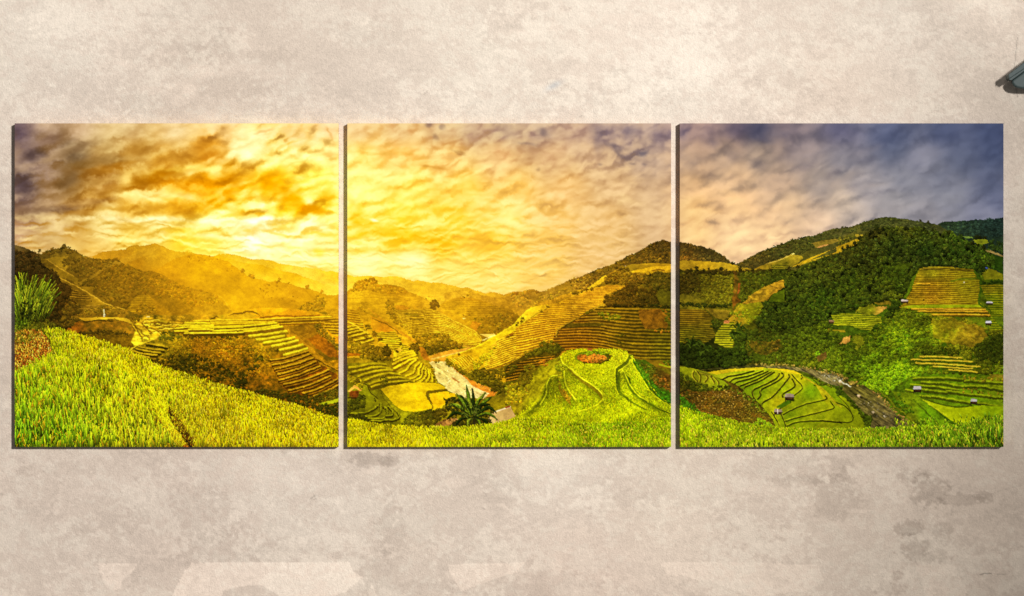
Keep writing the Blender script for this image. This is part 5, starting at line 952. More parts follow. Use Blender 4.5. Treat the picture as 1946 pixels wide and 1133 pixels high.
    gc = [(1310, 530, (66, 60, 16)), (1350, 530, (86, 76, 16)), (1380, 550, (92, 82, 16)), (1340, 565, (90, 84, 18)), (1310, 570, (104, 92, 22)), (1430, 540, (70, 66, 14)), (1470, 550, (46, 50, 12)), (1560, 560, (42, 50, 12)), (1500, 600, (38, 46, 11)), (1600, 600, (60, 72, 14)), (1560, 640, (54, 66, 13)), (1650, 640, (66, 84, 14)), (1700, 620, (74, 92, 16)), (1780, 620, (96, 104, 18)), (1850, 620, (92, 100, 18)), (1700, 680, (62, 84, 12)), (1620, 680, (60, 76, 12)), (1800, 670, (70, 92, 14)), (1890, 660, (56, 70, 14)), (1800, 720, (84, 110, 14)), (1870, 720, (92, 110, 16)), (1750, 780, (100, 116, 16)), (1850, 780, (112, 124, 14)), (1700, 720, (74, 92, 14)), (1420, 620, (78, 76, 14)), (1350, 660, (40, 42, 10)), (1460, 660, (78, 70, 16)), (1400, 760, (84, 66, 18))]
    p.fill(ground, gc, 1, .25, .2)
    p.clumps(zE(50, 640, 290, 650, 620, 660, 640, 1000, 600, 1060, 300, 960, 60, 920), 105, (1.4, 2.8), [(1300, 530, (66, 58, 15)), (1350, 530, (84, 76, 16)), (1380, 560, (90, 84, 18))], con=.9, warm=.08, seed=115)
    p.clumps(zE(50, 700, 260, 680, 290, 880, 60, 900), 110, (1.6, 3.2), [(1310, 540, (58, 48, 13))], con=1, seed=116)
    p.fill(zE(60, 910, 250, 920, 300, 960, 280, 1020, 60, 1010), [(1310, 570, (108, 96, 24))], 1.5, .18, .12, alpha=.8)
    p.clumps(zE(60, 990, 300, 1010, 620, 1010, 640, 1040, 400, 1045, 60, 1035), 130, (1.6, 3), [(1320, 580, (38, 42, 11))], con=1, seed=117)
    p.clumps(zE(60, 640, 300, 650, 540, 630, 600, 655, 1000, 650, 1000, 675, 600, 685, 60, 672), 120, (1.8, 3.4), [(1350, 515, (48, 40, 12))], con=1, seed=118)
    b = zE(250, 640, 250, 620, 330, 640, 380, 630, 510, 625, 530, 630, 720, 640, 720, 620, 850, 640, 1050, 645, 1230, 640, 1240, 620, 1340, 630, 1340, 610, 640, 575, 410, 715, 1250, 650)
    p.blobs(*np.array(b).T, (2.2, 4.2), [(1400, 515, (44, 38, 12))], 1)
    p.fill(zE(635, 660, 680, 660, 690, 800, 700, 1000, 650, 1060, 650, 900), [(1395, 540, (104, 74, 22)), (1400, 580, (112, 64, 18))], 4, .35, .25, alpha=.65); p.fill(zE(700, 790, 730, 790, 720, 880, 690, 900), [(1405, 545, (138, 74, 30))], 1.6, .3, .2, alpha=.8)
    # slope with the pale maize field
    p.clumps(zE(720, 680, 1000, 665, 1250, 650, 1300, 700, 1230, 780, 1000, 820, 860, 920, 720, 1000), 110, (1.6, 3.2), [(1440, 530, (60, 62, 14)), (1480, 525, (46, 50, 12))], con=1, seed=119)
    p.fill(zE(740, 1000, 840, 900, 980, 830, 1100, 785, 1180, 762, 1235, 775, 1190, 840, 1080, 890, 1020, 960, 1000, 995), [(1440, 560, (134, 106, 26)), (1480, 545, (150, 114, 30))], 2.5, .3, .12)
    p.fill(zE(1080, 890, 1190, 860, 1190, 1000, 1010, 1000), [(1475, 565, (82, 92, 14))], 1.4, .2, .15)
    p.fill(zE(600, 1133, 720, 1010, 940, 990, 960, 1060, 900, 1140) + zK(600, 140, 560, 160, 440, 190, 400, 140), [(1420, 585, (118, 112, 18)), (1400, 605, (144, 112, 26)), (1430, 600, (112, 110, 16))], 1.4, .2, .15)
    p.clumps(zK(440, 60, 680, 0, 690, 80, 600, 150, 480, 170), 40, (1.2, 2.4), [(1420, 590, (98, 102, 16))], con=.8, seed=120)
    # the big dark wood
    wood = zE(1500, 560, 1570, 540, 1640, 500, 1813, 460) + zF(60, 420, 160, 420, 240, 340, 260, 290, 350, 245, 430, 195, 500, 200, 560, 185, 640, 190, 720, 195, 900, 200, 960, 215, 1040, 225, 1120, 250, 1200, 235, 1330, 290, 1430, 340, 1500, 370, 1580, 400, 1640, 440, 1700, 500, 1760, 540, 1790, 600, 1790, 640, 1640, 625, 1560, 650, 1490, 640, 1300, 605, 960, 605, 880, 630, 830, 740, 760, 880, 700, 970, 600, 985, 520, 960, 400, 1000, 250, 1050, 170, 1080, 0, 1060) + zK(1318, 40, 1200, 120, 1080, 160, 880, 190, 700, 200, 640, 150, 700, 40) + zE(930, 1080, 980, 1000, 1180, 990, 1200, 860, 1190, 800, 1260, 700, 1300, 660, 1420, 600)
    wc = [(1480, 570, (34, 42, 10)), (1520, 540, (36, 42, 11)), (1560, 520, (40, 44, 12)), (1600, 490, (36, 38, 12)), (1660, 440, (44, 44, 14)), (1720, 440, (46, 50, 14)), (1780, 450, (40, 48, 14)), (1700, 470, (28, 36, 11)), (1760, 480, (26, 36, 11)), (1820, 470, (34, 46, 13)), (1640, 500, (32, 36, 10)), (1620, 540, (40, 50, 11)), (1680, 520, (40, 48, 11)), (1700, 550, (50, 58, 13)), (1560, 570, (34, 46, 10)), (1880, 500, (40, 54, 14)), (1500, 610, (36, 44, 10))]
    p.fill(wood, [(1600, 520, (16, 20, 6))], 2, .3, .2)
    p.clumps(wood, 75, (1.8, 4.4), [(x, y, (c[0] * 1.2, c[1] * 1.12, c[2] * 1.1)) for x, y, c in wc], con=1.3, warm=.1, seed=121, tall=1.2, alpha=.95)
    b = zF(430, 190, 425, 180, 360, 240, 500, 200, 560, 190, 740, 190, 760, 200, 940, 205, 1030, 220, 1040, 230, 1200, 230, 1210, 240, 190, 350, 190, 365, 120, 395, 160, 400, 60, 410, 250, 300, 1500, 300, 1540, 300, 1600, 300, 1460, 350, 1520, 370, 1580, 400)
    p.blobs(*np.array(b).T, (2.4, 4.6), [(1650, 450, (34, 36, 11))], 1, tall=1.3)
    p.clumps(wood, 6, (1.4, 2.8), [(1700, 470, (66, 72, 28)), (1600, 560, (64, 70, 16))], con=1, seed=122, alpha=.8)
    p.fill(zF(590, 600, 700, 580, 800, 570, 790, 620, 680, 650, 600, 640), [(1710, 508, (72, 82, 16))], 2, .2, .1, alpha=.7)
    p.clumps(zF(500, 640, 560, 600, 640, 620, 720, 640, 760, 700, 880, 640, 820, 780, 700, 940, 640, 900, 560, 760), 70, (2, 4.2), [(1700, 530, (48, 56, 12)), (1720, 560, (40, 48, 11))], con=1.2, seed=123)
    p.line(zF(740, 940, 800, 820, 860, 700, 900, 640), (2, 6, 7, 3), (98, 116, 18), jit=2, alpha=.8)
    # far right glades
    p.fill(zF(1480, 318, 1620, 312, 1620, 360, 1560, 375, 1480, 345), [(1860, 460, (112, 116, 28))], 1, .12, .1); p.fill(zF(1350, 285, 1450, 280, 1470, 300, 1380, 300), [(1840, 452, (92, 110, 50))], 1, .1, .1)
    p.clumps(zF(1640, 330, 1790, 330, 1790, 470, 1640, 430), 80, (1.8, 3.4), [(1890, 470, (44, 56, 20))], con=1, seed=124); p.line(zF(1610, 435, 1700, 460, 1790, 495), (2, 4, 3), (132, 112, 66), jit=1)
    p.fill(zF(1560, 680, 1640, 630, 1700, 650, 1790, 695, 1790, 760, 1680, 740, 1600, 745), [(1880, 522, (116, 112, 22))], 1, .12, .1); p.fill(zF(1700, 490, 1790, 500, 1790, 690, 1700, 640), [(1900, 500, (46, 66, 16))], 1, .2, .1)
    p.clumps(zF(1480, 650, 1560, 560, 1620, 600, 1600, 660, 1540, 720, 1560, 760, 1790, 740, 1790, 800, 1560, 800, 1540, 760), 90, (1.8, 3.6), [(1865, 520, (40, 50, 12)), (1890, 535, (36, 48, 12))], con=1.1, seed=125); p.fill(zF(1600, 615, 1625, 615, 1625, 632, 1600, 632), [(1874, 510, (70, 84, 140))], .5, .1, .05)
    # big terraced field
    fld = zF(890, 632, 960, 612, 1200, 608, 1480, 640, 1500, 690, 1550, 770, 1540, 1000, 1640, 1080, 1660, 1150, 1000, 1150, 820, 1065, 680, 1045, 740, 980, 800, 880, 840, 740)
    p.fill(fld, [(1770, 540, (120, 108, 20)), (1780, 570, (146, 112, 22)), (1800, 520, (112, 106, 20))], .8, .1, .1)
    p.terr(fld, zF(600, 612, 1200, 612, 1700, 640), zF(600, 1130, 1200, 1130, 1700, 1140), 25, [(1770, 520, (140, 128, 26)), (1770, 545, (164, 124, 26)), (1770, 575, (196, 142, 34)), (1770, 588, (140, 134, 20)), (1840, 535, (130, 120, 22))], [(1770, 520, (92, 86, 15)), (1770, 545, (112, 84, 15)), (1770, 570, (104, 68, 13)), (1770, 588, (90, 92, 13)), (1840, 535, (98, 84, 15))], .5, 1, 1, .25)
    p.fill(zF(900, 632, 960, 612, 1480, 645, 1480, 655, 1200, 640, 940, 645), [(1800, 510, (112, 96, 24))], .8, .12, .1); p.line(zF(940, 640, 1200, 634, 1470, 655), 1.4, (58, 48, 12), jit=.6)
    p.fill(zF(700, 1040, 820, 1020, 1540, 1015, 1600, 1040, 820, 1062), [(1770, 584, (134, 140, 18))], 1, .12, .1)
    st = step_at(p, zF)
    for q in [(860, 790, 1000, 792), (810, 1060, 1200, 1066, 1600, 1072), (880, 1085, 1300, 1086, 1640, 1092), (1000, 1125, 1300, 1122, 1650, 1128)]:
        st(q, 2.2, 2.4, (206, 152, 40), (74, 64, 12), 2.4)
    p.line(zF(1230, 760, 1380, 740, 1540, 730), 3, (70, 84, 14), jit=1.4, alpha=.7); p.blobs(*np.array(zF(1370, 778, 935, 965)).T, (1., 1.5), [(1832, 537, (214, 206, 160)), (1755, 570, (60, 60, 14))], .4)
    p.line(zF(1480, 660, 1550, 790, 1540, 1000, 1620, 1060), (3, 5, 4, 3), (62, 80, 14), jit=2)
    rt = zF(1550, 805, 1800, 800, 1800, 1150, 1660, 1150, 1640, 1080, 1545, 1000) + zL(1310, 200, 1190, 195, 1210, 60)
    p.terr(rt, zF(1500, 800, 1800, 800), zL(1150, 200, 1310, 205), 20, [(1880, 550, (134, 116, 24)), (1880, 570, (118, 124, 18)), (1890, 610, (118, 122, 18))], [(1880, 550, (84, 84, 15)), (1880, 570, (66, 84, 13)), (1890, 610, (72, 84, 12))], .55, 1, 1, .25)
    # green hillside with shrubs
    gh = zL(0, 330, 120, 240, 300, 200, 380, 100, 400, 60, 500, 20, 700, 70, 1000, 110, 1200, 190, 1310, 200, 1310, 520, 1100, 540, 700, 540, 560, 580, 440, 660, 400, 700, 250, 650, 120, 610, 0, 545)
    p.clumps(gh, 70, (1.7, 3.8), [(1620, 690, (71, 77, 13)), (1680, 690, (67, 77, 12)), (1690, 640, (80, 86, 14)), (1740, 610, (78, 82, 15)), (1800, 620, (116, 104, 20)), (1850, 640, (107, 99, 18)), (1750, 650, (69, 77, 13)), (1880, 660, (56, 58, 12)), (1620, 660, (62, 68, 12)), (1700, 700, (64, 75, 12))], con=1.1, warm=.07, seed=126)
    p.fill(zL(740, 110, 900, 100, 1040, 150, 1160, 180, 1180, 250, 1060, 320, 900, 310, 760, 260), [(1800, 620, (120, 106, 20)), (1850, 635, (138, 108, 28))], 3, .3, .2, alpha=.65)
    p.clumps(zL(560, 90, 700, 70, 740, 90, 720, 210, 620, 260, 560, 220), 80, (1.8, 3.8), [(1750, 615, (62, 66, 12))], con=1.1, seed=127); p.clumps(zL(620, 300, 940, 350, 960, 380, 700, 390, 580, 340), 90, (1.8, 3.6), [(1780, 666, (58, 62, 11))], con=1.1, seed=128)
    p.clumps(zL(1060, 330, 1150, 290, 1310, 210, 1310, 460, 1180, 420, 1120, 430), 95, (2, 4), [(1880, 660, (44, 49, 11))], con=1.1, seed=129)
    p.clumps(zL(0, 300, 160, 360, 320, 280, 460, 330, 560, 420, 500, 560, 300, 620, 120, 560, 0, 520), 60, (2, 4), [(1640, 690, (60, 69, 12)), (1690, 680, (73, 84, 13))], con=1.2, seed=130)
    k = ss(-.3, .7, fbm(p.X, p.Y, 90, 50, 601, 4, .6, -35)); m = p.mask(gh, 2.)
    q = p.A[m[0]]; kk = k[m[0]][m[1]][:, None]; q[m[1]] = q[m[1]] * (.95 + .5 * kk) * (1 + np.array([.02, .1, -.1]) * kk)
    # left terraces and bare earth of that slope
    p.terr(zL(-40, 75, 120, 66, 250, 78, 355, 92, 350, 140, 300, 150, 270, 200, 200, 195, 100, 160, -20, 160), zL(-60, 62, 380, 78), zL(-60, 190, 380, 205), 9, [(1640, 605, (148, 146, 26))], [(1640, 605, (76, 86, 14))], .5, 1, 1, .3)
    p.terr(zL(-80, 190, 60, 190, 70, 212, -80, 215), zL(-90, 186, 80, 188), zL(-90, 216, 80, 218), 3, [(1600, 630, (164, 138, 30))], [(1600, 630, (70, 76, 13))], .5, 1, 1, .2)
    p.fill(zL(20, 300, 80, 255, 125, 240, 110, 275, 60, 312), [(1608, 648, (172, 124, 58))], 4, .25, .2, alpha=.9); p.fill(zL(120, 290, 160, 230, 210, 260, 200, 300, 140, 345), [(1632, 650, (116, 112, 22))], 6, .25, .2, alpha=.7)
    p.fill(zF(410, 1000, 520, 975, 600, 985, 600, 1020, 440, 1020), [(1680, 575, (122, 106, 26))], 4, .25, .15); p.fill(zF(250, 1050, 340, 1010, 540, 1050, 480, 1100, 420, 1130, 200, 1120), [(1650, 588, (110, 112, 20)), (1680, 590, (160, 120, 52))], 4, .25, .2)
    p.clumps(zF(540, 1060, 620, 960, 680, 980, 680, 1040, 600, 1100, 560, 1133), 100, (2, 4), [(1700, 585, (44, 54, 12))], con=1.1, seed=131); p.clumps(zL(380, 80, 400, 30, 480, 0, 480, 40, 420, 90), 100, (2, 4), [(1695, 590, (40, 48, 11))], con=1.1, seed=132)
    p.clumps(zL(0, 40, 160, 20, 240, 0, 0, 0), 80, (2, 4), [(1620, 584, (46, 56, 12))], seed=133); p.clumps(zL(280, 160, 320, 150, 310, 210, 280, 210), 120, (1.8, 3.2), [(1662, 624, (50, 62, 12))], seed=134)
    # golden stripes lower down, green steps under them
    st = step_at(p, zL)
    for q in [(650, 402, 800, 406, 980, 414), (590, 428, 800, 432, 1060, 444), (620, 454, 860, 464, 1120, 484), (760, 482, 900, 490, 1060, 500), (880, 508, 1000, 516, 1100, 526)]:
        st(q, 2.6, 3.6, (190, 160, 44), (64, 78, 13), 3.2, jit=.8)
    gs = zL(560, 580, 680, 545, 900, 545, 1310, 565, 1310, 800, 1050, 800, 950, 805, 660, 700, 540, 670, 530, 630)
    p.fill(gs, [(1760, 720, (88, 112, 14)), (1850, 730, (92, 112, 14)), (1890, 720, (104, 110, 18)), (1850, 760, (98, 124, 13))], 1.2, .2, .15)
    for k, q in enumerate([(600, 572, 750, 566, 1000, 576), (1000, 588, 1100, 592, 1305, 606), (660, 602, 800, 606, 990, 634), (1000, 630, 1150, 636, 1305, 664), (580, 622, 760, 636, 950, 660), (860, 668, 1000, 690, 1305, 720), (640, 652, 760, 670, 860, 680), (660, 708, 800, 720, 1050, 760), (1060, 750, 1200, 780, 1305, 796), (540, 660, 580, 668, 600, 676)]):
        st(q, 2.8, 4.4, (128, 138, 20), (66, 72, 12), 4, jit=1)
    p.clumps(zL(980, 560, 1310, 570, 1310, 600, 1180, 596, 1000, 588), 60, (1.3, 2.6), [(1860, 722, (112, 96, 22))], con=.9, warm=.15, seed=135); p.clumps(zL(960, 640, 1300, 700, 1300, 720, 980, 680), 40, (1.2, 2.4), [(1860, 745, (104, 88, 20))], con=.9, seed=136)
    p.fill(zL(1190, 540, 1310, 545, 1310, 575, 1200, 565), [(1890, 714, (112, 90, 26))], 1.5, .2, .15, alpha=.7)
    fl = zL(665, 738, 800, 780, 950, 808, 1050, 796, 1140, 785, 1310, 800, 1310, 900, 1100, 960, 940, 950, 820, 850)
    p.fill(fl, [(1780, 775, (150, 160, 14)), (1840, 785, (146, 158, 12)), (1880, 785, (122, 142, 12)), (1830, 805, (156, 166, 14))], .8, .1, .1)
    p.line(zL(660, 715, 780, 770, 940, 800, 1060, 790), 2.4, (70, 80, 12), jit=.6); p.line(zL(640, 735, 720, 800, 840, 880, 950, 950), (2, 4, 5, 5), (62, 84, 12), jit=1); p.line(zL(665, 735, 760, 800, 880, 880), 1.2, (176, 176, 30), jit=.6)
    p.fill(zL(440, 680, 600, 690, 660, 730, 820, 870, 930, 960, 680, 970, 560, 900, 480, 780), [(1720, 770, (104, 116, 16)), (1760, 790, (92, 124, 14)), (1730, 800, (100, 104, 18))], 1.5, .18, .18); p.line(zL(600, 740, 680, 820, 800, 930), 2, (66, 82, 12), jit=1); p.line(zL(560, 740, 700, 800, 640, 800), 1.2, (78, 92, 14), jit=1)
    p.clumps(zL(440, 740, 520, 730, 560, 790, 610, 850, 540, 860, 470, 800), 70, (1.5, 3), [(1712, 775, (62, 84, 14))], con=1, seed=137); p.clumps(zL(590, 890, 700, 910, 720, 960, 600, 960), 80, (1.5, 3), [(1748, 807, (60, 72, 13))], con=1, seed=138); p.clumps(zL(440, 690, 500, 690, 540, 720, 470, 720), 80, (1.4, 2.6), [(1705, 750, (56, 74, 12))], seed=139)


def hut(p, Z, x, y, w, h, roof, post=(92, 66, 38)):
    p.fill(Z(x + 4, y + h * .5, x + w - 2, y + h * .5, x + w - 4, y + h, x + 6, y + h), [(0, 0, tuple(v * .62 for v in post))], .3, .2, .1)
    p.line(Z(x + 5, y + h * .5, x + 5, y + h * 1.15), 1.2, tuple(v * .5 for v in post), False); p.line(Z(x + w - 8, y + h * .5, x + w - 8, y + h * 1.1), 1.2, tuple(v * .5 for v in post), False)
    p.fill(Z(x + w * .12, y, x + w * .92, y + 2, x + w, y + h * .52, x, y + h * .5), [(0, 0, roof)], .25, .1, .05)
    p.line(Z(x, y + h * .55, x + w, y + h * .57), 1, (54, 40, 20), False, alpha=.8)
    p.line(Z(x + w * .3, y + h * .7, x + w * .8, y + h * .7), 1.6, post, False)


def paint_fan(p):
    # dark trees by the stream
    p.terr(zK(40, 30, 250, 40, 300, 90, 310, 190, 330, 240, 250, 300, 40, 330), zK(0, 20, 400, 20), zK(0, 300, 400, 270), 18, [(1310, 600, (124, 98, 22)), (1310, 640, (112, 102, 20))], [(1310, 600, (78, 62, 14)), (1310, 640, (58, 56, 12))], .5, 1, 1, .25)
    p.fill(zK(250, 30, 450, 40, 400, 120, 330, 100), [(1360, 597, (112, 94, 24))], 1.5, .2, .12)
    p.clumps(zK(300, 120, 350, 110, 380, 160, 360, 200, 300, 190), 110, (1.6, 3.2), [(1360, 617, (52, 56, 13))], seed=140); p.line(zK(460, 60, 430, 110, 390, 150), 1.6, (40, 36, 12), jit=1)
    p.terr(zK(330, 220, 390, 150, 470, 130, 500, 190, 460, 340, 400, 330, 320, 300), zK(300, 140, 520, 140), zK(300, 340, 520, 340), 11, [(1380, 630, (142, 134, 24)), (1380, 655, (150, 142, 26))], [(1380, 630, (78, 80, 14)), (1380, 655, (74, 80, 13))], .5, 1, 1, .35); p.fill(zK(400, 125, 440, 120, 430, 150, 390, 150), [(1383, 612, (168, 110, 60))], 1, .2, .1)
    p.clumps(zK(560, 180, 700, 200, 880, 190, 1080, 170, 1200, 130, 1260, 190, 1318, 230, 1318, 540, 1180, 500, 1000, 470, 850, 455, 700, 460, 560, 440, 540, 300), 80, (1.8, 4), [(1430, 650, (48, 54, 12)), (1500, 620, (44, 50, 11)), (1520, 660, (58, 66, 13)), (1560, 640, (62, 70, 13)), (1580, 680, (72, 80, 14)), (1490, 690, (58, 66, 12)), (1540, 690, (84, 88, 16))], con=1.15, warm=.07, seed=141)
    p.fill(zK(600, 300, 700, 285, 800, 292, 830, 335, 780, 380, 690, 400, 620, 360), [(1450, 660, (88, 74, 18)), (1470, 665, (86, 68, 20))], 5, .3, .25, sat=.15, alpha=.75); p.clumps(zK(580, 280, 840, 280, 850, 350, 700, 410, 600, 390), 30, (1.2, 2.6), [(1450, 660, (74, 74, 14)), (1480, 660, (84, 66, 18))], con=1, seed=190); p.fill(zK(620, 380, 720, 390, 720, 430, 640, 440), [(1445, 680, (66, 74, 14))], 2, .2, .2)
    p.fill(zK(1110, 400, 1200, 370, 1205, 400, 1160, 460, 1120, 450), [(1562, 680, (120, 88, 40))], 4, .25, .2, alpha=.8); p.clumps(zK(1090, 380, 1140, 370, 1150, 400, 1100, 410), 100, (1.5, 3), [(1550, 672, (96, 132, 20))], seed=142)
    dk = zK(40, 310, 160, 280, 270, 320, 300, 340, 380, 340, 440, 350, 480, 330, 560, 380, 620, 430, 560, 470, 400, 490, 200, 500, 100, 490, 40, 460)
    p.fill(dk, [(1340, 680, (20, 22, 6))], 2, .3, .2)
    p.clumps(dk, 85, (2, 4.4), [(1310, 670, (34, 40, 9)), (1380, 680, (38, 46, 10)), (1410, 680, (44, 52, 11))], con=1.2, warm=.06, seed=143)
    p.clumps(zK(450, 220, 510, 180, 560, 180, 570, 260, 560, 400, 480, 400, 480, 290), 110, (2, 4.2), [(1405, 650, (40, 48, 10))], con=1.3, warm=.06, seed=144)
    g = np.random.default_rng(145)
    for bx, by, n, L in ((1404, 625, 14, 15), (1316, 655, 16, 17), (1340, 665, 10, 14), (1330, 675, 10, 13), (1394, 640, 9, 12)):
        for k in range(n):
            a = g.uniform(-3.0, .15); l = L * g.uniform(.6, 1.1)
            x, y = bx + g.normal(0, 3), by + g.normal(0, 3)
            p.line([(x, y), (x + l * .5 * math.cos(a), y + l * .6 * math.sin(a) - 2), (x + l * math.cos(a), y + l * math.sin(a) + 4)], (1.2, 2.6, .7), [(48, 60, 13), (28, 36, 8), (70, 82, 22)][k % 3])
    # stream
    riv = zK(180, 505, 300, 498, 450, 490, 560, 470, 700, 468, 860, 478, 960, 488, 1050, 500, 1200, 528, 1318, 560) + zL(60, 580, 120, 615, 200, 632, 270, 660, 345, 715, 390, 790, 470, 860, 560, 930, 565, 985, 265, 985, 275, 890, 200, 830, 150, 780, 70, 690, 10, 650) + zK(1290, 640, 1180, 600, 1050, 535, 1000, 520, 850, 494, 700, 492, 600, 496, 400, 505)
    p.fill(riv, [(1400, 700, (60, 58, 22)), (1520, 702, (96, 86, 50)), (1580, 715, (112, 102, 66)), (1620, 735, (84, 76, 30)), (1650, 750, (98, 90, 40)), (1670, 780, (92, 82, 46)), (1690, 805, (84, 74, 44)), (1640, 770, (98, 88, 46))], 1, .18, .14, streak=(22, 3.5, 32, .4, 271))
    p.clumps(zK(1160, 540, 1260, 550, 1318, 580, 1318, 610, 1240, 590, 1170, 570), 80, (.7, 1.3), [(1580, 718, (150, 142, 116))], con=.3, seed=146, warm=.03); p.clumps(zL(150, 740, 250, 745, 380, 770, 370, 800, 240, 800, 160, 770), 46, (.7, 1.3), [(1650, 765, (124, 114, 88))], con=.3, seed=147, warm=.03, alpha=.7)
    p.clumps(zL(270, 800, 420, 830, 500, 900, 400, 900, 290, 860), 30, (.7, 1.2), [(1670, 785, (112, 102, 82))], con=.3, seed=148, warm=.03, alpha=.7); p.line(zL(20, 590, 60, 612, 110, 640), 2, (170, 166, 140), jit=1.5, gap=.5); p.blobs(*np.array(zL(285, 842, 375, 875, 172, 712, 30, 600)).T, (1.8, 3), [(1660, 785, (186, 164, 130))], .6)
    p.clumps(zK(620, 462, 760, 458, 880, 462, 1050, 490, 1200, 505, 1318, 540, 1318, 560, 1180, 530, 1000, 500, 880, 476, 640, 476), 90, (1.1, 2.3), [(1480, 694, (112, 98, 44)), (1560, 705, (126, 104, 50))], con=.8, seed=149)
    p.clumps(zL(0, 540, 60, 560, 150, 605, 220, 640, 200, 645, 100, 615, 0, 568), 90, (1.1, 2.3), [(1620, 728, (132, 108, 50))], con=.8, seed=150); p.clumps(zL(270, 660, 340, 700, 400, 770, 500, 860, 640, 970, 560, 950, 480, 870, 390, 800, 340, 720), 90, (1.1, 2.3), [(1690, 775, (132, 104, 52)), (1720, 805, (132, 100, 56))], con=.8, seed=151)
    p.line(zL(260, 640, 360, 700, 440, 780, 560, 880, 640, 960), (1, 2, 3, 2, 2), (116, 112, 22), jit=2, alpha=.7)
    # fan of curved fields
    fan = zK(255, 530, 420, 508, 600, 492, 720, 492, 850, 500, 940, 512, 1000, 545, 1000, 565, 1100, 610, 1180, 670, 1260, 760, 1330, 830, 1330, 1000, 880, 1000, 800, 960, 780, 900, 700, 800, 640, 740, 560, 690, 520, 640, 440, 600, 380, 580) + []
    fc = [(1380, 712, (136, 138, 22)), (1430, 705, (128, 142, 16)), (1500, 710, (160, 148, 20)), (1440, 740, (112, 130, 12)), (1490, 740, (124, 138, 12)), (1520, 720, (152, 146, 16)), (1540, 745, (96, 120, 12)), (1480, 765, (154, 144, 16)), (1550, 780, (128, 130, 16)), (1580, 760, (124, 128, 14)), (1500, 790, (100, 114, 12)), (1560, 810, (112, 122, 12)), (1600, 800, (116, 124, 12)), (1420, 730, (106, 124, 12))]
    p.fill(fan, fc, .8, .1, .08)
    p.fill(zK(260, 528, 420, 505, 600, 490, 720, 490, 700, 505, 500, 520, 330, 545), [(1380, 708, (176, 152, 24)), (1420, 702, (162, 144, 22))], .8, .1, .08); p.fill(zK(720, 492, 900, 505, 945, 515, 1000, 545, 960, 540, 840, 515), [(1490, 703, (184, 158, 24))], .8, .1, .08)
    p.fill(zL(-170, 620, 0, 700, 60, 725, 150, 800, 215, 900, 215, 980, -200, 980, -100, 900, -60, 800), [(1600, 770, (120, 128, 12)), (1620, 800, (112, 118, 12)), (1560, 740, (152, 140, 20))], .8, .1, .1)
    p.fill(zK(1000, 545, 1060, 560, 1180, 625, 1260, 650, 1300, 710, 1318, 770, 1240, 720, 1150, 650, 1040, 590), [(1560, 722, (104, 124, 12)), (1590, 745, (108, 124, 12))], .8, .1, .08); p.line(zK(1100, 630, 1180, 628), 2, (54, 56, 10)); p.line(zK(1000, 560, 1060, 590, 1180, 670, 1260, 760, 1310, 800), 3, (150, 136, 24), jit=.6); p.line(zK(1000, 546, 1060, 566, 1110, 600, 1130, 626), 1.6, (62, 66, 11), jit=.4)
    DK = (40, 38, 8)
    for k, q in enumerate([(385, 578, 430, 556, 540, 535, 630, 510), (445, 598, 480, 572, 600, 548, 700, 510), (482, 612, 510, 595, 620, 565, 740, 515), (525, 655, 525, 628, 640, 585, 770, 518), (556, 690, 560, 640, 680, 590, 790, 520), (640, 738, 622, 668, 680, 635, 800, 575, 828, 530), (660, 730, 685, 700, 690, 660, 820, 590, 862, 545, 850, 525), (690, 800, 700, 760, 780, 710, 860, 620, 905, 565, 905, 540), (858, 715, 862, 690, 930, 650, 952, 620, 935, 575), (940, 708, 1000, 660, 1010, 630, 965, 580, 930, 540), (855, 855, 900, 830, 1040, 770, 1195, 735, 1190, 705), (800, 830, 860, 790, 920, 755), (870, 905, 1000, 870, 1200, 820, 1260, 795, 1230, 750), (890, 942, 960, 915, 1100, 902, 1240, 908, 1318, 918), (770, 830, 800, 880, 828, 930, 830, 968), (850, 860, 875, 920, 890, 965), (1000, 545, 1010, 560, 1000, 575)]):
        w = 3.4 if k < 9 else 2.2
        p.line([(x - .6, y + 1.8) for x, y in zK(*q)], w, DK, jit=.5, alpha=.92)
        p.line([(x - .4, y - 1) for x, y in zK(*q)], 1.1, (164, 160, 30), jit=.5, alpha=.7)
    p.line(zL(-130, 905, 40, 918, 100, 918, 130, 895, 110, 840, 60, 790, 0, 765), 1.8, DK, jit=.4); p.line(zL(0, 705, 60, 760, 100, 810, 115, 850), 1.4, (70, 72, 11), jit=.4)
    p.fill(zK(800, 800, 860, 760, 950, 720, 920, 760, 850, 810), [(1490, 770, (74, 98, 12))], .8, .1, .08)
    p.clumps(zL(60, 730, 130, 750, 200, 830, 270, 870, 270, 970, 215, 970, 205, 890, 150, 810), 100, (1.6, 3.4), [(1630, 780, (48, 54, 11))], con=1.1, seed=152); p.clumps(zL(0, 640, 50, 660, 60, 700, 10, 690), 100, (1.6, 3), [(1596, 745, (56, 66, 12))], seed=153); p.clumps(zK(1270, 640, 1318, 640, 1318, 720, 1280, 700), 100, (1.6, 3), [(1595, 742, (52, 64, 12))], seed=154); p.clumps(zK(1060, 545, 1180, 600, 1250, 640, 1230, 650, 1120, 600), 70, (1.2, 2.4), [(1560, 722, (90, 88, 20))], seed=155)
    # small pale steps by the panel edge, shrubs, the brown slope
    p.fill(zK(40, 480, 120, 490, 250, 520, 330, 560, 400, 600, 460, 650, 300, 700, 100, 690, 40, 640), [(1310, 710, (116, 118, 16)), (1340, 715, (132, 130, 22)), (1370, 725, (112, 120, 16)), (1310, 735, (62, 62, 12))], 1, .15, .12)
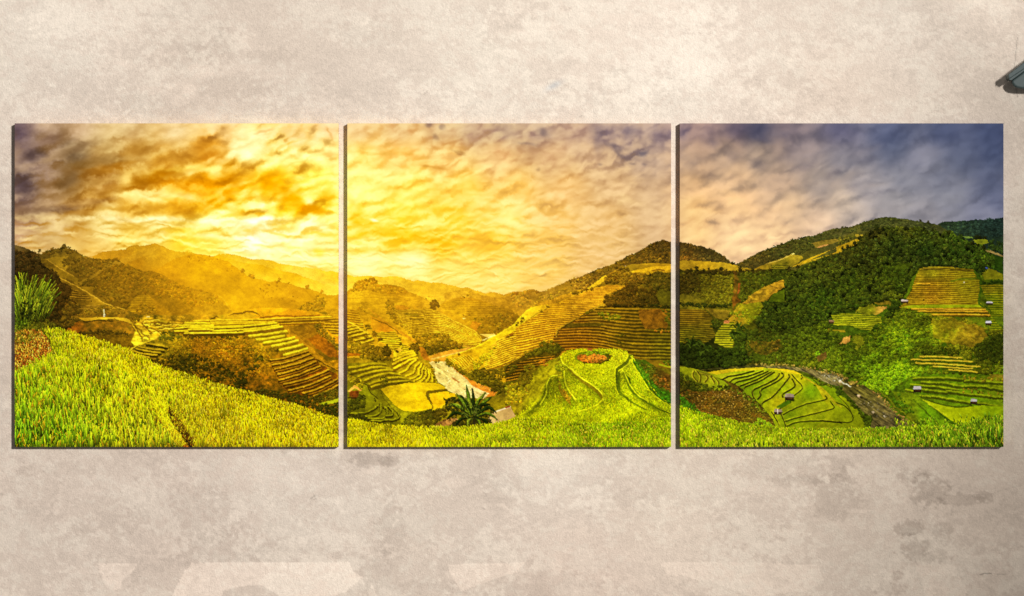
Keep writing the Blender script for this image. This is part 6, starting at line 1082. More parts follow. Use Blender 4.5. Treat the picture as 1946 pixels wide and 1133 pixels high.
    for q in [(160, 520, 155, 560, 190, 600), (180, 520, 210, 560, 205, 605), (230, 535, 270, 570, 250, 605), (280, 555, 310, 590, 320, 615), (320, 570, 350, 600, 355, 618), (210, 535, 260, 545, 300, 560)]:
        p.line(zK(*q), 3, (80, 70, 13), jit=.6); p.line([(x - 2, y - .5) for x, y in zK(*q)], 1.4, (158, 150, 34), jit=.6)
    p.clumps(zK(40, 530, 110, 560, 160, 610, 300, 640, 440, 630, 460, 660, 380, 690, 200, 690, 100, 670, 40, 600), 110, (1.7, 3.4), [(1320, 730, (50, 54, 11)), (1380, 738, (44, 44, 10))], con=1.1, seed=156)
    bs = zK(40, 640, 160, 680, 380, 670, 470, 655, 560, 700, 640, 760, 710, 830, 770, 900, 790, 980, 620, 980, 300, 900, 160, 800, 40, 700)
    p.fill(bs, [(1340, 755, (84, 64, 18)), (1400, 755, (98, 74, 20)), (1440, 780, (86, 68, 18)), (1400, 790, (76, 60, 16))], 1.5, .2, .15, sat=.15)
    p.clumps(bs, 90, (1, 2.1), [(1340, 755, (78, 64, 17)), (1400, 755, (92, 72, 22)), (1440, 780, (82, 72, 18))], con=1.1, warm=.12, seed=157)
    p.clumps(bs, 22, (.8, 1.5), [(1340, 755, (126, 100, 44)), (1400, 755, (140, 112, 52)), (1440, 780, (110, 100, 30))], con=.8, warm=.1, seed=191)
    p.clumps(zK(430, 630, 560, 690, 640, 750, 720, 830, 700, 850, 600, 770, 500, 700), 60, (1.3, 2.6), [(1420, 750, (84, 92, 15))], con=.9, seed=158)
    p.clumps(zK(40, 700, 120, 750, 200, 830, 300, 870, 290, 890, 200, 860, 40, 800), 110, (1.5, 3), [(1310, 765, (56, 90, 14)), (1340, 788, (62, 96, 14))], con=1, seed=159); p.clumps(zK(620, 930, 680, 890, 760, 930, 780, 980, 640, 985), 110, (1.6, 3.2), [(1450, 808, (90, 112, 16))], con=1, seed=160); p.clumps(zK(40, 560, 110, 600, 150, 700, 120, 740, 40, 680), 70, (1.6, 3.2), [(1305, 738, (56, 52, 12))], seed=161)


def paint_huts(p):
    # stilt huts
    hut(p, zK, 870, 695, 74, 52, (152, 134, 112)); hut(p, zK, 785, 815, 66, 46, (148, 128, 106)); p.line(zK(815, 818, 815, 850), 1.4, (214, 200, 180), False)
    p.fill(zK(910, 748, 950, 740, 945, 755, 900, 762), [(0, 0, (52, 64, 10))], .6, .1, .1, alpha=.8)
    hut(p, zL, 598, 636, 66, 50, (196, 186, 176)); hut(p, zL, 1048, 736, 52, 42, (190, 180, 168)); hut(p, zL, 1164, 124, 48, 36, (206, 200, 196)); hut(p, zF, 690, 962, 80, 40, (204, 184, 164)); hut(p, zF, 1610, 984, 74, 34, (206, 196, 190)); hut(p, zK, 1214, 118, 44, 28, (150, 120, 84))


def paint_grass(p):
    # bushy bank and the tall grass at the left edge
    p.fill(P_(20, 590, 60, 600, 90, 620, 110, 636, 60, 700, 20, 720), [(40, 620, (70, 80, 16)), (70, 630, (84, 84, 16)), (50, 640, (96, 84, 18))], 2, .3, .2)
    p.clumps(P_(20, 590, 70, 596, 105, 618, 110, 640, 70, 640, 20, 660), 110, (1.6, 3.4), [(40, 612, (70, 88, 18)), (80, 625, (76, 72, 16)), (50, 635, (104, 96, 20))], con=1.1, seed=170)
    p.clumps(P_(95, 620, 112, 618, 130, 632, 110, 640, 96, 634), 120, (1.5, 3), [(110, 628, (48, 44, 11))], con=1.1, seed=171)
    bank = P_(20, 640, 50, 632, 82, 634, 96, 652, 103, 674, 78, 690, 58, 704, 38, 714, 20, 716)
    p.fill(bank, [(40, 660, (128, 66, 18)), (80, 660, (136, 74, 20)), (40, 690, (120, 52, 14))], 1.5, .3, .2, sat=.2)
    p.blades(bank, 42, lambda x, y: np.full(len(x), 7.), [(35, 650, (140, 102, 32)), (60, 645, (140, 92, 28)), (80, 660, (146, 90, 28)), (40, 690, (138, 74, 22)), (60, 680, (148, 86, 24))], lean=.35, seed=172, var=.4, dark=.3, hue=.05)
    p.blades(bank, 6, lambda x, y: np.full(len(x), 5.), [(50, 660, (190, 150, 50))], lean=.4, seed=176, var=.3, dark=.5, hue=.05)
    p.clumps(P_(20, 632, 60, 630, 84, 634, 60, 650, 20, 656), 70, (1.3, 2.8), [(40, 642, (112, 98, 22))], con=1, warm=.25, seed=173)
    g = np.random.default_rng(174)
    n = 620
    bx = np.concatenate([g.normal(46, 12, n - 180), g.normal(74, 8, 180)]); by = g.uniform(584, 616, n); k = np.argsort(by)
    for i in k:
        a = -1.57 + (bx[i] - 50) / 85 + g.normal(0, .12); L = g.uniform(16, 58) * (1 if bx[i] < 58 else .8)
        x, y = bx[i], by[i] - g.uniform(0, 24) * (g.random() < .6)
        d = .1 * np.sign(a + 1.57) * L
        f = g.uniform(.6, 1.3) * (1.25 if bx[i] < 42 else 1)
        c = np.array([(112, 130, 26), (76, 98, 20), (140, 148, 36), (56, 66, 15), (124, 126, 26)][g.integers(0, 5)]) * f
        K = int(L * 1.3); t = np.linspace(0, 1, K)
        px = x + L * math.cos(a) * t + d * t ** 2; py = y + L * math.sin(a) * t + abs(d) * .5 * t ** 2
        cc = c[None] * (.35 + .8 * t[:, None])
        p.put(px, py, cc.astype(np.float32))
    p.clumps(P_(40, 575, 64, 576, 70, 600, 52, 606, 36, 596), 40, (1.2, 2.4), [(50, 590, (32, 40, 11))], con=.8, seed=175)
    # rice fields in front
    top = P_(78, 627, 112, 631, 154, 642, 196, 653, 240, 667, 266, 682, 315, 704, 369, 719, 408, 732, 469, 747, 520, 762, 564, 773, 607, 788, 644, 798) + P_(662, 799, 706, 806, 751, 811, 807, 812, 875, 814, 931, 808, 980, 797, 1010, 797, 1060, 803, 1130, 806, 1210, 804, 1286, 792) + P_(1290, 774, 1328, 787, 1365, 795, 1430, 809, 1481, 815, 1600, 817, 1651, 817, 1726, 813, 1808, 812, 1852, 804, 1907, 792, 1920, 790)
    poly = top + P_(1920, 866, 10, 866, 10, 720, 38, 712, 78, 690, 103, 674, 92, 645)
    cs = [(100, 640, (160, 160, 20)), (170, 660, (196, 176, 16)), (250, 690, (206, 184, 14)), (60, 720, (150, 158, 20)), (50, 780, (136, 154, 22)), (40, 830, (120, 146, 24)), (120, 700, (162, 166, 18)), (150, 760, (150, 166, 20)), (150, 820, (146, 160, 24)), (250, 760, (196, 182, 18)), (250, 830, (166, 164, 24)), (320, 730, (204, 186, 14)), (330, 800, (176, 160, 24)), (400, 770, (196, 172, 16)), (420, 830, (164, 146, 20)), (500, 790, (200, 178, 14)), (560, 820, (186, 160, 16)), (630, 820, (200, 178, 14)),
          (680, 815, (204, 186, 14)), (760, 830, (196, 174, 16)), (860, 830, (180, 174, 16)), (960, 815, (176, 172, 14)), (960, 840, (158, 162, 18)), (1060, 800, (168, 168, 12)), (1080, 835, (150, 160, 18)), (1180, 800, (140, 158, 14)), (1180, 840, (152, 164, 18)), (1260, 800, (160, 170, 14)), (1270, 840, (150, 160, 18)),
          (1310, 800, (164, 174, 18)), (1400, 825, (158, 166, 20)), (1400, 845, (150, 156, 24)), (1500, 830, (156, 164, 20)), (1600, 835, (152, 158, 26)), (1700, 835, (136, 156, 22)), (1800, 835, (126, 152, 24)), (1880, 820, (132, 152, 24)), (1895, 845, (112, 138, 26))]
    p.fill(poly, [(x, y, tuple(v * .5 for v in c)) for x, y, c in cs], 1, .3, .12)

    def ln(x, y):
        a = np.interp(x, [20, 120, 330, 640, 700, 1200, 1500, 1800, 1905], [24, 24, 20, 13, 12, 11, 12, 15, 22])
        yt = np.interp(x, [q[0] for q in top], [q[1] for q in top])
        d = np.clip((y - yt) / np.maximum(858 - yt, 20), 0, 1)
        return a * (.32 + .68 * d)
    def md(x, y, c):
        k = 1 + .16 * fbm(x, y, 34, 15, 401, 3, .6) - .1 * ss(.2, .9, fbm(x, y, 16, 9, 403, 2, .6))
        return c * k[:, None]
    lp = [q for q in top if q[0] < 652] + P_(652, 866, 10, 866, 10, 720, 38, 712, 78, 690, 103, 674, 92, 645)
    rp = [q for q in top if q[0] > 650] + P_(1920, 866, 650, 866)
    up = lambda k: [(x, y, (min(255, c[0] * k * (1 - .03 * min(1, max(0, (x - 700) / 500)))), min(255, c[1] * (k + .02)), c[2])) for x, y, c in cs]
    p.blades(lp, 22, ln, cs, lean=.2, seed=180, var=.2, tip=((196, 186, 44), .1), width=2, dark=.42, hue=.045, tipf=1.06, mod=md)
    p.blades(lp, 9, ln, up(1.1), lean=.15, seed=181, var=.16, tip=((206, 186, 56), .15), width=1, dark=.5, hue=.04, tipf=1.12, mod=md)
    p.blades(rp, 26, ln, up(.98), lean=.2, seed=189, var=.13, tip=((186, 170, 40), .08), width=2, dark=.55, hue=.035, tipf=1.04, mod=md)
    p.blades(rp, 8, ln, up(1.06), lean=.16, seed=192, var=.12, tip=((200, 186, 54), .1), width=1, dark=.62, hue=.03, tipf=1.08, mod=md)
    low = P_(20, 715, 200, 700, 330, 740, 340, 856, 20, 856)
    p.blades(low, 3.2, lambda x, y: ln(x, y) * 1.25, [(40, 830, (112, 150, 24)), (120, 830, (136, 168, 24)), (150, 740, (182, 190, 22)), (300, 760, (206, 198, 20)), (300, 840, (170, 172, 28)), (50, 740, (146, 168, 24))], lean=.13, seed=185, var=.22, dark=.4, hue=.05, width=2, tipf=1.2, mod=md)
    p.blades(P_(1700, 800, 1907, 790, 1907, 852, 1700, 852), 3, lambda x, y: ln(x, y) * 1.2, [(1720, 830, (142, 160, 30)), (1890, 830, (116, 146, 28)), (1800, 840, (136, 160, 30))], lean=.16, seed=186, var=.22, dark=.4, hue=.05, width=2, tipf=1.25)
    p.blades(poly, .8, lambda x, y: ln(x, y) * .5, [(300, 700, (186, 146, 26)), (900, 830, (186, 156, 30)), (1600, 830, (186, 160, 54))], lean=.3, seed=182, var=.2, dark=.6, hue=.03)
    # path between the two fields of the first panel, dark gaps at the bottom
    p.clumps(P_(296, 780, 318, 800, 340, 830, 366, 852, 352, 854, 326, 832, 306, 806), 40, (1, 2), [(330, 820, (150, 88, 18))], con=1, warm=.2, seed=183)
    p.blades(P_(290, 745, 312, 770, 338, 806, 368, 850, 340, 852, 312, 812, 288, 775), 16, lambda x, y: np.full(len(x), 11.), [(310, 780, (214, 204, 20)), (345, 840, (206, 180, 28))], lean=.4, seed=187, var=.2, dark=.6, hue=.04)
    p.blades(P_(322, 778, 342, 800, 372, 852, 360, 853, 340, 824, 318, 790), 26, lambda x, y: np.full(len(x), 7.), [(340, 810, (112, 86, 16)), (362, 845, (96, 66, 14))], lean=.3, seed=188, var=.3, dark=.4, hue=.06)
    p.line([(350, 832), (358, 842), (368, 856)], (1, 3, 4.5), (46, 36, 9), jit=1)
    g = np.random.default_rng(184)
    for x0, x1, y0, y1, n in ((30, 300, 800, 848, 70), (1700, 1905, 826, 848, 40), (1290, 1700, 838, 848, 30)):
        x = g.uniform(x0, x1, n); y = g.uniform(y0, y1, n)
        p.blobs(x, y, (1, 2.4), [(0, 0, (40, 60, 12))], .5, tall=1.8, alpha=.6)


def paint_print():
    p = Picture(PX0, PY0, PW, PH)
    paint_sky(p)
    paint_far(p); paint_left(p); paint_valley(p); paint_centre(p); paint_river(p); paint_right(p)
    p.fray(.75); paint_fan(p); paint_dome(p); p.fray(.5); p.grade(); paint_huts(p); paint_banana(p); paint_grass(p)
    p.finish()
    return p.A


# ---------------------------------------------------------------- wall tones
def inside(poly, x, y):
    m = np.zeros(x.shape, bool)
    for i in range(len(poly)):
        ax, ay = poly[i]; bx, by = poly[(i + 1) % len(poly)]
        if ay != by:
            m ^= ((y < ay) != (y < by)) & (x < (bx - ax) * (y - ay) / (by - ay) + ax)
    return m


def paint_wall(X, Y):
    """plaster colour (sRGB) and relief height (mm) of the worn wall"""
    n1 = fbm(X, Y, 260, 150, 301, 5, .55); n2 = fbm(X, Y, 90, 60, 311, 5, .6, 12); n3 = fbm(X, Y, 26, 18, 321, 4, .65)
    n4 = fbm(X, Y, 8, 7, 331, 3, .7); wxn = fbm(X, Y, 30, 30, 341, 5, .65); wyn = fbm(X, Y, 30, 30, 351, 5, .65)
    c = cgrad([(100, 60, (224, 212, 198)), (400, 180, (216, 202, 187)), (900, 80, (226, 214, 199)), (1300, 120, (226, 214, 200)), (1700, 60, (222, 210, 196)), (1600, 180, (217, 203, 188)), (150, 950, (210, 196, 182)),
               (350, 1000, (209, 194, 180)), (600, 900, (215, 202, 188)), (800, 1000, (212, 198, 183)), (1050, 900, (219, 206, 191)), (1300, 950, (211, 197, 181)), (1600, 950, (209, 194, 178)), (1850, 950, (207, 192, 176)), (1100, 1110, (207, 190, 175)), (400, 550, (215, 201, 187)), (1300, 550, (216, 203, 188))], X, Y, 2.)
    k = 1 + .02 * n1 + .015 * n2 + .013 * n3 + .02 * n4
    sp = np.random.default_rng(381).normal(0, 1, X.shape).astype(np.float32)
    worn = ss(-.12, .2, .5 * n2 + .45 * n3 + .38 * n4 + .3 * n1)
    w2 = ss(-.08, .14, .6 * fbm(X, Y, 210, 130, 391, 3, .5) + .3 * n3 + .26 * n4 + .2 * wxn); k = k + .026 * (w2 - .5)
    strk = fbm(X, Y, 70, 7, 383, 3, .6, 3) * ss(.1, .6, fbm(X, Y, 200, 90, 385, 2, .5))
    k = k + .010 * (worn - .5) + .016 * strk + .02 * sp
    h = .25 * n3 + .12 * n4 + .25 * worn
    # smooth worn areas and rough sandy areas
    rough = np.clip(ss(-.3, .5, n1 * .6 + n2 * .6) + ss(1650, 1850, X), 0, 1.2)
    h = h + (.25 + rough) * (.5 * vn(X / 4.6, Y / 4.6, 361) + .35 * vn(X / 8.5, Y / 7.5, 362))
    d = np.zeros(X.shape, np.float32)

    def stain(x, y, rx, ry, a, edge=.55, fray=.9):
        q = ((X - x) / rx) ** 2 + ((Y - y) / ry) ** 2
        return (.8 if x < 1680 else .85) * a * ss(1 + edge, 1 - edge * .6, q + fray * (.6 * n3 + .6 * wxn + .85 * n4 + .5 * n2))
    for q in [(410, 85, 46, 34, -.035), (455, 165, 60, 22, -.035), (350, 110, 60, 26, -.02), (300, 195, 70, 25, -.025), (520, 110, 40, 14, -.03), (700, 60, 60, 30, -.02), (950, 70, 40, 40, -.015), (1250, 195, 60, 26, -.02), (1060, 165, 30, 16, -.015), (1390, 150, 40, 14, -.02), (1500, 180, 80, 40, -.015),
              (60, 935, 50, 40, -.03), (110, 895, 60, 18, -.035), (200, 975, 80, 40, -.03), (250, 885, 60, 25, -.02), (390, 980, 60, 50, -.035), (420, 1040, 70, 30, -.03), (560, 1050, 90, 24, -.03), (300, 1090, 60, 30, -.025), (745, 1000, 26, 50, -.045), (720, 1090, 40, 40, -.035), (950, 900, 40, 60, -.03), (1130, 890, 60, 40, -.02), (1200, 985, 70, 40, -.025), (1000, 1110, 90, 40, -.03), (1500, 890, 90, 26, -.04), (1590, 945, 40, 40, -.06), (1530, 915, 60, 12, -.04), (1420, 1000, 60, 50, -.02), (820, 1120, 60, 18, -.03),
              (1765, 932, 34, 26, -.10), (1740, 905, 34, 12, -.08), (1728, 1005, 26, 14, -.12), (1738, 1040, 30, 22, -.10), (1780, 1055, 26, 12, -.07), (1830, 950, 40, 10, -.08), (1790, 1010, 16, 16, -.06), (1706, 1095, 12, 8, -.08), (1690, 1120, 30, 10, -.05), (1870, 945, 16, 12, -.1), (705, 874, 34, 11, -.10), (742, 876, 18, 8, -.08), (545, 858, 12, 5, -.07), (650, 875, 40, 20, -.03)]:
        d += stain(*q)
    for q in [(330, 170, 34, 12, .045), (275, 172, 14, 8, .045), (340, 192, 12, 7, .05), (360, 178, 10, 12, .045), (240, 122, 18, 8, .035), (380, 135, 22, 12, .045), (430, 130, 60, 14, .03), (455, 80, 24, 26, .025), (510, 146, 30, 5, .03), (400, 222, 22, 8, .035), (490, 226, 20, 8, .035), (1325, 25, 26, 14, .025), (1320, 130, 30, 40, .025), (700, 130, 40, 30, .015), (1000, 90, 40, 30, .015),
              (130, 908, 50, 5, .035), (75, 903, 10, 6, .04), (170, 935, 30, 6, .03), (95, 970, 40, 6, .025), (470, 890, 40, 30, .03), (560, 900, 60, 30, .02), (706, 893, 14, 7, .06), (860, 918, 16, 8, .05), (985, 880, 30, 30, .035), (1060, 880, 80, 40, .03), (900, 970, 40, 12, .02), (1090, 1010, 30, 30, .02), (1055, 1085, 14, 28, .03), (1400, 872, 30, 5, .03), (1480, 930, 60, 5, .035), (1570, 922, 16, 3, .05), (1630, 972, 16, 3, .07), (1625, 926, 8, 5, .06), (1600, 996, 30, 4, .03), (1700, 960, 30, 40, .02)]:
        d += stain(*q, .35, 1.3)
    k = k + d
    h = h - 1.1 * np.clip(-d - .05, 0, .1) * 10 + 3. * np.clip(d - .02, 0, .1)
    # lighter skim-coat patches with a straight upper edge
    px = X + 4. * wxn + 1.2 * n4; py = Y + 2.6 * wyn + .8 * n4
    for poly, a in [([(186, 1072), (263, 1070), (250, 1090), (236, 1099), (229, 1118), (214, 1122), (200, 1113), (192, 1098)], .045),
                    ([(362, 1070), (500, 1069), (664, 1068), (672, 1084), (690, 1098), (674, 1110), (655, 1126), (620, 1136), (545, 1140), (520, 1126), (500, 1113), (470, 1112), (448, 1116), (422, 1122), (420, 1145), (320, 1145), (342, 1102)], .06),
                    ([(850, 1073), (998, 1069), (984, 1089), (942, 1099), (900, 1116), (874, 1123), (862, 1100)], .05),
                    ([(1252, 1070), (1400, 1068), (1556, 1074), (1562, 1106), (1545, 1122), (1500, 1128), (1440, 1134), (1370, 1112), (1310, 1099), (1270, 1090)], .03),
                    ([(1738, 1074), (1812, 1072), (1834, 1122), (1830, 1150), (1760, 1150), (1750, 1110)], .03), ([(697, 1124), (706, 1110), (714, 1133), (712, 1150), (696, 1150)], .04)]:
        yy = np.where(Y < 1080, Y + .6 * n4, py)
        m = inside(poly, px, yy)
        k = k + (1.45 * a - .02 * (worn - .5)) * m; h = h + .8 * m
    # pits, scratches and cracks
    pit = vn(X / 5.5, Y / 5.5, 371) + .5 * vn(X / 2.3, Y / 2.3, 372)
    pm = ss(1.12, 1.3, pit); k = k - .07 * pm; h = h - .5 * pm

    def crack(pts, w, a):
        p = np.array(dens(pts, 1.), np.float32)
        lo = p.min(0) - 5; hi = p.max(0) + 5
        sel = np.nonzero((X > lo[0]) & (X < hi[0]) & (Y > lo[1]) & (Y < hi[1]))
        if not len(sel[0]): return
        x = X[sel] + 1.4 * n3[sel]; y = Y[sel] + 1.4 * wyn[sel]
        dd = np.full(x.shape, 99., np.float32)
        for q in p:
            dd = np.minimum(dd, np.hypot(x - q[0], y - q[1]))
        v = np.clip(w / 2 + .8 - dd, 0, 1)
        k[sel] -= a * v; h[sel] -= .6 * v
    crack([(1934, 72), (1932, 95), (1929, 126), (1930, 150), (1931, 168), (1934, 184)], 1.2, .16)
    crack([(1862, 1093), (1870, 1090), (1884, 1090)], 2., .25); crack([(1895, 1091), (1912, 1091)], 1., .14)
    crack([(1265, 148), (1282, 152), (1300, 153)], 1., .07); crack([(1340, 145), (1352, 146)], 1., .06); crack([(1436, 152), (1448, 155), (1452, 150)], 1., .06)
    crack([(640, 222), (650, 214)], 1., .1); crack([(805, 180), (812, 173)], 1.4, .1); crack([(1100, 222), (1106, 219)], 1.6, .12)
    crack([(1820, 960), (1850, 940), (1880, 940), (1915, 928), (1940, 922)], 1.6, .05); crack([(1806, 980), (1812, 958)], 3., .05); crack([(590, 948), (598, 942)], 2., .16); crack([(596, 951), (600, 947)], 1.5, .14); crack([(916, 965), (922, 968)], 1.6, .12); crack([(1290, 1092), (1312, 1099)], 1., .1)
    sm = np.exp(-(((X - 1052 - (Y - 163) * -1.2) / 10) ** 2 + ((Y - 163) / 9) ** 2)); k = k - .05 * sm
    c = c * np.array([1.045, 1.035, 1.025])
    col = c * np.clip(k, .5, 1.2)[..., None]
    col = col * (1 + (.5 - worn)[..., None] * np.array([.004, -.008, -.01]))
    col = col + (sm * 6)[..., None] * np.array([-1.5, .2, 2.])
    warm = np.clip(-d * 6, 0, 1)[..., None]
    col = col * (1 - warm * np.array([0, .012, .02]))
    return col, h


# ---------------------------------------------------------------- build helpers
def lin(c):
    c = np.clip(c / 255., 0, 1)
    return np.where(c < .04045, c / 12.92, ((c + .055) / 1.055) ** 2.4)


def material(name, attr=None, color=(.5, .5, .5), rough=.8, spec=.2, metallic=0.):
    m = bpy.data.materials.new(name); m.use_nodes = True
    nt = m.node_tree; b = nt.nodes['Principled BSDF']
    b.inputs['Roughness'].default_value = rough; b.inputs['Metallic'].default_value = metallic
    b.inputs['Specular IOR Level'].default_value = spec
    if attr:
        a = nt.nodes.new('ShaderNodeAttribute'); a.attribute_name = attr; a.attribute_type = 'GEOMETRY'
        nt.links.new(a.outputs['Color'], b.inputs['Base Color'])
    else:
        b.inputs['Base Color'].default_value = tuple(color) + (1,)
    return m, nt, b


def noise_bump(nt, b, scale, strength, dist, detail=3., rough=.6, stretch=(1, 1, 1), prev=None):
    tc = nt.nodes.new('ShaderNodeTexCoord'); mp = nt.nodes.new('ShaderNodeMapping'); mp.inputs['Scale'].default_value = stretch
    n = nt.nodes.new('ShaderNodeTexNoise'); n.inputs['Scale'].default_value = scale; n.inputs['Detail'].default_value = detail; n.inputs['Roughness'].default_value = rough
    u = nt.nodes.new('ShaderNodeBump'); u.inputs['Strength'].default_value = strength; u.inputs['Distance'].default_value = dist
    nt.links.new(tc.outputs['Object'], mp.inputs['Vector']); nt.links.new(mp.outputs['Vector'], n.inputs['Vector']); nt.links.new(n.outputs['Fac'], u.inputs['Height'])
    if prev: nt.links.new(prev.outputs['Normal'], u.inputs['Normal'])
    nt.links.new(u.outputs['Normal'], b.inputs['Normal'])
    return u, n


def grid_mesh(name, co, shape, mat, colors, extra=None, smooth=True):
    """one sheet of quads from an array of points, colours stored per point"""
    h, w = shape
    me = bpy.data.meshes.new(name)
    me.vertices.add(h * w); me.vertices.foreach_set('co', co.reshape(-1).astype(np.float32))
    i = np.arange(h * w).reshape(h, w)
    q = np.stack([i[:-1, :-1], i[1:, :-1], i[1:, 1:], i[:-1, 1:]], -1).reshape(-1, 4)
    me.loops.add(q.size); me.loops.foreach_set('vertex_index', q.reshape(-1).astype(np.int32))
    me.polygons.add(len(q)); me.polygons.foreach_set('loop_start', np.arange(0, q.size, 4, dtype=np.int32))
    me.update(calc_edges=True)
    me.polygons.foreach_set('use_smooth', np.full(len(q), smooth, bool))
    a = me.color_attributes.new('tone', 'FLOAT_COLOR', 'POINT')
    a.data.foreach_set('color', np.concatenate([colors.reshape(-1, 3), np.ones((h * w, 1))], 1).astype(np.float32).reshape(-1))
    me.materials.append(mat); me.update()
    return bpy.data.objects.new(name, me)


def link(o, parent=None):
    scene.collection.objects.link(o)
    if parent: o.parent = parent
    return o


def box_mesh(bm, x0, x1, y0, y1, z0, z1):
    v = [bm.verts.new(p) for p in ((x0, y0, z0), (x1, y0, z0), (x1, y1, z0), (x0, y1, z0), (x0, y0, z1), (x1, y0, z1), (x1, y1, z1), (x0, y1, z1))]
    for f in ((0, 3, 2, 1), (4, 5, 6, 7), (0, 1, 5, 4), (1, 2, 6, 5), (2, 3, 7, 6), (3, 0, 4, 7)):
        bm.faces.new([v[k] for k in f])


def finish(bm, name, mat, parent=None, bevel=0., seg=2):
    bmesh.ops.recalc_face_normals(bm, faces=bm.faces[:])
    if bevel:
        bmesh.ops.bevel(bm, geom=[e for e in bm.edges if len(e.link_faces) == 2 and e.calc_face_angle(0) > .5], offset=bevel, segments=seg, affect='EDGES', profile=.5)
    me = bpy.data.meshes.new(name); bm.to_mesh(me); bm.free(); me.materials.append(mat)
    return link(bpy.data.objects.new(name, me), parent)


# ---------------------------------------------------------------- wall
fx = np.concatenate([np.linspace(-2600, -70, 36), np.arange(-64, 2012, 2.), np.linspace(2018, 4600, 36)])
fy = np.concatenate([np.linspace(-900, -70, 14), np.arange(-64, 1200, 2.), np.linspace(1206, 1489, 8)])
GX, GY = np.meshgrid(fx.astype(np.float32), fy.astype(np.float32))
wc, wh = paint_wall(GX, GY)
co = np.stack([wx(GX), -.001 * np.clip(wh, -1.5, 1.5) * .4, wz(GY)], -1)
m, nt, b = material('plaster', 'tone', rough=.92, spec=.15)
u, _ = noise_bump(nt, b, 230., .65, .003, 4., .7)
noise_bump(nt, b, 95., .22, .004, 3., .6, prev=u)
wall = link(grid_mesh('wall', co, GX.shape, m, lin(wc) / E_REF))
wall['kind'] = 'structure'

# ---------------------------------------------------------------- canvases
pic = paint_print()
DEPTH, GAP = .023, .003
FS = (DIST - DEPTH) / DIST                     # the front stands a little nearer the camera than the wall
m_print, nt, b = material('printed_canvas', 'tone', rough=.9, spec=0.)
noise_bump(nt, b, 900., .12, .0006, 2., .6)
m_wood, nt, b = material('pine_stretcher', color=(.55, .4, .24), rough=.7)
_, n_ = noise_bump(nt, b, 40., .2, .001, 3., .6, (1, 1, 12))


def canvas(x0, x1, y0, y1, label):
    root = bpy.data.objects.new('canvas_print', None); root.empty_display_size = .1
    cx, cz = wx((x0 + x1) / 2) * FS, ZC + (wz(y1) - ZC) * FS
    root.location = (cx, 0, cz); link(root)
    root['label'] = label; root['category'] = 'canvas print'; root['group'] = 'canvas prints in a row on the plaster wall'
    # front sheet, rounded over its edges and wrapped back along the sides
    px = np.arange(x0, x1 + .01, 1.); py = np.arange(y0, y1 + .01, 1.)
    ex = np.concatenate([[x0] * 3, px, [x1] * 3]); ey = np.concatenate([[y0] * 3, py, [y1] * 3])
    X, Y = np.meshgrid(ex, ey)
    def back(n):
        d = np.zeros(n); d[0] = d[-1] = DEPTH - GAP; d[1] = d[-2] = .004; d[2] = d[-3] = .0012; return d
    B = np.maximum(back(len(ex))[None, :], back(len(ey))[:, None])
    R = np.where(B > 0, 0., 1.)
    rx = np.clip(np.minimum(X - x0, x1 - X), 0, 1); ry = np.clip(np.minimum(Y - y0, y1 - Y), 0, 1)
    out = lambda v, a, c: v * 1.
    co = np.stack([wx(X) * FS - cx, -DEPTH + B, ZC + (wz(Y) - ZC) * FS - cz], -1)
    iy = np.clip(np.round(Y - PY0).astype(int), 0, PH - 1); ix = np.clip(np.round(X - PX0).astype(int), 0, PW - 1)
    o = link(grid_mesh('printed_canvas', co, X.shape, m_print, lin(pic[iy, ix]) / E_REF, smooth=False), root)
    w, h = (x1 - x0) * S * FS / 2, (y1 - y0) * S * FS
    bm = bmesh.new(); t = .034; e = .002
    box_mesh(bm, -w + e, -w + t, -DEPTH + .003, -.001, e, h - e); box_mesh(bm, w - t, w - e, -DEPTH + .003, -.001, e, h - e)
    box_mesh(bm, -w + t, w - t, -DEPTH + .003, -.001, e, t); box_mesh(bm, -w + t, w - t, -DEPTH + .003, -.001, h - t, h - e)
    box_mesh(bm, -.02, .02, -DEPTH + .006, -.002, t, h - t)
    finish(bm, 'stretcher_frame', m_wood, root)
    return root


canvas(28, 643, 234.6, 849.6, 'left canvas print with blazing golden sunrise clouds, stepped brown mound and bright rice field')
canvas(660, 1275.4, 234.6, 849.6, 'middle canvas print with river valley, banana plant and rounded green terraced hilltop')
canvas(1292, 1907, 234.6, 849.6, 'right canvas print with blue grey sky, dark wooded hill and dark stream past fields')

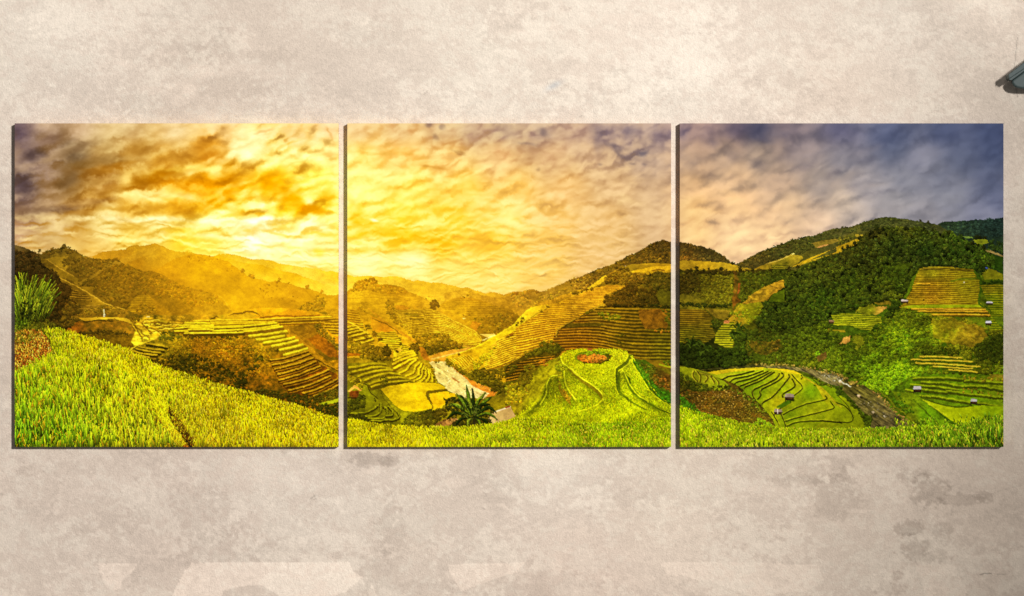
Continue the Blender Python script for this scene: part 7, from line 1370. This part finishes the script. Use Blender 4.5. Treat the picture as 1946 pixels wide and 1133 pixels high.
# ---------------------------------------------------------------- lamp head at the right edge
m_lamp, nt, b = material('grey_green_paint', color=(.058, .084, .08), rough=.48, spec=.4)
noise_bump(nt, b, 260., .08, .001, 3., .6)
m_glass, nt, b = material('frosted_glass', color=(.75, .73, .68), rough=.35, spec=.4)
lamp = bpy.data.objects.new('wall_lamp', None); lamp.empty_display_size = .1
lamp['label'] = 'grey green metal lamp head jutting in at the upper right corner'; lamp['category'] = 'lamp'
LY0, LY1 = -.062, -.012
FL = (DIST - .055) / DIST
lamp.location = (wx(2060) * FL, 0, ZC + (wz(150) - ZC) * FL); link(lamp)


def plate(name, pts, y0, y1, mat, bevel, seg=3):
    """a side outline in photo units, given its real depth"""
    bm = bmesh.new()
    P = [(wx(x) * FL - lamp.location.x, ZC + (wz(y) - ZC) * FL - lamp.location.z) for x, y in pts]
    a = [bm.verts.new((x, y0, z)) for x, z in P]; c = [bm.verts.new((x, y1, z)) for x, z in P]
    bm.faces.new(a); bm.faces.new(c[::-1])
    for i in range(len(P)):
        j = (i + 1) % len(P); bm.faces.new((a[i], c[i], c[j], a[j]))
    return finish(bm, name, mat, lamp, bevel, seg)


plate('lid', [(1915.6, 142), (1946, 118.6), (2020, 62), (2100, 62), (2190, 128), (2190, 138), (2100, 74), (2026, 74), (1946, 130.5), (1916.4, 150.5)], LY0, LY1, m_lamp, .0016)
plate('rim', [(1917.5, 150), (1946, 130.7), (2026, 75), (2100, 75), (2186, 136), (2182, 144), (2100, 84), (2030, 84), (1946, 135.6), (1922.6, 152.6), (1918.4, 152.6)], LY0 + .006, LY1 - .006, m_lamp, .001)
plate('housing', [(1923.5, 153), (1946, 136.2), (2030, 86), (2100, 86), (2176, 140), (2174, 152), (2164, 163), (2146, 168), (1960, 168.6), (1944, 168.2), (1934, 166.4), (1928.5, 163), (1925, 158.6)], LY0 + .016, LY1 - .016, m_lamp, .006, 4)
plate('diffuser', [(1975, 169), (2125, 169), (2118, 175), (1982, 175)], LY0 + .03, LY1 - .03, m_glass, .003)
bm = bmesh.new()
box_mesh(bm, -.03, .03, LY1 - .006, -.0095, -.02, .03)
finish(bm, 'bracket_arm', m_lamp, lamp, .006)
bm = bmesh.new(); box_mesh(bm, -.07, .07, -.0095, -.001, -.09, .1); finish(bm, 'wall_plate', m_lamp, lamp, .004)
